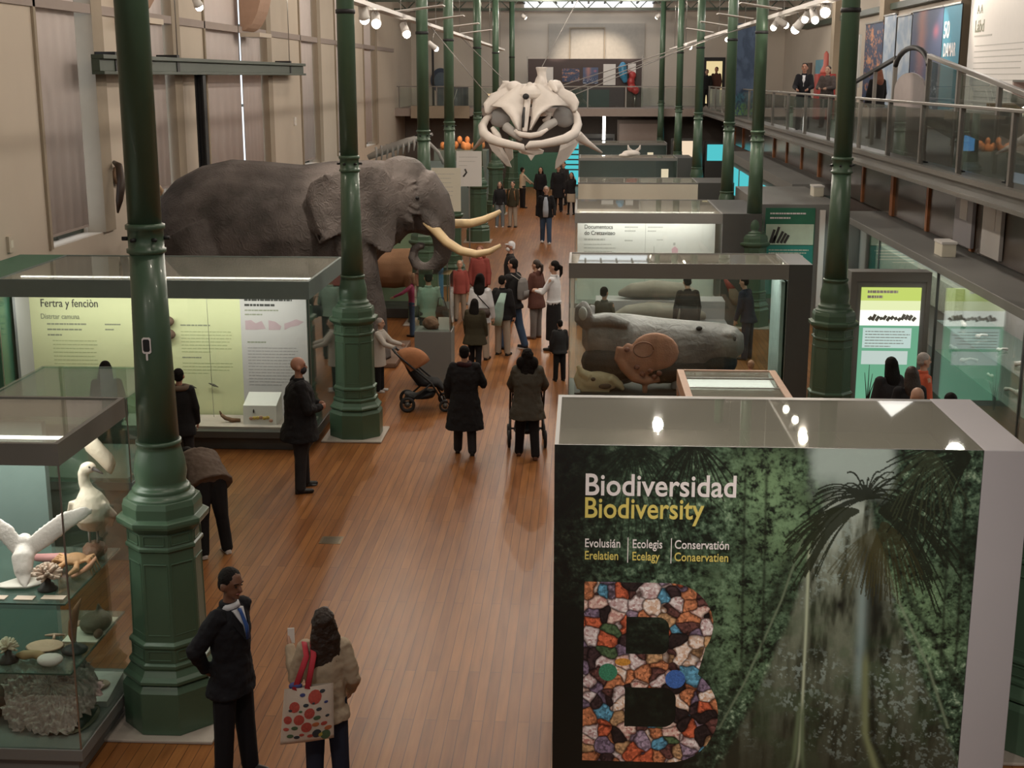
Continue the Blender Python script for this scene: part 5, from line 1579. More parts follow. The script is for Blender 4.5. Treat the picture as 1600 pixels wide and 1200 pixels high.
b = MB().ell((.30, 22.02, .34), (.38, .11, .18)).tube([(-.05, 22.0, .62), (.02, 22.0, .50), (.15, 22.0, .42)], [.03, .07, .10], 10).tube([(.0, 22.0, .22), (-.06, 22.0, .40), (-.05, 22.0, .52)], [.06, .06, .02], 8).tube([(.5, 22.0, .40), (.68, 22.0, .28), (.74, 22.0, .2)], [.1, .07, .03], 8).box((.0, 21.95, DZ), (.5, 22.06, .25))
b.build('skull', pm('cream_bone', (.56, .46, .30), .6, var=.3, scale=6, bump=.3), sk2, vox=.016, sm=2)
MB().ell((.22, 21.92, .40), (.04, .03, .035)).ell((.42, 21.925, .28), (.11, .03, .05)).build('socket', pm('socket_brown', (.08, .05, .03), .7), sk2)
for z_, x0, x1, lab in ((1.42, 1.0, 2.1, 'long grey stuffed animal lying on a shelf behind the hippo, upper one'), (1.12, .9, 2.2, 'long grey stuffed animal lying behind the hippo, lower one')):
    yy = 26.3
    t = spec('grey_animal', lab, 'stuffed animal', ((x0 + x1) / 2, yy, .9), 'lying animals on the low deck')
    zb_ = .62 if z_ < 1.3 else .98
    o_ = 0 if z_ < 1.3 else .55
    MB().loft([((x0 - .25, yy + o_, zb_ + .1), (0, .06, 0), (0, 0, .05)), ((x0, yy + o_, zb_ + .16), (0, .2, 0), (0, 0, .15)), ((x0 + .5, yy + o_, zb_ + .2), (0, .25, 0), (0, 0, .19)), ((x1, yy + o_, zb_ + .17), (0, .2, 0), (0, 0, .16)), ((x1 + .3, yy + o_, zb_ + .1), (0, .1, 0), (0, 0, .07))], 16).build('hide', pm('seal_grey', (.26, .23, .20), .6, var=.3, scale=3), t, vox=.03, sm=2)
dk = spec('display_deck', 'pale stepped deck between the second and third cases', 'display deck', (1.5, 26.6, 0))
MB().box((.3, 25.9, 0), (2.9, 26.55, .62)).box((.3, 26.55, 0), (2.9, 27.2, .98)).build('deck', M['grey_light'], dk)
MB().box((2.2, 25.86, .05), (2.88, 25.9, .6)).build('aqua_front', pm('aqua_front', (.25, .42, .42), .5), dk)

# ---------------------------------------------------------------- right gallery: balustrade, ramp, banners
bal = thing('balustrade', 'long grey steel and glass balustrade along the right gallery edge', 'balustrade', (5.92, 40, 3.9))
py_ = [13.8, 16.3, 18.85, 21.45, 23.9, 26.45, 29.25, 32.9, 36.4, 39.5, 42.6, 45.7, 48.8, 51.9, 55.0, 58.1, 61.2, 64.3]
for i, y in enumerate(py_):
    MB().box((5.88, y - .05, 3.88), (5.96, y + .05, 4.93)).build('post', M['rail'], bal, bevel=.006)
    if i + 1 < len(py_):
        MB().box((5.915, y + .07, 3.98), (5.927, py_[i + 1] - .07, 4.86)).build('glass_pane', M['rail_glass'], bal)
MB().box((5.87, 13.8, 4.92), (5.97, 64.3, 4.97)).build('handrail', M['rail'], bal, bevel=.008)
for k, y in enumerate((22.3, 19.9, 24.7)):
    c = thing('barrier_foot', 'small dark floor bracket at the foot of the right balustrade', 'bracket', (6.2, y, 3.9), 0, 'floor brackets on the right gallery')
    MB().box((6.16, y - .1, 3.88), (6.24, y + .1, 3.9)).box((6.18, y - .02, 3.9), (6.22, y + .02, 4.08)).build('bracket', M['black'], c)

rp = thing('ramp_bridge', 'grey metal ramp with sloping handrails and an arched gate on the right gallery', 'ramp', (6.7, 27, 3.9))
RX = 6.6
MB().bar((RX, 26.5, 5.79), (RX, 16.5, 4.70), .09, .08).build('handrail', M['rail'], rp, bevel=.008)
MB().bar((RX, 29.2, 5.79), (RX, 35.5, 5.02), .09, .08).build('handrail', M['black'], rp, bevel=.008)
arcp = [(RX, 29.25, 5.62)] + [(RX, 27.87 - 1.40 * math.cos(R(a)), 5.55 + .42 * math.sin(R(a))) for a in range(170, 9, -16)] + [(RX, 26.48, 5.62)]
MB().tube(arcp, .055, 8).build('arch_rail', M['black'], rp)
for y in (26.46, 29.26): MB().box((RX - .04, y - .05, 3.88), (RX + .04, y + .05, 5.75)).build('gate_post', M['rail'], rp)
gp_ = [(26.55, 3.9), (29.15, 3.9), (29.15, 5.1)] + [(27.85 + 1.30 * math.cos(R(a)), 5.12 + .36 * math.sin(R(a))) for a in range(0, 181, 15)] + [(26.55, 5.1)]
MB().prism(gp_, (RX - .02, 0, 0), (0, 1, 0), (0, 0, 1), .04).build('rounded_panel', M['grey_light'] if False else pm('mauve_grey_panel', (.20, .17, .165), .5), rp)
for y, t in ((24.3, .22), (21.9, .46), (19.6, .69), (17.4, .91)):
    MB().box((RX - .035, y - .05, 3.88), (RX + .035, y + .05, 5.79 - 1.09 * t)).build('rail_post', M['rail'], rp)
for y, t in ((31.2, .32), (33.4, .67)):
    MB().box((RX - .035, y - .05, 3.88), (RX + .035, y + .05, 5.79 - .77 * t)).build('rail_post', M['rail'], rp)
for y0, y1, z0, z1 in ((24.4, 26.4, 5.70, 5.50), (22.0, 24.2, 5.46, 5.24), (19.7, 21.8, 5.20, 4.98)):
    MB().add([(RX, y0, 4.3), (RX, y1, 4.5), (RX, y1, z0), (RX, y0, z1), (RX + .012, y0, 4.3), (RX + .012, y1, 4.5), (RX + .012, y1, z0), (RX + .012, y0, z1)], [(0, 1, 2, 3), (7, 6, 5, 4), (0, 4, 5, 1), (1, 5, 6, 2), (2, 6, 7, 3), (3, 7, 4, 0)]).build('glass_pane', M['rail_glass'], rp)
MB().add([(RX + .05, 16.5, 3.9), (8.0, 16.5, 3.9), (8.0, 26.4, 4.72), (RX + .05, 26.4, 4.72), (RX + .05, 16.5, 3.885), (8.0, 16.5, 3.885), (8.0, 26.4, 4.60), (RX + .05, 26.4, 4.60)], [(0, 1, 2, 3), (7, 6, 5, 4), (0, 4, 5, 1), (1, 5, 6, 2), (2, 6, 7, 3), (3, 7, 4, 0)]).build('deck', pm('ramp_deck', (.20, .15, .12), .6), rp)
MB().box((RX + .05, 26.4, 4.60), (8.0, 29.2, 4.72)).build('landing', M['grey'], rp)

for (y, x0, x1, m, lab) in ((21.4, 8.4, 10.0, M['pale_wood'], 'long display desk with a tan top at the right end of the gallery'), (29.6, 8.3, 9.6, M['white'], 'low pale display desk behind the arched gate')):
    t = thing('display_desk', lab, 'display desk', ((x0 + x1) / 2, y, 3.88))
    MB().box((x0, y - 1.3, 3.88), (x1, y + 1.3, 4.62)).build('body', M['grey'], t)
    MB().box((x0 - .05, y - 1.35, 4.62), (x1 + .05, y + 1.35, 4.70)).build('top', m, t, bevel=.01)
    for k in range(3): MB().box((x0 + .2, y - 1.0 + .7 * k, 4.70), (x0 + .6, y - .55 + .7 * k, 4.72)).build('label_plate', M['white'], t)
gc = thing('glass_cabinet', 'pink-lit glass cabinet of small objects at the right end of the gallery', 'display case', (8.3, 25.6, 3.9))
MB().box((8.12, 25.2, 4.72), (9.4, 26.2, 4.80)).box((8.12, 26.12, 4.8), (9.4, 26.2, 5.3)).build('back', pm('pinkish_back', (.50, .38, .34), .6), gc)
MB().box((8.12, 25.2, 3.88), (9.4, 26.2, 4.72)).build('base', M['grey'], gc)
MB().box((8.12, 25.2, 5.3), (9.4, 26.2, 5.34)).build('roof', M['grey'], gc)
MB().box((8.14, 25.21, 4.8), (9.38, 25.22, 5.3)).build('glass_pane', M['glass'], gc)
MB().box((8.22, 25.3, 5.27), (9.3, 25.34, 5.29)).build('led_strip', emit('pink_led', (1, .75, .68), 8), gc)
hd = thing('orange_shelf', 'narrow orange shelf seen under the sloping handrail', 'shelf', (7.4, 22.9, 4.8))
MB().box((7.2, 21.8, 4.86), (7.7, 24.6, 4.94)).build('board', pm('orange_board', (.56, .27, .07), .5), hd)  # board is orange in its own colour
for y in (22.0, 24.4): MB().box((7.35, y - .03, 4.38 if y < 23 else 4.58), (7.55, y + .03, 4.86)).build('support', M['grey_dark'], hd)
bsn = thing('blue_screen', 'small glowing blue screen low behind the balustrade below the arched gate', 'screen', (6.9, 24.9, 4.2))
MB().box((6.78, 24.88, 3.88), (7.2, 24.95, 4.52)).build('stand', M['grey_dark'], bsn)
MB().box((6.82, 24.87, 4.08), (7.12, 24.885, 4.36)).build('screen', M['blue_screen'], bsn)
MB().box((6.82, 24.87, 4.42), (7.10, 24.885, 4.50)).build('red_strip', pm('red_strip', (.45, .14, .10), .5), bsn)

def sheet_print(nu, nv, kind, seed):
    u, v = np.meshgrid(np.linspace(0, 1, nu), np.linspace(0, 1, nv))
    C = lambda *c: np.array(lin(*c))
    n = fbm(u * 5, v * 9, 5, seed)
    f = fbm(u * 22, v * 40, 3, seed + 7)
    mixc = lambda b, c, w: b * (1 - w[..., None]) + np.array(c) * w[..., None]
    im = np.zeros(u.shape + (3,))
    if kind == 'sea':
        im = im + C(70, 84, 118)
        im = mixc(im, C(40, 60, 96), smooth(.3, .9, v))
        im = mixc(im, C(172, 120, 112), np.exp(-((u - .35 - .1 * (n - .5)) / .14) ** 2) * .85 * smooth(1.0, .2, v))
        im = mixc(im, C(200, 210, 225), smooth(.62, .72, f) * smooth(.5, .8, v))
        im = mixc(im, C(190, 100, 120), np.exp(-(((u - .8) / .08) ** 2 + ((v - .22) / .06) ** 2)) * .7)
    elif kind == 'coral':
        im = im + C(38, 62, 96)
        im = mixc(im, C(210, 150, 110), smooth(.52, .68, f * .5 + n * .5))
        im = mixc(im, C(120, 40, 40), smooth(.66, .76, f) * .6)
    elif kind == 'pale':
        im = im + C(150, 172, 196)
        im = mixc(im, C(190, 200, 210), smooth(.3, .7, n))
    elif kind == 'blue':
        im = im + C(62, 80, 104)
        im = mixc(im, C(40, 58, 82), smooth(.35, .65, n))
        im = mixc(im, C(80, 130, 150), smooth(.72, .80, v) * smooth(.3, .6, f))
        im = mixc(im, C(120, 160, 90), smooth(.84, .9, v) * smooth(.4, .6, f))
    elif kind == 'teal': im = im + C(64, 138, 164) * (1 - .15 * v[..., None])
    return im
def banner(lab, x, y0, y1, z0, z1, kind, seed, m=None):
    t = thing('wall_banner', lab, 'banner', (x, (y0 + y1) / 2, z0))
    MB().box((x, y0, z0), (x + .03, y1, z1)).build('backing', M['grey_dark'], t)
    print_board('printed_sheet', (x - .004, y1, z1), (0, y0 - y1, 0), (0, 0, z0 - z1), 60, 110, sheet_print(60, 110, kind, seed), m or attr_mat('banner_print_%d' % seed, .5), t)
    MB().bar((x - .02, y0, z1 + .02), (x - .02, y1, z1 + .02), .05).build('hanging_bar', M['steel'], t)
    return t
ax = 10.0
tb = banner('narrow teal banner with white lettering on the right gallery wall', ax, 37.0, 38.8, 4.4, 7.3, 'teal', 3)
text('50', .62, (ax - .008, 38.7, 6.45), tb, M['letter_white'], .02, rot=(R(90), 0, R(-90)), sx=1.0)
text('DAMAR', .50, (ax - .008, 38.6, 5.95), tb, M['letter_white'], .02, rot=(R(90), 0, R(-90)), sx=.72)
banner('wide dark blue banner with a pink shape, left of the teal banner', ax, 38.85, 42.4, 4.4, 7.3, 'sea', 4)
banner('pale blue banner left of the dark blue one', ax, 42.5, 44.4, 4.4, 7.25, 'pale', 5)
wbn = banner('tall narrow white banner with a vertical caption', ax - .02, 44.5, 46.2, 4.4, 7.35, 'pale', 6)
banner('blue banner of orange coral pictures, leftmost of the big banners', ax, 46.4, 49.3, 4.4, 7.2, 'coral', 7)
wp = thing('text_panel', 'big white wall panel of text at the right end of the gallery', 'information panel', (9.95, 33.5, 4.4))
MB().box((9.95, 30.2, 4.5), (10.05, 36.0, 8.6)).build('board', M['white'], wp)
text('A A', .3, (9.945, 35.4, 6.95), wp, M['ink_grey'], 0, rot=(R(90), 0, R(-90)))
text('Lábd', .42, (9.945, 35.5, 6.5), wp, M['ink_grey'], .01, rot=(R(90), 0, R(-90)))
b = MB()
rn = random.Random(3)
b.box((9.944, 34.0, 6.38), (9.95, 35.5, 6.42))
for k in range(12): b.box((9.945, 31.0 + rn.random(), 6.15 - .14 * k), (9.95, 35.4, 6.17 - .14 * k))
b.build('body_text', M['ink_pale'], wp)
for i, (y, w, h, col, lab) in enumerate(((62.0, 2.2, 1.0, (70, 50, 44), 'small dark picture on the right gallery wall, far left one'), (58.5, 2.2, 1.1, (90, 140, 160), 'small blue and white picture on the right gallery wall'), (50.8, .8, 1.9, (225, 225, 220), 'narrow white sheet on the right gallery wall behind the dark green column'))):
    t = thing('wall_picture', lab, 'picture', (10.02, y, 5.2))
    MB().box((10.02, y - w / 2, 5.0), (10.10, y + w / 2, 5.0 + h)).build('board', pm('picture_board_%d' % i, lin(*col), .5, var=.6 if i < 2 else .05, scale=2.5), t)
rf = thing('red_cabinet', 'red display cabinet behind the two men on the right gallery', 'cabinet', (8.6, 50, 3.88))
MB().box((8.45, 49.6, 3.88), (9.1, 50.4, 5.5)).build('body', pm('red_lacquer', (.42, .05, .04), .5), rf, bevel=.02)
MB().lathe((8.78, 50, 5.5), [(.2, 0), (.2, .1), (.1, .3), (.09, .7), (.02, .8)], 16).build('finial', pm('red_finial', (.48, .12, .09), .5), rf)
lb = thing('blue_hanging', 'big blue-grey hanging picture banner across the right gallery', 'banner', (6.1, 50.5, 4.0))
MB().box((5.5, 50.5, 3.95), (6.6, 50.56, 7.3)).build('backing', M['grey_dark'], lb)
print_board('printed_sheet', (5.5, 50.495, 7.3), (1.1, 0, 0), (0, 0, -3.3), 50, 120, sheet_print(50, 120, 'blue', 12), attr_mat('blue_banner_print', .6), lb)
area_light('banner_wash', (8.3, 40, 8.3), (1.0, 14), 160, (1, .93, .88), (0, R(38), 0))

# ---------------------------------------------------------------- far gallery
fb_ = thing('balustrade', 'glass and steel balustrade along the far gallery edge', 'balustrade', (0, 66.4, 3.9))
MB().box((-9.2, 66.38, 4.90), (5.8, 66.44, 4.95)).build('handrail', M['rail'], fb_)
for k in range(9):
    x = -9.1 + 1.86 * k
    MB().box((x - .03, 66.38, 3.88), (x + .03, 66.44, 4.92)).build('post', M['rail'], fb_)
    if k < 8: MB().box((x + .05, 66.40, 3.95), (x + 1.81, 66.41, 4.86)).build('glass_pane', M['glass'], fb_)
dw = thing('display_wall', 'long dark brown display wall with pictures on the far gallery', 'display wall', (0, 69.1, 3.9))
MB().box((-2.84, 69.05, 3.88), (2.92, 69.3, 6.28)).build('wall', pm('dark_brown_board', (.050, .028, .026), .5), dw)
MB().box((2.92, 69.0, 3.88), (3.0, 69.3, 6.4)).box((-2.90, 69.0, 3.88), (-2.84, 69.3, 6.4)).build('end_post', M['rail'], dw)
MB().box((-.6, 69.0, 3.9), (1.3, 69.05, 4.75)).build('green_panel', pm('dark_green_panel', (.03, .05, .04), .5), dw)
for i, (x0, x1, z0, z1, kind, col, lab) in enumerate(((-2.35, -1.56, 5.15, 5.87, None, (215, 195, 195), 'pinkish white sheet at the left end of the dark display wall'), (-1.1, .02 - .25, 5.15, 5.80, 'coral', None, 'grey and red landscape picture on the dark display wall'), (-.05, .72, 5.05, 5.85, 'sea', None, 'blue underwater picture on the dark display wall'), (.98, 1.60, 4.98, 6.02, None, (222, 196, 190), 'tall pinkish white sheet right of the underwater picture'), (2.22, 2.62, 5.55, 6.05, None, (220, 190, 195), 'small pink sheet behind the red hanging figure'))):
    t = thing('picture', lab, 'picture', ((x0 + x1) / 2, 69.0, z0))
    MB().box((x0, 68.99, z0), (x1, 69.05, z1)).build('frame', M['white'] if col else M['grey_dark'], t)
    if kind: print_board('printed_sheet', (x0, 68.985, z1), (x1 - x0, 0, 0), (0, 0, z0 - z1), 40, 40, sheet_print(40, 40, kind, 30 + i), attr_mat('gallery_print_%d' % i), t)
bf = thing('blue_figure', 'glossy blue hanging sea creature figure on the dark display wall', 'figure', (1.95, 68.7, 5.2))
MB().ell((1.95, 68.6, 5.85), (.20, .15, .28)).tube([(1.9, 68.6, 5.95), (1.98, 68.6, 5.5), (2.1, 68.6, 5.1)], [.2, .22, .1], 12).build('body', pm('blue_gloss', (.06, .26, .44), .25, var=.7, scale=6), bf, vox=.04, sm=2)
MB().tube([(2.02, 68.6, 5.35), (2.02, 69.049, 5.35)], .02, 6).build('bracket', M['steel'], bf)
rdf = thing('red_figure', 'lobed bright red hanging figure on the dark display wall', 'figure', (2.45, 68.8, 4.9))
MB().ell((2.45, 68.8, 5.45), (.19, .15, .22)).ell((2.38, 68.8, 5.15), (.2, .16, .22)).ell((2.42, 68.8, 4.85), (.24, .18, .22)).ell((2.62, 68.8, 4.72), (.2, .18, .2)).tube([(2.25, 68.8, 5.7), (2.4, 68.8, 5.5)], [.08, .14]).build('body', pm('red_gloss', (.45, .05, .05), .3), rdf, vox=.04, sm=1)
MB().tube([(2.6, 68.8, 4.55), (2.58, 68.8, 3.88)], .025, 6).build('rod', M['steel'], rdf)
lg = thing('left_gallery_panel', 'grey panel hanging on the far gallery front at left', 'panel', (-7.0, 66.2, 3.5))
MB().box((-8.5, 66.2, 3.40), (-5.6, 66.30, 4.0)).build('panel', M['pilaster'], lg)
ch = thing('blue_chute', 'shiny grey and blue slanted board at the left end of the far gallery', 'board', (-6.7, 66.8, 3.9))
MB().box((-7.3, 66.8, 3.9), (-5.7, 66.9, 4.9)).build('board', pm('slate_board', (.10, .11, .13), .3), ch)
for k in range(2): MB().bar((-6.75 + .25 * k, 66.78, 4.0), (-6.5 + .25 * k, 66.78, 4.8), .08, .02).build('pale_stripe', M['white'], ch)
MB().box((-7.5, 66.8, 3.9), (-7.4, 66.95, 7.0)).build('mast', M['black'], ch)
rb = thing('round_blue_sign', 'dark blue round sign on the far wall at left', 'sign', (-7.7, 72.9, 5.2))
MB().prism([( .55 * math.cos(2 * PI * k / 30), .65 * math.sin(2 * PI * k / 30)) for k in range(30)], (-7.7, 72.98, 5.2), (1, 0, 0), (0, 0, 1), .12).build('disc', pm('navy_sign', (.03, .05, .09), .4), rb)
MB().prism([(.36 * math.cos(2 * PI * k / 30), .43 * math.sin(2 * PI * k / 30)) for k in range(30)], (-7.7, 72.86, 5.2), (1, 0, 0), (0, 0, 1), .03).build('face', pm('slate_blue', (.10, .14, .18), .4), rb)
dr = tag(MB().box((6.2, 72.9, 3.9), (7.5, 72.99, 6.4)).build('door_1', M['black']), kind='structure')
MB().box((6.5, 72.86, 4.0), (7.35, 72.9, 6.2)).build('lit_opening', emit('lit_doorway', (1.0, .80, .42), .8), dr)
MB().box((6.2, 72.8, 3.9), (6.5, 72.88, 6.4)).build('door_frame', M['black'], dr)

# under the far gallery
for i, (x0, x1, z0, z1, m, lab) in enumerate(((-1.0, -.1, .1, 2.2, M['teal_screen'], 'turquoise lit panel with dark stripes under the far gallery'), (4.6, 5.9, 1.3, 2.1, M['teal_screen'], 'turquoise lit window right of the far cases, left one'), (6.2, 7.4, 1.3, 2.1, M['teal_screen'], 'turquoise lit window right of the far cases, right one'))):
    t = thing('lit_window', lab, 'lit panel', ((x0 + x1) / 2, 67.5, 0))
    MB().box((x0 - .1, 67.5, 0), (x1 + .1, 67.8, z1 + .15)).build('cabinet', M['grey_dark'], t)
    MB().box((x0, 67.47, z0), (x1, 67.5, z1)).build('screen', m, t)
    if i == 0:
        for k in range(5): MB().box((x0, 67.45, .8 + .25 * k), (x1, 67.47, .87 + .25 * k)).build('stripe', M['ink'], t)
gx = thing('green_cabinet', 'dark green cabinet under the far gallery behind the group by the pedestal column', 'cabinet', (-2.6, 67.2, 0))
MB().box((-3.3, 66.9, 0), (-1.2, 67.4, 1.7)).build('body', M['green_panel'], gx, bevel=.02)
for x0, x1, z1, lab in ((.0, 1.6, 2.6, 'black tall cabinet in shade under the far gallery'), (1.7, 3.9, 3.3, 'grey brown tall cabinet in shade under the far gallery')):
    t = thing('tall_cabinet', lab, 'cabinet', ((x0 + x1) / 2, 68, 0))
    MB().box((x0, 67.7, 0), (x1, 68.4, z1)).build('body', M['grey_dark'] if x0 < 1 else pm('taupe_cabinet', (.16, .13, .11), .5), t, bevel=.02)
    MB().box((x0 + .1, 67.68, .2), (x1 - .1, 67.7, z1 - .2)).build('door', M['black'] if x0 < 1 else M['taupe'], t)
vl = thing('tube_light', 'white vertical tube light under the far gallery', 'light', (1.9, 66.6, 2.6))
MB().tube([(1.02, 66.6, 2.35), (1.02, 66.6, 3.50)], .07, 10).build('tube', M['led'], vl)
ws_ = thing('warm_sign', 'bright pinkish white lit sign beside the far cases', 'sign', (4.4, 60.5, 1.9))
MB().box((3.95, 60.4, .0), (5.0, 60.6, 2.7)).build('frame', M['grey_dark'], ws_)
MB().box((4.05, 60.38, 1.9), (4.9, 60.4, 2.6)).build('lit_face', M['warm_sign'], ws_)

# left side beyond the elephant
for i, (x0, x1, z0, z1, y, lab) in enumerate(((-3.52, -2.84, 2.32, 3.33, 31.0, 'cream sheet of text beside the elephant forehead'), (-3.25, -2.58, 2.93, 3.72, 31.7, 'white sheet with a small dark drawing behind the cream one'))):
    t = thing('hanging_sheet', lab, 'information sheet', ((x0 + x1) / 2, y, 0))
    if i: x0, x1, z0, z1 = -3.0, -2.40, 2.85, 3.68
    MB().box((x0, y, z0), (x1, y + .015, z1)).build('sheet', M['cream'] if i == 0 else M['white'], t)
    text_lines(t, x0 + .06, x1 - .06, z1 - .14, 8 if i == 0 else 3, .10, .012, y, M['ink_pale'], .3, 50 + i)
    if i: MB().tube([(x0 + .16, y - .004, z1 - .6), (x0 + .24, y - .004, z1 - .5), (x0 + .2, y - .004, z1 - .42)], .022, 6).build('drawing', M['ink'], t)
    MB().bar(((x0 + x1) / 2, y + .03, 0), ((x0 + x1) / 2, y + .03, z1), .03).build('stand_pole', M['steel'], t)
    MB().box(((x0 + x1) / 2 - .2, y - .1, 0), ((x0 + x1) / 2 + .2, y + .2, .02)).build('foot', M['grey_dark'], t)
lc_ = thing('wall_case', 'long case with a pale lit top along the left side beyond the elephant', 'display case', (-6.5, 48, 0))
MB().box((-8.0, 45, 0), (-4.4, 52, 1.5)).build('body', M['teal_grey'], lc_)
MB().box((-8.0, 45, 1.9), (-4.4, 52, 2.2)).build('top', M['teal_grey'], lc_)
MB().box((-7.9, 45.2, 1.5), (-4.5, 51.8, 1.9)).build('lit_band', emit('pale_band', (.75, .85, .95), .55), lc_)
od = thing('orange_diorama', 'orange lit diorama of small figures beyond the elephant', 'diorama', (-4.9, 56, 2.2))
MB().box((-6.2, 55.6, 0), (-4.0, 57, 2.4)).build('plinth', M['teal_grey'], od)
b = MB()
rn = random.Random(4)
for k in range(22): b.ell((-6.0 + 1.8 * rn.random(), 55.9 + rn.random() * .8, 2.45 + .4 * rn.random()), (.12, .12, .18), 8, 6)
b.build('figures', pm('orange_figures', (.60, .26, .10), .6, var=.4), od, vox=.05)
area_light('diorama_light', (-5.0, 55.0, 4.2), (1, 1), 40, (1, .6, .3), (R(30), 0, 0))
sp_ = thing('dark_skeleton', 'dark mounted skeleton slanting above the elephant head', 'skeleton', (-6.6, 49.5, 2.2))
b = MB().tube([(-7.9, 49, 2.5), (-7.2, 49, 2.8), (-6.4, 49, 3.1), (-5.5, 49, 3.35)], [.10, .17, .14, .06], 10)
for k in range(9):
    t = k / 8
    x, z = -7.6 + 1.6 * t, 2.86 + .45 * t
    b.tube([(x, 49, z), (x + .05, 48.8, z - .25), (x + .02, 48.8, z - .5)], [.05, .045, .02], 6)
b.tube([(-7.0, 49, 2.8), (-6.9, 49, 2.24)], .05).tube([(-5.8, 49, 3.2), (-5.3, 49, 2.7), (-5.1, 49, 2.27)], .06)
b.build('bones', M['bone_dark'], sp_)
an2 = thing('antler_mount', 'dark curved antler fixed on the left wall behind the nearest column', 'antler', (-9.25, 26.0, 3.3))
MB().tube([(-9.25, 26.0, 3.75), (-9.05, 25.7, 3.7), (-8.95, 25.5, 3.4), (-9.0, 25.45, 3.05), (-9.1, 25.6, 2.8)], [.04, .07, .09, .07, .02], 10).build('antler', pm('dark_horn', (.05, .03, .02), .5), an2)
MB().tube([(-9.25, 26.2, 3.5), (-9.0, 26.3, 3.4), (-8.9, 26.4, 3.1)], [.05, .05, .03], 8).ell((-9.22, 26.1, 3.5), (.08, .25, .2)).build('mount', pm('tan_mount', (.35, .22, .14), .6), an2)
an3 = thing('antler_mount', 'tan curved horn fixed on the left wall just before the elephant rump', 'antler', (-9.2, 28.0, 3.1))
MB().tube([(-9.28, 27.6, 3.3), (-9.0, 27.6, 3.25), (-8.9, 27.75, 3.05), (-9.0, 27.8, 2.9), (-9.12, 27.75, 2.95)], [.06, .07, .06, .05, .02], 10).build('horn', pm('tan_horn', (.45, .30, .18), .6), an3)
for y, z, m, lab in ((25.45, 4.0, M['orange_wood'], 'small framed brown switch plate on the left wall'), (21.0, 2.75, M['wall'], 'small pale socket box low on the left wall'), (43.0, 4.0, M['white'], 'small white fitting on the left wall above the elephant back')):
    t = thing('wall_fitting', lab, 'wall fitting', (-9.3, y, z))
    MB().box((-9.3, y - .10, z - .13), (-9.25, y + .10, z + .13)).build('plate', m, t)
    MB().box((-9.26, y - .05, z - .06), (-9.245, y + .05, z + .06)).build('switch', M['cream'], t)

# ---------------------------------------------------------------- lighting tracks and spotlights
for x, y0, y1, z, lab in ((-3.7, 20, 62, 6.55, 'white lighting track running along the left columns'), (3.95, 20, 62, 6.58, 'white lighting track running along the right columns')):
    t = thing('lighting_track', lab, 'lighting track', (x, 40, z), 0, None)
    MB().box((x - .10, y0, z), (x + .10, y1, z + .07)).build('rail', M['white'], t)
    for y in np.arange(y0 + 1, y1, 6.5): MB().tube([(x, y, z + .07), (x, y, 9.3)], .012, 5).build('hanger_rod', M['steel'], t)
    for y in (27, 31.5, 36, 41):
        MB().add([(x - .1, y, z + .12), (x + .9 if x < 0 else x - .9, y, z + .24), (x + .9 if x < 0 else x - .9, y + .5, z + .24), (x - .1, y + .5, z + .12), (x - .1, y, z + .10), (x + .9 if x < 0 else x - .9, y, z + .22), (x + .9 if x < 0 else x - .9, y + .5, z + .22), (x - .1, y + .5, z + .10)], [(0, 1, 2, 3), (7, 6, 5, 4), (0, 4, 5, 1), (1, 5, 6, 2), (2, 6, 7, 3), (3, 7, 4, 0)]).build('reflector', M['white'], t)


def spotlight(lab, x, y, z, tgt, power, r_=.07, angle=62, hang=6.55, color=(1, .86, .70)):
    t = thing('spotlight', lab, 'spotlight', (x, y, z), 0, 'spotlights under the roof')
    d = (Vector(tgt) - Vector((x, y, z))).normalized()
    p = Vector((x, y, z))
    MB().tube([p - d * .26, p - d * .24, p - d * .05, p], [r_ * .5, r_ * .9, r_, r_ * 1.15], 14).build('housing', M['white'], t)
    MB().ell(tuple(p + d * .03), (r_ * .95, r_ * .95, r_ * .95), 12, 8).build('bulb', M['lamp'], t.children[0])
    if hang: MB().tube([p - d * .15, (x, y, hang)], .012, 6).build('stem', M['steel'], t)
    spot_light('spot_beam', tuple(p + d * .16), tgt, power, angle, color)


SP = [('first spotlight on the left track, just past the elephant column', -3.7, 24.2, 6.33, (-2.2, 17, 0), 420),
      ('second spotlight on the left track, paired with the first', -3.7, 22.9, 6.36, (-3.6, 25.0, 2.9), 460),
      ('large spotlight on the left track beside the third green column', -3.7, 28.3, 6.28, (-1, 24, 0), 420),
      ('single spotlight hanging low on the left, between the third and fourth green columns', -3.7, 33.8, 6.09, (-1.4, 36, 4.0), 110),
      ('spotlight on the left track near the slim far column', -3.7, 46, 6.4, (0, 50, 0), 380),
      ('spotlight on the left track close to the far gallery', -3.7, 58, 6.45, (0, 62, 0), 300),
      ('spotlight on the right track nearest the dark green column', 3.95, 22.8, 6.44, (1.6, 15, 0), 380),
      ('small spotlight on the right track, second from the dark green column', 3.95, 23.8, 6.36, (4.6, 17, 0), 200),
      ('tilted spotlight on the right track, third from the dark green column', 3.95, 24.8, 6.42, (1.5, 22.4, 1), 260),
      ('bright low spotlight on the right track, fourth from the dark green column', 3.95, 25.8, 6.28, (-.5, 29, 0), 380),
      ('small spotlight on the right track, fifth from the dark green column', 3.95, 27.3, 6.40, (8, 30, 4), 260),
      ('spotlight on the right track beside the green column by the mineral panel', 3.95, 28.8, 6.42, (1.5, 29, 2), 300),
      ('spotlight on the right track between the two green columns past the mineral panel', 3.95, 37.8, 6.40, (-1.4, 36.4, 4.4), 90),
      ('right one of the bright cluster on the right track far away', 3.95, 47.3, 6.42, (0, 44, 0), 300),
      ('brightest of the far cluster on the right track', 3.95, 51.6, 6.48, (8, 56, 4), 420),
      ('left one of the bright cluster on the right track far away', 3.95, 56.9, 6.52, (0, 57, 0), 300)]
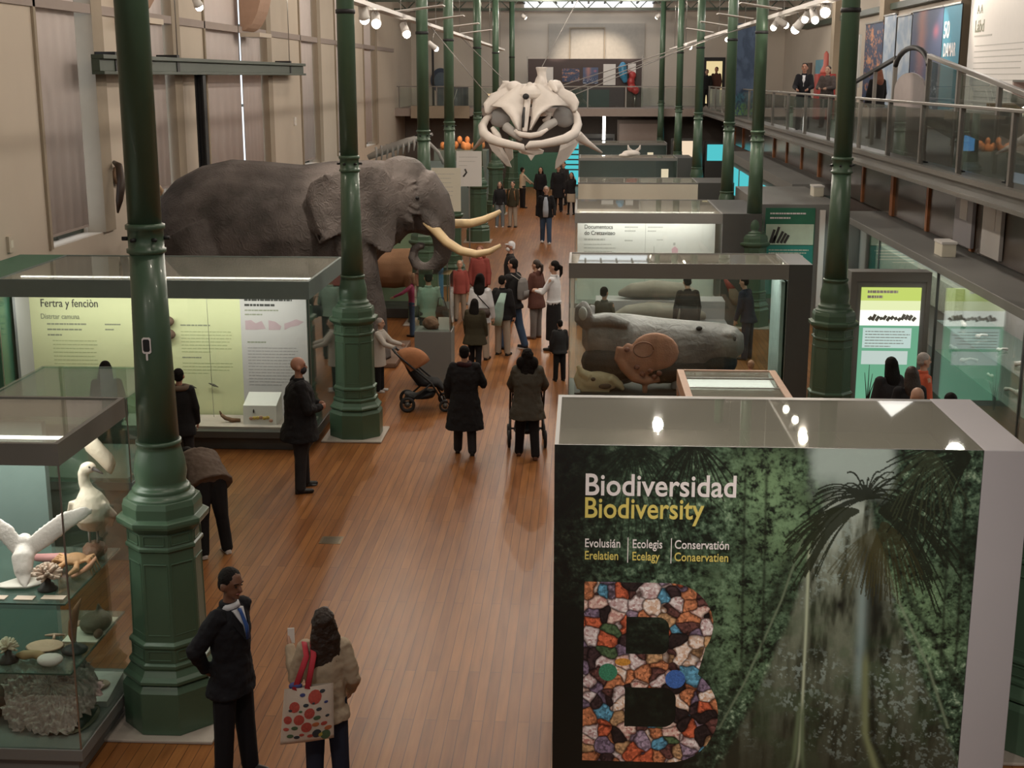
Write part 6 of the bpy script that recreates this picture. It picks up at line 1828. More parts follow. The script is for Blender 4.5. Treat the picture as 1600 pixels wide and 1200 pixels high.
for lab, x, y, z, tg, pw in SP: spotlight(lab, x, y, z, tg, pw, .085 if pw > 300 else .065)
spotlight('lone lamp high on the left wall near the arched corbel', -6.4, 22.5, 6.55, (-5.6, 24.6, 3.4), 60, .07, 70, 9.3)
spotlight('lamp above the left end of the dark display wall', -2.9, 66.2, 8.2, (.2, 72.9, 5.8), 1500, .10, 34, 8.5)
spotlight('lamp above the right end of the dark display wall', 3.5, 66.2, 8.2, (.9, 72.9, 5.8), 1500, .10, 34, 8.5)
spotlight('pair lamp over the right gallery banners, left one', 8.6, 38.5, 7.9, (10, 39, 6), 200, .08, 70, 9.3)
spotlight('pair lamp over the right gallery banners, right one', 8.6, 36.8, 7.9, (10, 34, 6.2), 260, .08, 60, 9.3)
spotlight('bright lamp just above the handrail at the right edge of the picture', 7.0, 22.0, 4.98, (8.5, 23, 4.3), 60, .06, 110, 0)
gl = thing('lamp_stand', 'thin post carrying the bright lamp at the right end of the ramp', 'post', (7.0, 22.0, 4.38))
MB().tube([(7.05, 22.08, 4.38), (7.05, 22.08, 4.9)], .015, 6).build('post', M['rail'], gl)
fh = thing('floor_plate', 'small brass plate set in the wooden floor in front of the bald man', 'floor plate', (-2.97, 14.9, 0))
MB().box((-3.08, 14.72, 0), (-2.82, 14.98, .004)).build('plate', pm('brass_plate', (.20, .15, .09), .4, .6), fh)
MB().box((-3.05, 14.75, .004), (-2.85, 14.95, .006)).build('lid', pm('brass_lid', (.14, .11, .07), .4, .6), fh)

# ---------------------------------------------------------------- people
def cloth(name, c, **k): return pm(name, c, k.pop('rough', .85), var=k.pop('var', .15), scale=k.pop('scale', 5), bump=k.pop('bump', .25), bscale=k.pop('bscale', 18), spec=.25)


K = dict(
    black=cloth('black_cloth', (.014, .013, .014)), charcoal=cloth('charcoal_cloth', (.028, .026, .027)), suit=cloth('black_suit', (.010, .010, .013)),
    navy=cloth('navy_denim', (.025, .032, .055)), jeans=cloth('blue_jeans', (.05, .085, .15)), greyjeans=cloth('grey_jeans', (.17, .19, .20)), beigep=cloth('beige_trousers', (.36, .30, .24)),
    white=cloth('white_shirt', (.62, .62, .64)), beige=cloth('beige_jacket', (.44, .35, .25)), taupe=cloth('taupe_jacket', (.115, .082, .062)), olive=cloth('dark_olive_coat', (.040, .033, .018)),
    greygreen=cloth('grey_green_coat', (.075, .070, .055)), pink=cloth('pink_top', (.36, .075, .15)), mint=cloth('sage_top', (.20, .29, .24)), brown=cloth('brown_coat', (.085, .035, .026)),
    orange=cloth('orange_top', (.50, .10, .05)), red=cloth('red_top', (.26, .06, .05)), cream=cloth('cream_coat', (.55, .50, .45)), camo=cloth('speckled_jacket', (.075, .06, .055), var=.7, scale=14),
    sweater=cloth('sand_sweater', (.48, .40, .30)), blueshirt=cloth('pale_blue_shirt', (.42, .47, .54)), bluetie=cloth('blue_tie', (.03, .08, .26), rough=.5), grey=cloth('grey_cloth', (.17, .16, .155)),
    khaki=cloth('khaki_grey_hood', (.17, .125, .09)),
    skin=pm('skin', (.50, .29, .20), .55, var=.06), skin2=pm('warm_skin', (.42, .21, .14), .55, var=.06), dark_skin=pm('brown_skin', (.16, .075, .045), .5, var=.08),
    hair=pm('black_hair', (.009, .007, .006), .7, var=.3, scale=30, bump=.5, bscale=60, spec=.15), brownhair=pm('brown_hair', (.030, .017, .011), .55, var=.4, scale=30, bump=.5, bscale=60),
    greyhair=pm('grey_hair', (.34, .30, .27), .6, var=.3, scale=30, bump=.5), redhair=pm('auburn_hair', (.20, .06, .03), .5, var=.3, scale=30, bump=.5), fairhair=pm('fair_hair', (.36, .22, .13), .5, var=.3, scale=30, bump=.5),
    shoe=pm('black_shoe', (.012, .011, .011), .4), sneaker=pm('white_sneaker', (.60, .57, .55), .6), brownshoe=pm('brown_shoe', (.12, .05, .03), .5), lips=pm('lips', (.25, .09, .08), .5), eye=pm('dark_eye', (.02, .015, .012), .2),
    mask=pm('white_mask', (.75, .74, .74), .8, bump=.1), darkmask=pm('black_mask', (.02, .02, .025), .8))


def person(lab, x, y, rz, h, top=('jacket', 'black'), legs='black', hair=('short', 'hair'), skin='skin', shoes='shoe', hem=None, w=1.08, lean=0, head=(0, 0), LL=(0, 0, 2), RL=(0, 0, 2),
           LA=(4, 9, 12, 0), RA=(4, 9, 12, 0), vox=.016, z=0.0, flare=1.0, face=False, skirt=None, group=None, mask=None, hood=False):
    """facing +Y before the turn rz (degrees, counter-clockwise); limbs: legs (hip, knee, spread), arms (forward, out, elbow, inward)"""
    t = thing('person', lab, 'person', (x, y, z), R(rz), group)
    X = Vector((1, 0, 0))
    def sp(a): return Vector((0, math.sin(R(a)), math.cos(R(a))))
    def fw(a): return Vector((0, math.cos(R(a)), -math.sin(R(a))))
    J = {'t': t, 'h': h}
    # legs
    legp = {}
    for s, L in ((-1, LL), (1, RL)):
        hip, kn, ab = L
        d1 = Vector((s * math.sin(R(ab)), math.sin(R(hip)), -math.cos(R(hip))))
        d2 = Vector((s * math.sin(R(ab)), math.sin(R(hip - kn)), -math.cos(R(hip - kn))))
        H = Vector((s * .050, 0, 0))
        k_ = H + d1 * .245
        a_ = k_ + d2 * .240
        legp[s] = [H, k_, a_]
    low = min(legp[-1][2].z, legp[1][2].z)
    P = Vector((0, 0, -low + .042))
    for s in legp: legp[s] = [(p + P) * h for p in legp[s]]
    u1, u2 = sp(lean * .6), sp(lean)
    f1, f2 = fw(lean * .6), fw(lean)
    waist = P + u1 * .075
    chest = waist + (u1 + u2).normalized() * .115
    sh = chest + u2 * .100
    neck = sh + u2 * .020
    ha, hy = head
    hd_u = sp(lean * .75 + ha)
    base = neck + hd_u * .02
    Rm = Matrix.Rotation(R(hy), 3, 'Z') @ Matrix.Rotation(R(-(lean * .75 + ha)), 3, 'X')
    Hc = base + hd_u * .088
    J.update(P=P * h, waist=waist * h, chest=chest * h, sh=sh * h, head=Hc * h, Rm=Rm, f2=f2, u2=u2)
    arms = {}
    for s, A in ((-1, LA), (1, RA)):
        pi_, ab, el, inw = A
        S_ = sh + X * (s * .100 * w ** .5) - u2 * .012
        d1 = Vector((s * math.sin(R(ab)), math.sin(R(pi_)) * math.cos(R(ab)), -math.cos(R(pi_)) * math.cos(R(ab))))
        q = pi_ + el
        d2 = Vector((-s * math.sin(R(inw)) + s * math.sin(R(ab)) * .3, math.sin(R(q)) * math.cos(R(inw)), -math.cos(R(q)) * math.cos(R(inw)))).normalized()
        E_ = S_ + d1 * .165
        W_ = E_ + d2 * .145
        arms[s] = [S_ * h, E_ * h, W_ * h, d2]
    J['arms'], J['legs'] = arms, legp
    # one continuous body
    b = MB()
    c3 = lambda p, v: p * h + v * h
    b.loft([((P - u1 * .035) * h, X * .045 * h, f1 * .035 * h), (P * h, X * .070 * h, f1 * .050 * h), (waist * h, X * .065 * h, f1 * .045 * h), (chest * h, X * .080 * h, f2 * .052 * h), ((sh - u2 * .01) * h, X * .078 * h, f2 * .038 * h), (neck * h, X * .036 * h, f2 * .034 * h)], 14)
    b.capsule((sh - u2 * .01) * h, (base + hd_u * .03) * h, .034 * h, .030 * h)
    hv = lambda a, c_, d: (Hc + Rm @ Vector((a, c_, d))) * h
    b.ell(hv(0, -.004, .014), (.045 * h, .055 * h, .053 * h), rot=Rm).ell(hv(0, .010, -.028), (.035 * h, .040 * h, .042 * h), rot=Rm)
    b.capsule(hv(0, .046, .006), hv(0, .058, -.014), .008 * h, .011 * h, 8)
    b.ell(hv(0, .038, -.052), (.016 * h, .014 * h, .013 * h), rot=Rm).ell(hv(0, .044, .018), (.030 * h, .009 * h, .007 * h), rot=Rm)
    for s in (-1, 1): b.ell(hv(s * .046, -.004, -.010), (.008 * h, .016 * h, .020 * h), rot=Rm)
    for s in (-1, 1):
        H, k_, a_ = legp[s]
        b.capsule(H, k_, .044 * h, .032 * h).capsule(k_, a_, .032 * h, .022 * h)
        b.capsule(a_ + Vector((0, -.012, -.022)) * h, a_ + Vector((s * .008, .075, -.026)) * h, .020 * h, .014 * h)
        S_, E_, W_, d2 = arms[s]
        b.capsule(S_, E_, .027 * h, .021 * h).capsule(E_, W_, .021 * h, .015 * h)
        l = d2.cross(X)
        if l.length < .2: l = Vector((0, 1, 0))
        l.normalize()
        n_ = (l.cross(d2)).normalized() * (-s)        # towards the palm
        if n_.dot(X * -s) < 0: n_ = -n_
        b.loft([(W_, l * .014 * h, n_ * .011 * h), (W_ + d2 * .02 * h, l * .021 * h, n_ * .011 * h), (W_ + d2 * .048 * h, l * .024 * h, n_ * .010 * h), (W_ + d2 * .055 * h, l * .020 * h, n_ * .008 * h)], 10)
        for i, ln in enumerate((.046, .052, .048, .038)):
            r0 = W_ + (d2 * .050 + l * (.0165 - .011 * i)) * h
            m1 = r0 + (d2 * .92 + n_ * .28).normalized() * ln * .5 * h
            m2 = m1 + (d2 * .72 + n_ * .60).normalized() * ln * .5 * h
            b.capsule(r0, m1, .0056 * h, .0053 * h, 6).capsule(m1, m2, .0053 * h, .0046 * h, 6)
        r0 = W_ + (d2 * .012 + l * .014) * h
        m1 = r0 + (d2 * .6 + l * .55 + n_ * .35).normalized() * .028 * h
        b.capsule(r0, m1, .0075 * h, .0065 * h, 6).capsule(m1, m1 + (d2 * .9 + l * .1 + n_ * .3).normalized() * .024 * h, .0062 * h, .005 * h, 6)
    bod = b.build('body', K[skin], t, local=True, vox=min(vox, .012) if vox < .014 else vox, sm=1)
    # trousers, shoes
    if skirt is None:
        b = MB()
        b.loft([((P - u1 * .055) * h, X * .05 * h, f1 * .04 * h), ((P - u1 * .02) * h, X * .092 * w * h, f1 * .066 * w * h), ((P + u1 * .03) * h, X * .088 * w * h, f1 * .062 * w * h), (waist * h, X * .078 * w * h, f1 * .055 * w * h)], 14)
        for s in (-1, 1):
            H, k_, a_ = legp[s]
            b.capsule(H, k_, .060 * h * w, .050 * h).capsule(k_, a_ + Vector((0, 0, .004 * h)), .050 * h, .043 * h)
        b.build('trousers', K[legs], t, local=True, vox=vox, sm=2)
    else:
        b = MB()
        m_ = (legp[-1][2] + legp[1][2]) / 2
        b.loft([((m_.x, m_.y, skirt * h), X * .105 * h * flare, Vector((0, .085 * h * flare, 0))), ((P - u1 * .1) * h, X * .10 * w * h, f1 * .075 * w * h), (P * h, X * .095 * w * h, f1 * .068 * w * h), (waist * h, X * .075 * w * h, f1 * .052 * w * h)], 18)
        b.build('skirt', K[legs], t, local=True, vox=vox, sm=2)
        b = MB()
        for s in (-1, 1): b.capsule(legp[s][1], legp[s][2], .036 * h, .026 * h)
        b.build('tights', K['black'], t, local=True, vox=vox, sm=1)
    for s in (-1, 1):
        a_ = legp[s][2]
        b = MB().capsule(a_ + Vector((0, -.018, -.020)) * h, a_ + Vector((s * .010, .082, -.025)) * h, .024 * h, .018 * h).capsule(a_ + Vector((0, 0, 0)) * h, a_ + Vector((0, -.005, -.02)) * h, .026 * h, .028 * h)
        b.box(a_ + Vector((-.022, -.04, -.042)) * h, a_ + Vector((.022, .09, -.034)) * h)
        b.build('shoe', K[shoes], t, local=True, vox=min(vox, .014))
    # upper garment
    kind, tm = top
    sl = {'shirt': (.036, .027), 'jacket': (.047, .037), 'coat': (.050, .040)}[kind]
    g = {'shirt': 1.0, 'jacket': 1.08, 'coat': 1.14}[kind] * w
    hm = hem if hem is not None else {'shirt': .50, 'jacket': .46, 'coat': .27}[kind]
    b = MB()
    rings = []
    hipc = P - u1 * .01
    hz = hm
    if lean < 40 and hz < P.z - .05:
        m_ = Vector((P.x, P.y - .01, 0))
        rings.append(((m_ + Vector((0, 0, hz))) * h, X * .112 * g * h * flare, Vector((0, .088 * g * h * flare, 0))))
        rings.append(((m_ + Vector((0, 0, (hz + P.z) / 2))) * h, X * .106 * g * h * (1 + (flare - 1) * .5), Vector((0, .082 * g * h, 0))))
    else: rings.append(((P - u1 * (P.z - hz if lean < 40 else .05)) * h, X * .102 * g * h, f1 * .078 * g * h))
    rings += [(hipc * h, X * .098 * g * h, f1 * .074 * g * h), (waist * h, X * .088 * g * h, (f1 + f2).normalized() * .066 * g * h), ((waist + chest) * .5 * h, X * .091 * g * h, f2 * .068 * g * h), (chest * h, X * .098 * g * h, f2 * .068 * g * h),
              ((chest + u2 * .06) * h, X * .100 * g * h, f2 * .058 * g * h), ((sh + u2 * .002) * h, X * .074 * g * h, f2 * .044 * g * h), ((neck + u2 * .004) * h, X * .038 * h, f2 * .036 * h)]
    b.loft(rings, 22)
    for s in (-1, 1):
        S_, E_, W_, d2 = arms[s]
        b.capsule(S_ - X * (s * .012 * h), E_, sl[0] * h * (w ** .5), sl[1] * 1.08 * h).capsule(E_, W_ - d2 * .006 * h, sl[1] * 1.08 * h, sl[1] * .80 * h)
    if hood: b.ell((neck - f2 * .035) * h, (.058 * h, .034 * h, .04 * h), rot=Matrix.Rotation(R(-lean), 3, 'X'))
    b.build(kind if kind != 'shirt' else 'top', K[tm], t, local=True, vox=vox * .9, sm=2, disp=(.028, .09) if vox < .0145 else None)
    b = MB().loft([((sh + u2 * .004) * h, X * .046 * h, f2 * .044 * h), ((neck + u2 * .022) * h, X * .043 * h, f2 * .041 * h)], 16)
    b.build('collar', K[tm], t, local=True, vox=min(vox, .013), sm=1)
    # hair
    hk, hm_ = hair
    if hk != 'bald':
        b = MB().ell(hv(0, -.010, .020), (.049 * h, .054 * h, .052 * h), rot=Rm)
        b.ell(hv(0, -.026, -.008), (.045 * h, .034 * h, .042 * h), rot=Rm)
        if hk == 'cap': b.ell(hv(0, .05, .03), (.036 * h, .035 * h, .006 * h), rot=Rm)
        if hk in ('long', 'mid'):
            L = .27 if hk == 'long' else .10
            b.loft([(hv(0, -.018, .03), Rm @ X * .050 * h, Rm @ Vector((0, .047, 0)) * h), (hv(0, -.030, -.03), Rm @ X * .064 * h, Rm @ Vector((0, .034, 0)) * h), (hv(0, -.042, -.09), Rm @ X * .074 * h, Rm @ Vector((0, .030, 0)) * h), (hv(.004, -.052, -.09 - L * .5), Rm @ X * .066 * h, Rm @ Vector((0, .022, 0)) * h), (hv(.006, -.055, -.09 - L), Rm @ X * .036 * h, Rm @ Vector((0, .014, 0)) * h)], 14)
            for s in (-1, 1): b.capsule(hv(s * .040, -.002, .01), hv(s * .048, -.01, -.085), .017 * h, .014 * h)
        if hk == 'bun': b.ell(hv(0, -.065, .035), (.026 * h, .026 * h, .026 * h))
        if hk == 'tail': b.tube([hv(0, -.05, .02), hv(0, -.085, 0), hv(0, -.085, -.07), hv(0, -.07, -.12)], [.014 * h, .022 * h, .020 * h, .006 * h], 8)
        b.build('hair' if hk != 'cap' else 'cap', K[hm_], t, local=True, vox=vox * .8, sm=1, disp=((.030 if hk in ('long', 'mid') else .006), .05) if vox < .0145 else None)
    if face:
        for s in (-1, 1): MB().ell(hv(s * .018, .0455, .004), (.0055 * h, .0045 * h, .0032 * h), 10, 7, Rm).build('eye', K['eye'], bod, local=True)
        MB().ell(hv(0, .048, -.033), (.015 * h, .006 * h, .005 * h), 10, 7, Rm).build('lips', K['lips'], bod, local=True)
        b = MB()
        for s in (-1, 1): b = MB().tube([hv(s * .008, .051, .017), hv(s * .02, .050, .020), hv(s * .030, .044, .017)], .0018 * h, 6); b.build('eyebrow', K['hair'], bod, local=True)
    if mask: MB().ell(hv(0, .022, -.030), (.036 * h, .040 * h, .034 * h), 14, 9, Rm).build('face_mask', K[mask], t, local=True)
    J['hv'] = hv
    return J


def worn(name, lab, cat, J, group=None):
    """a bag or phone carried by a person: a thing of its own, in the person's frame"""
    o = J['t']
    t = bpy.data.objects.new(name, None)
    t.location = o.location
    t.rotation_euler = o.rotation_euler
    COL.objects.link(t)
    return tag(t, lab, cat, group)


def backpack(J, lab, m, k=1.0, side=0.0):
    h = J['h']
    t = worn('backpack', lab, 'backpack', J)
    c = (J['chest'] + J['waist']) / 2 - J['f2'] * .115 * h * k + Vector((side * h, 0, 0)) + J['u2'] * .02 * h
    u, f = J['u2'], J['f2']
    X = Vector((1, 0, 0))
    MB().loft([(c - u * .115 * h, X * .05 * h * k, f * .025 * h), (c - u * .10 * h, X * .078 * h * k, f * .045 * h), (c, X * .082 * h * k, f * .05 * h), (c + u * .09 * h, X * .070 * h * k, f * .042 * h), (c + u * .125 * h, X * .04 * h * k, f * .022 * h)], 16).build('pack', m, t, local=True, vox=.016, sm=2)
    pk_o = t.children[-1]
    MB().loft([(c - u * .085 * h - f * .045 * h, X * .05 * h * k, f * .012 * h), (c - u * .01 * h - f * .048 * h, X * .052 * h * k, f * .012 * h)], 12).build('pocket', m, pk_o, local=True)
    for s in (-1, 1):
        q = J['sh']
        MB().tube([c + u * .10 * h + X * (s * .045 * h), q + X * (s * .055 * h) + u * .028 * h - f * .01 * h, q + X * (s * .06 * h) + f * .062 * h - u * .02 * h, J['waist'] + X * (s * .085 * h) + f * .06 * h], .010 * h, 6, flat=.4).build('strap', m, t, local=True)
    return t


# near pair
J = person('man in a black suit and blue tie, hands behind his back, by the nearest column', -2.67, 9.36, -112, 1.74, ('jacket', 'suit'), 'suit', ('short', 'hair'), 'dark_skin', 'shoe', hem=.43, w=1.06,
           head=(10, -6), LA=(-28, 20, 22, 40), RA=(-28, 20, 22, 40), LL=(2, 0, 3), RL=(-2, 0, 3), vox=.011, face=True)
h, t, hv = J['h'], J['t'], J['hv']
X = Vector((1, 0, 0))
n0 = J['sh']
MB().loft([(n0 + Vector((0, .004, .008)) * h, X * .050 * h, Vector((0, .048, .012)) * h), (n0 + Vector((0, .006, .036)) * h, X * .041 * h, Vector((0, .040, .006)) * h)], 18).build('shirt_collar', K['white'], t, local=True)
MB().add([n0 + Vector(p) * h for p in ((-.036, .052, .012), (.036, .052, .012), (.018, .082, -.05), (0, .091, -.115), (-.018, .082, -.05), (-.03, .03, .012), (.03, .03, .012), (.014, .06, -.05), (0, .06, -.115), (-.014, .06, -.05))], [(0, 1, 2, 3, 4), (9, 8, 7, 6, 5), (0, 5, 6, 1), (1, 6, 7, 2), (2, 7, 8, 3), (3, 8, 9, 4), (4, 9, 5, 0)]).build('shirt_front', K['white'], t, local=True)
MB().loft([(n0 + Vector((0, .058, .014)) * h, X * .011 * h, Vector((0, .008, 0)) * h), (n0 + Vector((0, .066, 0)) * h, X * .008 * h, Vector((0, .007, 0)) * h), (n0 + Vector((0, .092, -.06)) * h, X * .013 * h, Vector((0, .005, 0)) * h), (n0 + Vector((0, .098, -.118)) * h, X * .013 * h, Vector((0, .004, 0)) * h)], 12).build('tie', K['bluetie'], t, local=True)
for s in (-1, 1):
    MB().add([n0 + Vector((s * a, c_, d)) * h for a, c_, d in ((.040, .050, .010), (.062, .056, -.03), (.012, .098, -.125), (.020, .088, -.05), (.040, .040, .010), (.062, .045, -.03), (.012, .080, -.125), (.020, .072, -.05))], [(0, 1, 2, 3), (7, 6, 5, 4), (0, 4, 5, 1), (1, 5, 6, 2), (2, 6, 7, 3), (3, 7, 4, 0)]).build('lapel', K['suit'], t, local=True)

J = person('woman in a beige jacket with long dark wavy hair, standing with her back to us', -1.88, 9.05, 12, 1.57, ('jacket', 'beige'), 'navy', ('long', 'brownhair'), 'skin', 'shoe', hem=.45, LA=(12, 14, 132, -4), RA=(-2, 12, 45, 8), vox=.011, w=.98, head=(-6, 10))
h = J['h']
tb_ = worn('tote_bag', 'cream tote bag with red fruit prints and red straps on the woman in beige', 'tote bag', J)
cx, cy = -.075 * h, -.125 * h
def tote(u, v):
    """u across -1..1, v up 0..1"""
    hw = (.125 - .012 * v) * h
    bulge = .030 * (1 - u * u) * math.sin(PI * min(1, .12 + .80 * (1 - v))) * h
    return Vector((cx + u * hw + .018 * (1 - v) * h * -1, cy - .02 * h - bulge + .01 * v * h, (.405 + .275 * v) * h + .008 * u * h))
vs, fs = [], []
n = 14
for sd in (0, 1):
    for j in range(n + 1):
        for i in range(n + 1):
            p = tote(-1 + 2 * i / n, j / n)
            if sd: p = Vector((p.x, 2 * (cy + .0 * h) - p.y - .02 * h, p.z))
            vs.append(p)
W = n + 1
for sd in (0, 1):
    for j in range(n):
        for i in range(n):
            a = sd * W * W + j * W + i
            f = (a, a + 1, a + W + 1, a + W)
            fs.append(f if not sd else f[::-1])
for i in range(n): fs.append((i, W * W + i, W * W + i + 1, i + 1))
for j in range(n):
    for i in (0, n): fs.append((j * W + i, (j + 1) * W + i, W * W + (j + 1) * W + i, W * W + j * W + i))
MB().add(vs, fs, True).build('bag', pm('cream_canvas', (.66, .57, .48), .85, var=.04, bump=.1), tb_, local=True)
rn = random.Random(21)
motifs = [(.25, .82, .034, 'r'), (.55, .90, .014, 'k'), (-.55, .68, .026, 'r'), (-.1, .70, .014, 'k'), (-.25, .88, .014, 'b'), (.05, .55, .026, 'r'), (.42, .60, .014, 'k'), (-.35, .45, .026, 'r'), (-.78, .45, .020, 'r'), (-.05, .30, .026, 'r'), (.35, .45, .018, 'g'), (.62, .32, .016, 'r'), (.30, .33, .018, 'o'),
          (-.5, .30, .016, 'g'), (-.7, .62, .010, 'k'), (-.82, .28, .014, 'r'), (-.65, .15, .016, 'g'), (-.4, .12, .014, 'k'), (.35, .15, .022, 'k'), (.48, .12, .018, 'y'), (.75, .45, .010, 'k'), (.78, .22, .018, 'o'), (-.22, .16, .012, 'r'), (.1, .12, .014, 'r'), (.68, .10, .024, 'g'), (-.3, .60, .009, 'g'), (.2, .72, .008, 'k'), (.7, .70, .010, 'b')]
MC = dict(r=pm('tomato_print', (.48, .08, .06), .8, var=.4, scale=60), k=pm('black_print', (.04, .05, .06), .8), b=pm('blue_print', (.05, .06, .20), .8), g=pm('green_print', (.08, .14, .07), .8), o=pm('orange_print', (.50, .16, .06), .8), y=pm('yellow_print', (.50, .40, .08), .8))
for u, v, r_, c_ in motifs:
    b = MB()
    p0 = tote(u, v)
    m_ = 12
    pts = []
    el_ = 1.0 if r_ > .018 else .6
    for k in range(m_):
        a = 2 * PI * k / m_
        q = tote(u + r_ * math.cos(a) / .125, v + r_ * el_ * math.sin(a) / .275)
        pts.append(q + Vector((0, -.0035, 0)))
    b.add([p0 + Vector((0, -.005, 0))] + pts + [q + Vector((0, .003, 0)) for q in pts], [(0, 1 + k, 1 + (k + 1) % m_) for k in range(m_)] + [(1 + k, 1 + m_ + k, 1 + m_ + (k + 1) % m_, 1 + (k + 1) % m_) for k in range(m_)])
    b.build('printed_fruit', MC[c_], tb_.children[0], local=True)
rs = pm('red_strap', (.50, .03, .05), .7)
sh_ = J['arms'][-1][0]
for dx, o_ in ((-.035, 0), (.03, .01)):
    p = tote(-.30 + dx * 8, .97)
    MB().tube([p, Vector((sh_.x + (.035 + dx * .5) * h, -.085 * h, (sh_.z + .0 * h))), Vector((sh_.x + (.03 + dx * .6) * h, -.03 * h, sh_.z + .048 * h)), Vector((sh_.x + (.03 + dx * .6) * h, .05 * h, sh_.z + .01 * h))], .014 * h, 8, flat=.25, upv=(0, 1, 0)).build('strap', rs, tb_, local=True)
MB().ell(tote(-.55, 1.0) + Vector((0, .03, .005)), (.05, .03, .03)).build('blue_lining', pm('blue_scarf', (.06, .07, .22), .8), tb_, local=True)
ph = worn('phone', 'pale phone held up beside the long-haired woman', 'phone', J)
p = J['arms'][-1][2] + Vector((.0, .035, .085))
MB().box(p + Vector((-.016, -.008, -.065)), p + Vector((.036, .002, .060))).build('handset', M['white'], ph, local=True, bevel=.004)

# mid floor
J = person('bald stout man in black turned to the right beside the wide case', -3.70, 16.8, -72, 1.80, ('jacket', 'black'), 'charcoal', ('bald', 'hair'), 'skin2', 'shoe', hem=.40, w=1.55, LA=(15, 16, 70, 50), RA=(15, 16, 70, 50), vox=.013, face=True, mask='darkmask', LL=(4, 2, 4), RL=(-3, 0, 4))
J = person('person bent low over the glass case in a taupe hooded jacket and white-soled shoes', -4.24, 14.32, 36, 1.70, ('jacket', 'taupe'), 'black', ('short', 'hair'), 'skin', 'sneaker', lean=88, head=(30, 0), LA=(60, 10, 40, 30), RA=(60, 10, 40, 30), vox=.013, hood=True, LL=(-6, 2, 4), RL=(-3, 2, 5), w=1.4)
J = person('child in a black coat with a tan fur collar facing the green boards', -5.46, 17.3, 8, 1.52, ('coat', 'black'), 'charcoal', ('short', 'hair'), 'skin2', 'shoe', hem=.40, vox=.015, w=1.05)
h = J['h']
MB().tube([J['sh'] + Vector((.075 * math.cos(a) * h, .055 * math.sin(a) * h, .02 * h)) for a in np.linspace(0, 2 * PI, 16)], .026 * h, 8).build('fur_collar', K['khaki'], J['t'], local=True)
J = person('person with black hair mostly hidden behind the low glass hood', -6.54, 17.5, 10, 1.57, ('jacket', 'charcoal'), 'charcoal', ('mid', 'hair'), vox=.018)
J = person('person in a long black coat and dark scarf walking away, centre of the hall', -1.68, 18.68, 4, 1.60, ('coat', 'black'), 'charcoal', ('short', 'hair'), 'skin', 'shoe', hem=.24, flare=1.16, w=1.22, LA=(6, 16, 20, 6), RA=(14, 20, 55, 5), vox=.014, LL=(5, 4, 2), RL=(-7, 6, 2))
h = J['h']
MB().tube([J['sh'] + Vector((.052 * math.cos(a) * h, .045 * math.sin(a) * h, (.022 + .006 * math.sin(2 * a)) * h)) for a in np.linspace(0, 2 * PI, 16)], .024 * h, 8).build('scarf', cloth('maroon_scarf', (.035, .010, .012)), J['t'], local=True)
J = person('woman with wavy black hair in a grey-green coat pushing a black pushchair', -.76, 18.53, 2, 1.60, ('coat', 'greygreen'), 'black', ('mid', 'hair'), 'skin', 'brownshoe', hem=.37, flare=1.08, w=1.22, LA=(28, 12, 30, 8), RA=(28, 16, 35, 8), vox=.014, LL=(8, 4, 3), RL=(-8, 8, 3))
h = J['h']
for s in (-1, 1): MB().ell(J['hv'](s * .055, -.03, -.06), (.045 * h, .045 * h, .06 * h)).build('curl', K['hair'], J['t'], local=True)


def wheel(b, c, r_, wd, ax=(1, 0, 0)):
    ax = Vector(ax)
    u = Vector((0, 0, 1))
    v = ax.cross(u)
    n = 20
    vs, fs = [], []
    for k in range(n):
        a = 2 * PI * k / n
        d = u * math.cos(a) + v * math.sin(a)
        for rr, e in ((r_ * .62, -1), (r_, -.7), (r_, .7), (r_ * .62, 1)): vs.append(Vector(c) + d * rr + ax * (e * wd / 2))
    for k in range(n):
        a, c_ = 4 * k, 4 * ((k + 1) % n)
        for j in range(4): fs.append((a + j, a + (j + 1) % 4, c_ + (j + 1) % 4, c_ + j))
    return b.add(vs, fs, True)


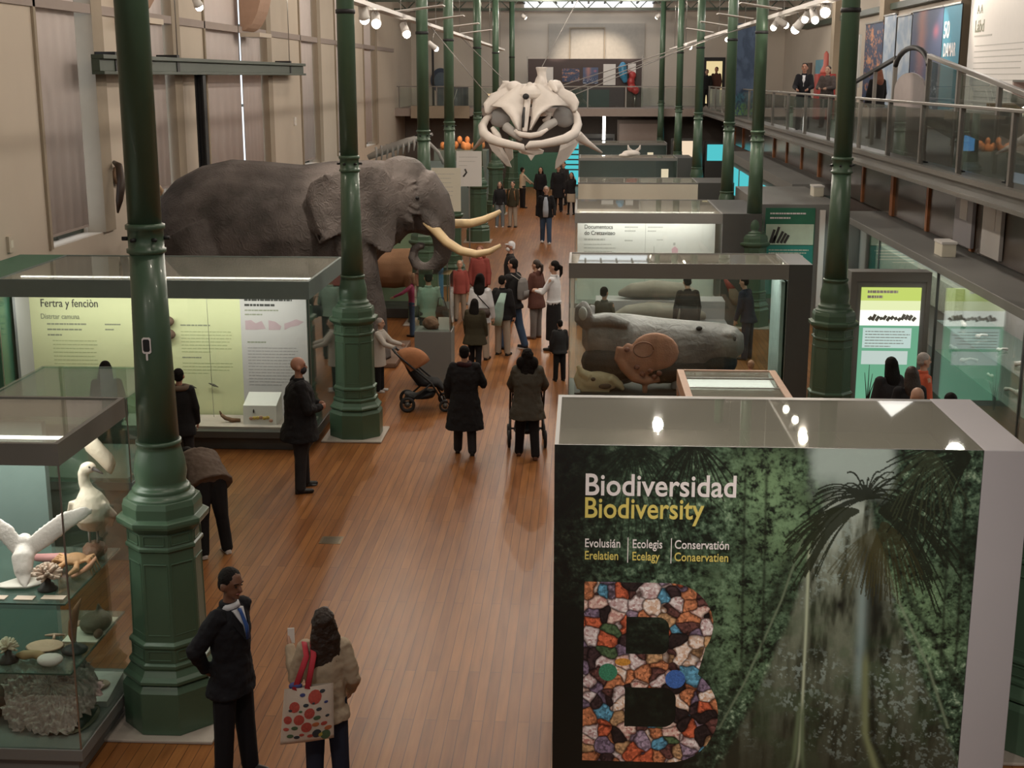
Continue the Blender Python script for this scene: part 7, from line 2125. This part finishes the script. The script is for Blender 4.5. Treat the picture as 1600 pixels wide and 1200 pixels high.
def pushchair(lab, x, y, rz, hoodm, seatm):
    """faces +Y before turning"""
    t = thing('pushchair', lab, 'pushchair', (x, y, 0), R(rz))
    for sx in (-1, 1):
        for yy, r_ in ((-.28, .13), (.34, .10)):
            o = wheel(MB(), (sx * .27, yy, r_), r_, .05).build('wheel', M['rubber'], t, local=True)
            MB().tube([(sx * .245, yy, r_), (sx * .295, yy, r_)], .045, 10).build('hub', M['grey_dark'], o, local=True)
        MB().tube([(sx * .25, .34, .10), (sx * .25, .12, .48), (sx * .25, -.38, .92), (sx * .23, -.46, 1.0)], .016, 8).build('frame_tube', M['black'], t, local=True)
        MB().tube([(sx * .25, -.28, .13), (sx * .25, .12, .48)], .016, 8).build('frame_tube', M['black'], t, local=True)
    MB().tube([(-.23, -.46, 1.0), (0, -.50, 1.01), (.23, -.46, 1.0)], .020, 8).build('handle', M['rubber'], t, local=True)
    MB().loft([((0, .32, .34), (.19, 0, 0), (0, .02, .05)), ((0, .22, .44), (.21, 0, 0), (0, .03, .07)), ((0, -.02, .46), (.22, 0, 0), (0, .08, .07)), ((0, -.20, .66), (.21, 0, 0), (0, .05, .06)), ((0, -.30, .84), (.18, 0, 0), (0, .04, .04))], 14).build('seat', seatm, t, local=True, vox=.016, sm=2)
    vs, fs = [], []
    A, B = 9, 12
    for sd in (0, 1):
        for i in range(A):
            a = R(-10 + 105 * i / (A - 1))
            for k in range(B):
                q = PI * k / (B - 1)
                r_ = .34 - .015 * sd
                c = Vector((0, -.22, .68))
                vs.append(c + Vector((-math.cos(q) * .235, 0, 0)) * (1 - .06 * sd) + (Vector((0, math.cos(a + R(35)), math.sin(a + R(35)))) * (.36 * math.sin(q) ** .6 * (1 - .05 * sd))))
    for sd in (0, 1):
        for i in range(A - 1):
            for k in range(B - 1):
                a = sd * A * B + i * B + k
                f = (a, a + 1, a + B + 1, a + B)
                fs.append(f if sd == 0 else f[::-1])
    for i in (0, A - 1):
        for k in range(B - 1): fs.append((i * B + k, i * B + k + 1, A * B + i * B + k + 1, A * B + i * B + k))
    MB().add(vs, fs, True).build('hood', hoodm, t, local=True)
    MB().loft([((0, -.28, .26), (.19, 0, 0), (0, .05, 0)), ((0, -.05, .20), (.20, 0, 0), (0, .22, 0)), ((0, .1, .30), (.18, 0, 0), (0, .12, 0))], 12).build('basket', M['black'], t, local=True)
    MB().tube([(-.25, .30, .14), (.25, .30, .14)], .016, 8).build('footrest', M['black'], t, local=True)
    return t


pushchair('black pushchair in front of the woman in the grey-green coat', -.80, 19.32, 4, K['black'], K['charcoal'])
pushchair('pushchair with an orange-brown hood beside the elephant column', -2.60, 21.35, -82, cloth('tan_orange_hood', (.30, .125, .055)), K['black'])
J = person('elderly woman with grey hair in a cream coat pushing the orange-hooded pushchair', -3.52, 22.5, -100, 1.30, ('jacket', 'cream'), 'black', ('short', 'greyhair'), 'skin', 'sneaker', hem=.36, lean=5, LA=(40, 8, 35, 0), RA=(40, 8, 35, 0), vox=.015, face=True)

J = person('child in a pink top and blue jeans reaching out beside the antelope plinth', -3.55, 27.6, 70, 1.34, ('shirt', 'pink'), 'jeans', ('mid', 'fairhair'), 'skin', 'shoe', LA=(50, 25, 15, 0), RA=(5, 14, 10, 0), vox=.016, face=True)
J = person('person in a sage green top seen from behind the pedestal case', -2.95, 25.2, 15, 1.72, ('shirt', 'mint'), 'charcoal', ('short', 'hair'), 'skin', 'shoe', vox=.016, w=1.1, RA=(0, 10, 60, 10))
hb = worn('handbag', 'dark handbag on the arm of the person in sage green', 'handbag', J)
h = J['h']
MB().loft([(Vector((.14, -.06, .50)) * h, (.07 * h, 0, 0), (0, .03 * h, 0)), (Vector((.14, -.06, .56)) * h, (.075 * h, 0, 0), (0, .035 * h, 0)), (Vector((.14, -.06, .62)) * h, (.06 * h, 0, 0), (0, .02 * h, 0))], 14).build('bag', K['black'], hb, local=True)
MB().tube([Vector((.09, -.06, .62)) * h, Vector((.11, -.05, .72)) * h, Vector((.16, -.05, .72)) * h, Vector((.19, -.06, .62)) * h], .008, 6).build('handle', K['black'], hb, local=True)
J = person('black-haired woman in a white top and pale trousers with a dark shoulder bag', -1.95, 25.3, -20, 1.68, ('jacket', 'white'), 'beigep', ('mid', 'hair'), 'skin', 'shoe', vox=.016, hem=.44)
hb = worn('shoulder_bag', 'dark brown shoulder bag on the woman in the white top', 'shoulder bag', J)
h = J['h']
MB().loft([(Vector((.09, -.10, .52)) * h, (.06 * h, 0, 0), (0, .025 * h, 0)), (Vector((.09, -.11, .57)) * h, (.085 * h, 0, 0), (0, .04 * h, 0)), (Vector((.09, -.10, .625)) * h, (.065 * h, 0, 0), (0, .025 * h, 0))], 14).build('bag', cloth('dark_brown_leather', (.05, .035, .03), rough=.5), hb, local=True)
MB().tube([Vector((.15, -.08, .62)) * h, Vector((.0, -.075, .76)) * h, Vector((-.06, -.03, .83)) * h], .010, 6).build('strap', K['black'], hb, local=True)
J = person('child in a dark olive coat with a white hem and dark leggings', -1.98, 24.3, -14, 1.36, ('coat', 'olive'), 'black', ('mid', 'hair'), 'skin', 'sneaker', vox=.016, hem=.38, flare=1.12, w=1.25, hood=True, LL=(6, 4, 2), RL=(-8, 6, 3))
J = person('person in pale trousers wrapped in a mint green scarf', -1.55, 25.75, -24, 1.58, ('jacket', 'black'), 'beigep', ('short', 'hair'), 'skin', 'shoe', vox=.016)
sf = worn('mint_scarf', 'mint green scarf or bag hanging from the person in pale trousers', 'scarf', J)
h = J['h']
MB().loft([(Vector((-.02, -.13, .40)) * h, (.07 * h, 0, 0), (0, .03 * h, 0)), (Vector((-.01, -.125, .52)) * h, (.085 * h, 0, 0), (0, .035 * h, 0)), (Vector((.02, -.11, .66)) * h, (.06 * h, 0, 0), (0, .03 * h, 0)), (Vector((.05, -.07, .80)) * h, (.04 * h, 0, 0), (0, .03 * h, 0))], 14).build('scarf', cloth('mint_cloth', (.33, .46, .40)), sf, local=True)
J = person('tall man in a black jacket and dark jeans with a grey backpack, walking left', -1.38, 26.37, 62, 1.84, ('jacket', 'black'), 'jeans', ('short', 'hair'), 'skin2', 'shoe', vox=.016, w=1.12, LL=(10, 4, 3), RL=(-10, 6, 3), RA=(20, 10, 50, 10), LA=(25, 10, 50, 10), face=True)
backpack(J, 'grey backpack on the tall man in black', K['grey'], 1.1)
J = person('person in a black hooded jacket with a white mask just behind the tusk tip', -1.60, 29.6, 100, 1.78, ('jacket', 'charcoal'), 'charcoal', ('cap', 'white'), 'skin2', 'shoe', vox=.018, w=1.15, mask='mask')
J = person('person in a red top under the near tusk tip, taller of the two in red', -2.30, 29.7, 170, 1.66, ('jacket', 'red'), 'charcoal', ('mid', 'redhair'), 'skin', 'shoe', vox=.018, face=True)
J = person('shorter child in red and pale clothes behind the white-topped woman', -2.74, 29.5, 185, 1.36, ('jacket', 'red'), 'beigep', ('short', 'fairhair'), 'skin', 'shoe', vox=.018, face=True)
J = person('woman in a brown hooded coat and grey trousers standing with a ponytail', -.95, 27.5, 62, 1.66, ('jacket', 'brown'), 'grey', ('tail', 'brownhair'), 'skin', 'brownshoe', hem=.40, vox=.016, w=1.15, hood=True, LA=(12, 10, 40, 20), RA=(-8, 14, 30, 10))
J = person('woman in a white shirt and long black skirt at the corner of the second case', -.55, 26.3, 70, 1.80, ('shirt', 'white'), 'black', ('tail', 'hair'), 'skin', 'shoe', vox=.016, skirt=.12, hem=.56, LA=(30, 10, 60, 40), RA=(30, 10, 60, 40))
J = person('small child in dark clothes half hidden by the corner of the second case', -.38, 23.5, 20, 1.12, ('jacket', 'charcoal'), 'black', ('short', 'hair'), 'skin', 'shoe', vox=.016)

# further down the hall
J = person('man in an open black jacket, pale blue shirt and jeans walking towards us', -1.2, 43.9, 178, 1.88, ('jacket', 'black'), 'jeans', ('short', 'greyhair'), 'skin', 'sneaker', vox=.018, w=1.15, face=True, LL=(12, 4, 2), RL=(-10, 8, 2), LA=(10, 14, 20, 0), RA=(-8, 14, 15, 0))
h = J['h']
MB().loft([(Vector((0, .075, .47)) * h, (.048 * h, 0, 0), (0, .03 * h, 0)), (Vector((0, .078, .60)) * h, (.052 * h, 0, 0), (0, .03 * h, 0)), (Vector((0, .070, .74)) * h, (.042 * h, 0, 0), (0, .03 * h, 0)), (Vector((0, .045, .82)) * h, (.022 * h, 0, 0), (0, .02 * h, 0))], 14).build('shirt_front', K['blueshirt'], J['t'], local=True)
J = person('woman in a black top and grey jeans by the far column pedestal', -3.02, 48.6, 175, 1.66, ('shirt', 'black'), 'greyjeans', ('mid', 'brownhair'), 'skin', 'sneaker', vox=.02, face=True)
J = person('person in a dark jacket with a tan backpack by the far column pedestal', -2.55, 48.7, 160, 1.66, ('jacket', 'olive'), 'beigep', ('short', 'brownhair'), 'skin', 'shoe', vox=.02, w=1.1, face=True)
backpack(J, 'tan backpack on the person by the far column pedestal', K['fairhair'] if False else cloth('tan_pack', (.30, .15, .07)), 1.1)
J = person('woman in a sand coloured sweater and black trousers reaching right, far away', -2.52, 56.0, -60, 1.68, ('shirt', 'sweater'), 'black', ('short', 'hair'), 'skin', 'shoe', vox=.02, LA=(50, 8, 10, 0), RA=(45, 8, 10, 0))
J = person('tall person all in black in the far crowd behind the man in the blue shirt', -1.0, 54.5, 175, 1.88, ('coat', 'black'), 'black', ('short', 'hair'), 'skin', 'shoe', vox=.02, w=1.1, hem=.3, face=True)
J = person('person in black with dark red scarf left of the far crowd', -1.75, 55.6, 170, 1.72, ('jacket', 'black'), 'black', ('mid', 'hair'), 'skin', 'shoe', vox=.02, face=True)
J = person('black jacketed person right of the far crowd, half turned', -.82, 57.5, 150, 1.82, ('jacket', 'charcoal'), 'black', ('short', 'brownhair'), 'skin', 'shoe', vox=.02, w=1.1, face=True)
J = person('woman in a black top and tan skirt holding up a hand near the far cases', -.45, 53.4, 165, 1.66, ('shirt', 'black'), 'sweater', ('mid', 'brownhair'), 'skin', 'shoe', vox=.02, skirt=.30, LA=(60, 10, 100, 0), face=True)

# behind the cases on the right
J = person('person in navy seen through the second case, carrying a tan hooded bundle', 3.25, 25.6, 60, 1.62, ('jacket', 'navy'), 'navy', ('short', 'hair'), 'skin', 'shoe', vox=.018, lean=12)
bn = worn('tan_bundle', 'tan and red jacket bundle held by the person in navy behind the second case', 'bundle', J)
h = J['h']
MB().loft([(Vector((0, .14, .66)) * h, (.08 * h, 0, 0), (0, .07 * h, 0)), (Vector((.02, .18, .74)) * h, (.09 * h, 0, 0), (0, .08 * h, 0)), (Vector((.04, .24, .84)) * h, (.05 * h, 0, 0), (0, .04 * h, 0))], 14).build('hood', K['khaki'], bn, local=True)
MB().tube([Vector((.04, .24, .82)) * h, Vector((.1, .36, .93)) * h], [.05 * h, .02 * h], 8).build('sleeve', K['red'], bn, local=True)
J = person('child in a dark green top seen through the second case beside the lying animals', .43, 24.4, -30, 1.58, ('shirt', 'olive'), 'charcoal', ('short', 'hair'), 'skin2', 'shoe', vox=.018)
J = person('person in black bending over the pale deck behind the second case', 2.08, 25.2, 10, 1.68, ('jacket', 'black'), 'black', ('short', 'hair'), 'skin', 'shoe', vox=.018, lean=25)
J = person('small fair-haired child just behind the pink-wood table case', 2.66, 20.4, 20, 1.07, ('shirt', 'sweater'), 'jeans', ('short', 'fairhair'), 'skin', 'shoe', vox=.016)
J = person('person with short black hair and dark jacket, leftmost in front of the lit panel', 4.25, 18.0, 25, 1.64, ('jacket', 'charcoal'), 'black', ('mid', 'hair'), 'skin', 'shoe', vox=.016, w=1.15)
J = person('woman with dark shoulder-length hair just right of the leftmost dark head at the lit panel', 4.36, 17.3, 15, 1.66, ('jacket', 'black'), 'black', ('mid', 'brownhair'), 'skin', 'shoe', vox=.016, w=1.15)
J = person('grey-haired woman in an orange top in front of the lit panel', 4.78, 18.3, -80, 1.64, ('shirt', 'orange'), 'charcoal', ('short', 'greyhair'), 'skin', 'shoe', vox=.015, face=True, w=1.1)
J = person('bald-headed person whose crown just shows behind the rainforest box top', 4.10, 15.9, 10, 1.70, ('jacket', 'beige'), 'charcoal', ('bald', 'hair'), 'skin', 'shoe', vox=.016)
J = person('person whose black hair just shows above the right end of the rainforest box', 4.50, 15.9, 0, 1.64, ('jacket', 'black'), 'black', ('short', 'hair'), 'skin', 'shoe', vox=.016)

# on the galleries
J = person('man in a dark suit and white shirt leaning at the right gallery balustrade', 6.42, 40.0, 165, 1.88, ('jacket', 'suit'), 'navy', ('short', 'hair'), 'skin2', 'shoe', vox=.018, z=3.88, face=True, LA=(25, 10, 50, 20), RA=(25, 10, 50, 20))
h = J['h']
MB().loft([(Vector((0, .068, .66)) * h, (.014 * h, 0, 0), (0, .012 * h, 0)), (Vector((0, .062, .76)) * h, (.026 * h, 0, 0), (0, .016 * h, 0)), (Vector((0, .040, .83)) * h, (.026 * h, 0, 0), (0, .012 * h, 0))], 12).build('shirt_front', K['white'], J['t'], local=True)
J = person('man in a speckled dark jacket beside the suited man on the right gallery', 7.36, 41.5, 150, 1.82, ('jacket', 'camo'), 'charcoal', ('short', 'brownhair'), 'skin', 'shoe', vox=.018, z=3.88, face=True, w=1.15, LA=(25, 10, 60, 30), RA=(25, 10, 60, 30))
J = person('red-haired person in black on the right gallery by the arched gate', 7.3, 34.2, 20, 1.72, ('jacket', 'black'), 'black', ('mid', 'redhair'), 'skin', 'shoe', vox=.018, z=3.88)
J = person('person in dark red in front of the lit far doorway', 6.75, 69.8, 150, 1.98, ('jacket', 'brown'), 'black', ('short', 'hair'), 'skin2', 'shoe', vox=.022, z=3.88)
J = person('person in black beside the lit far doorway', 6.25, 69.6, 170, 1.86, ('jacket', 'black'), 'black', ('short', 'hair'), 'skin', 'shoe', vox=.022, z=3.88)

apply_live()
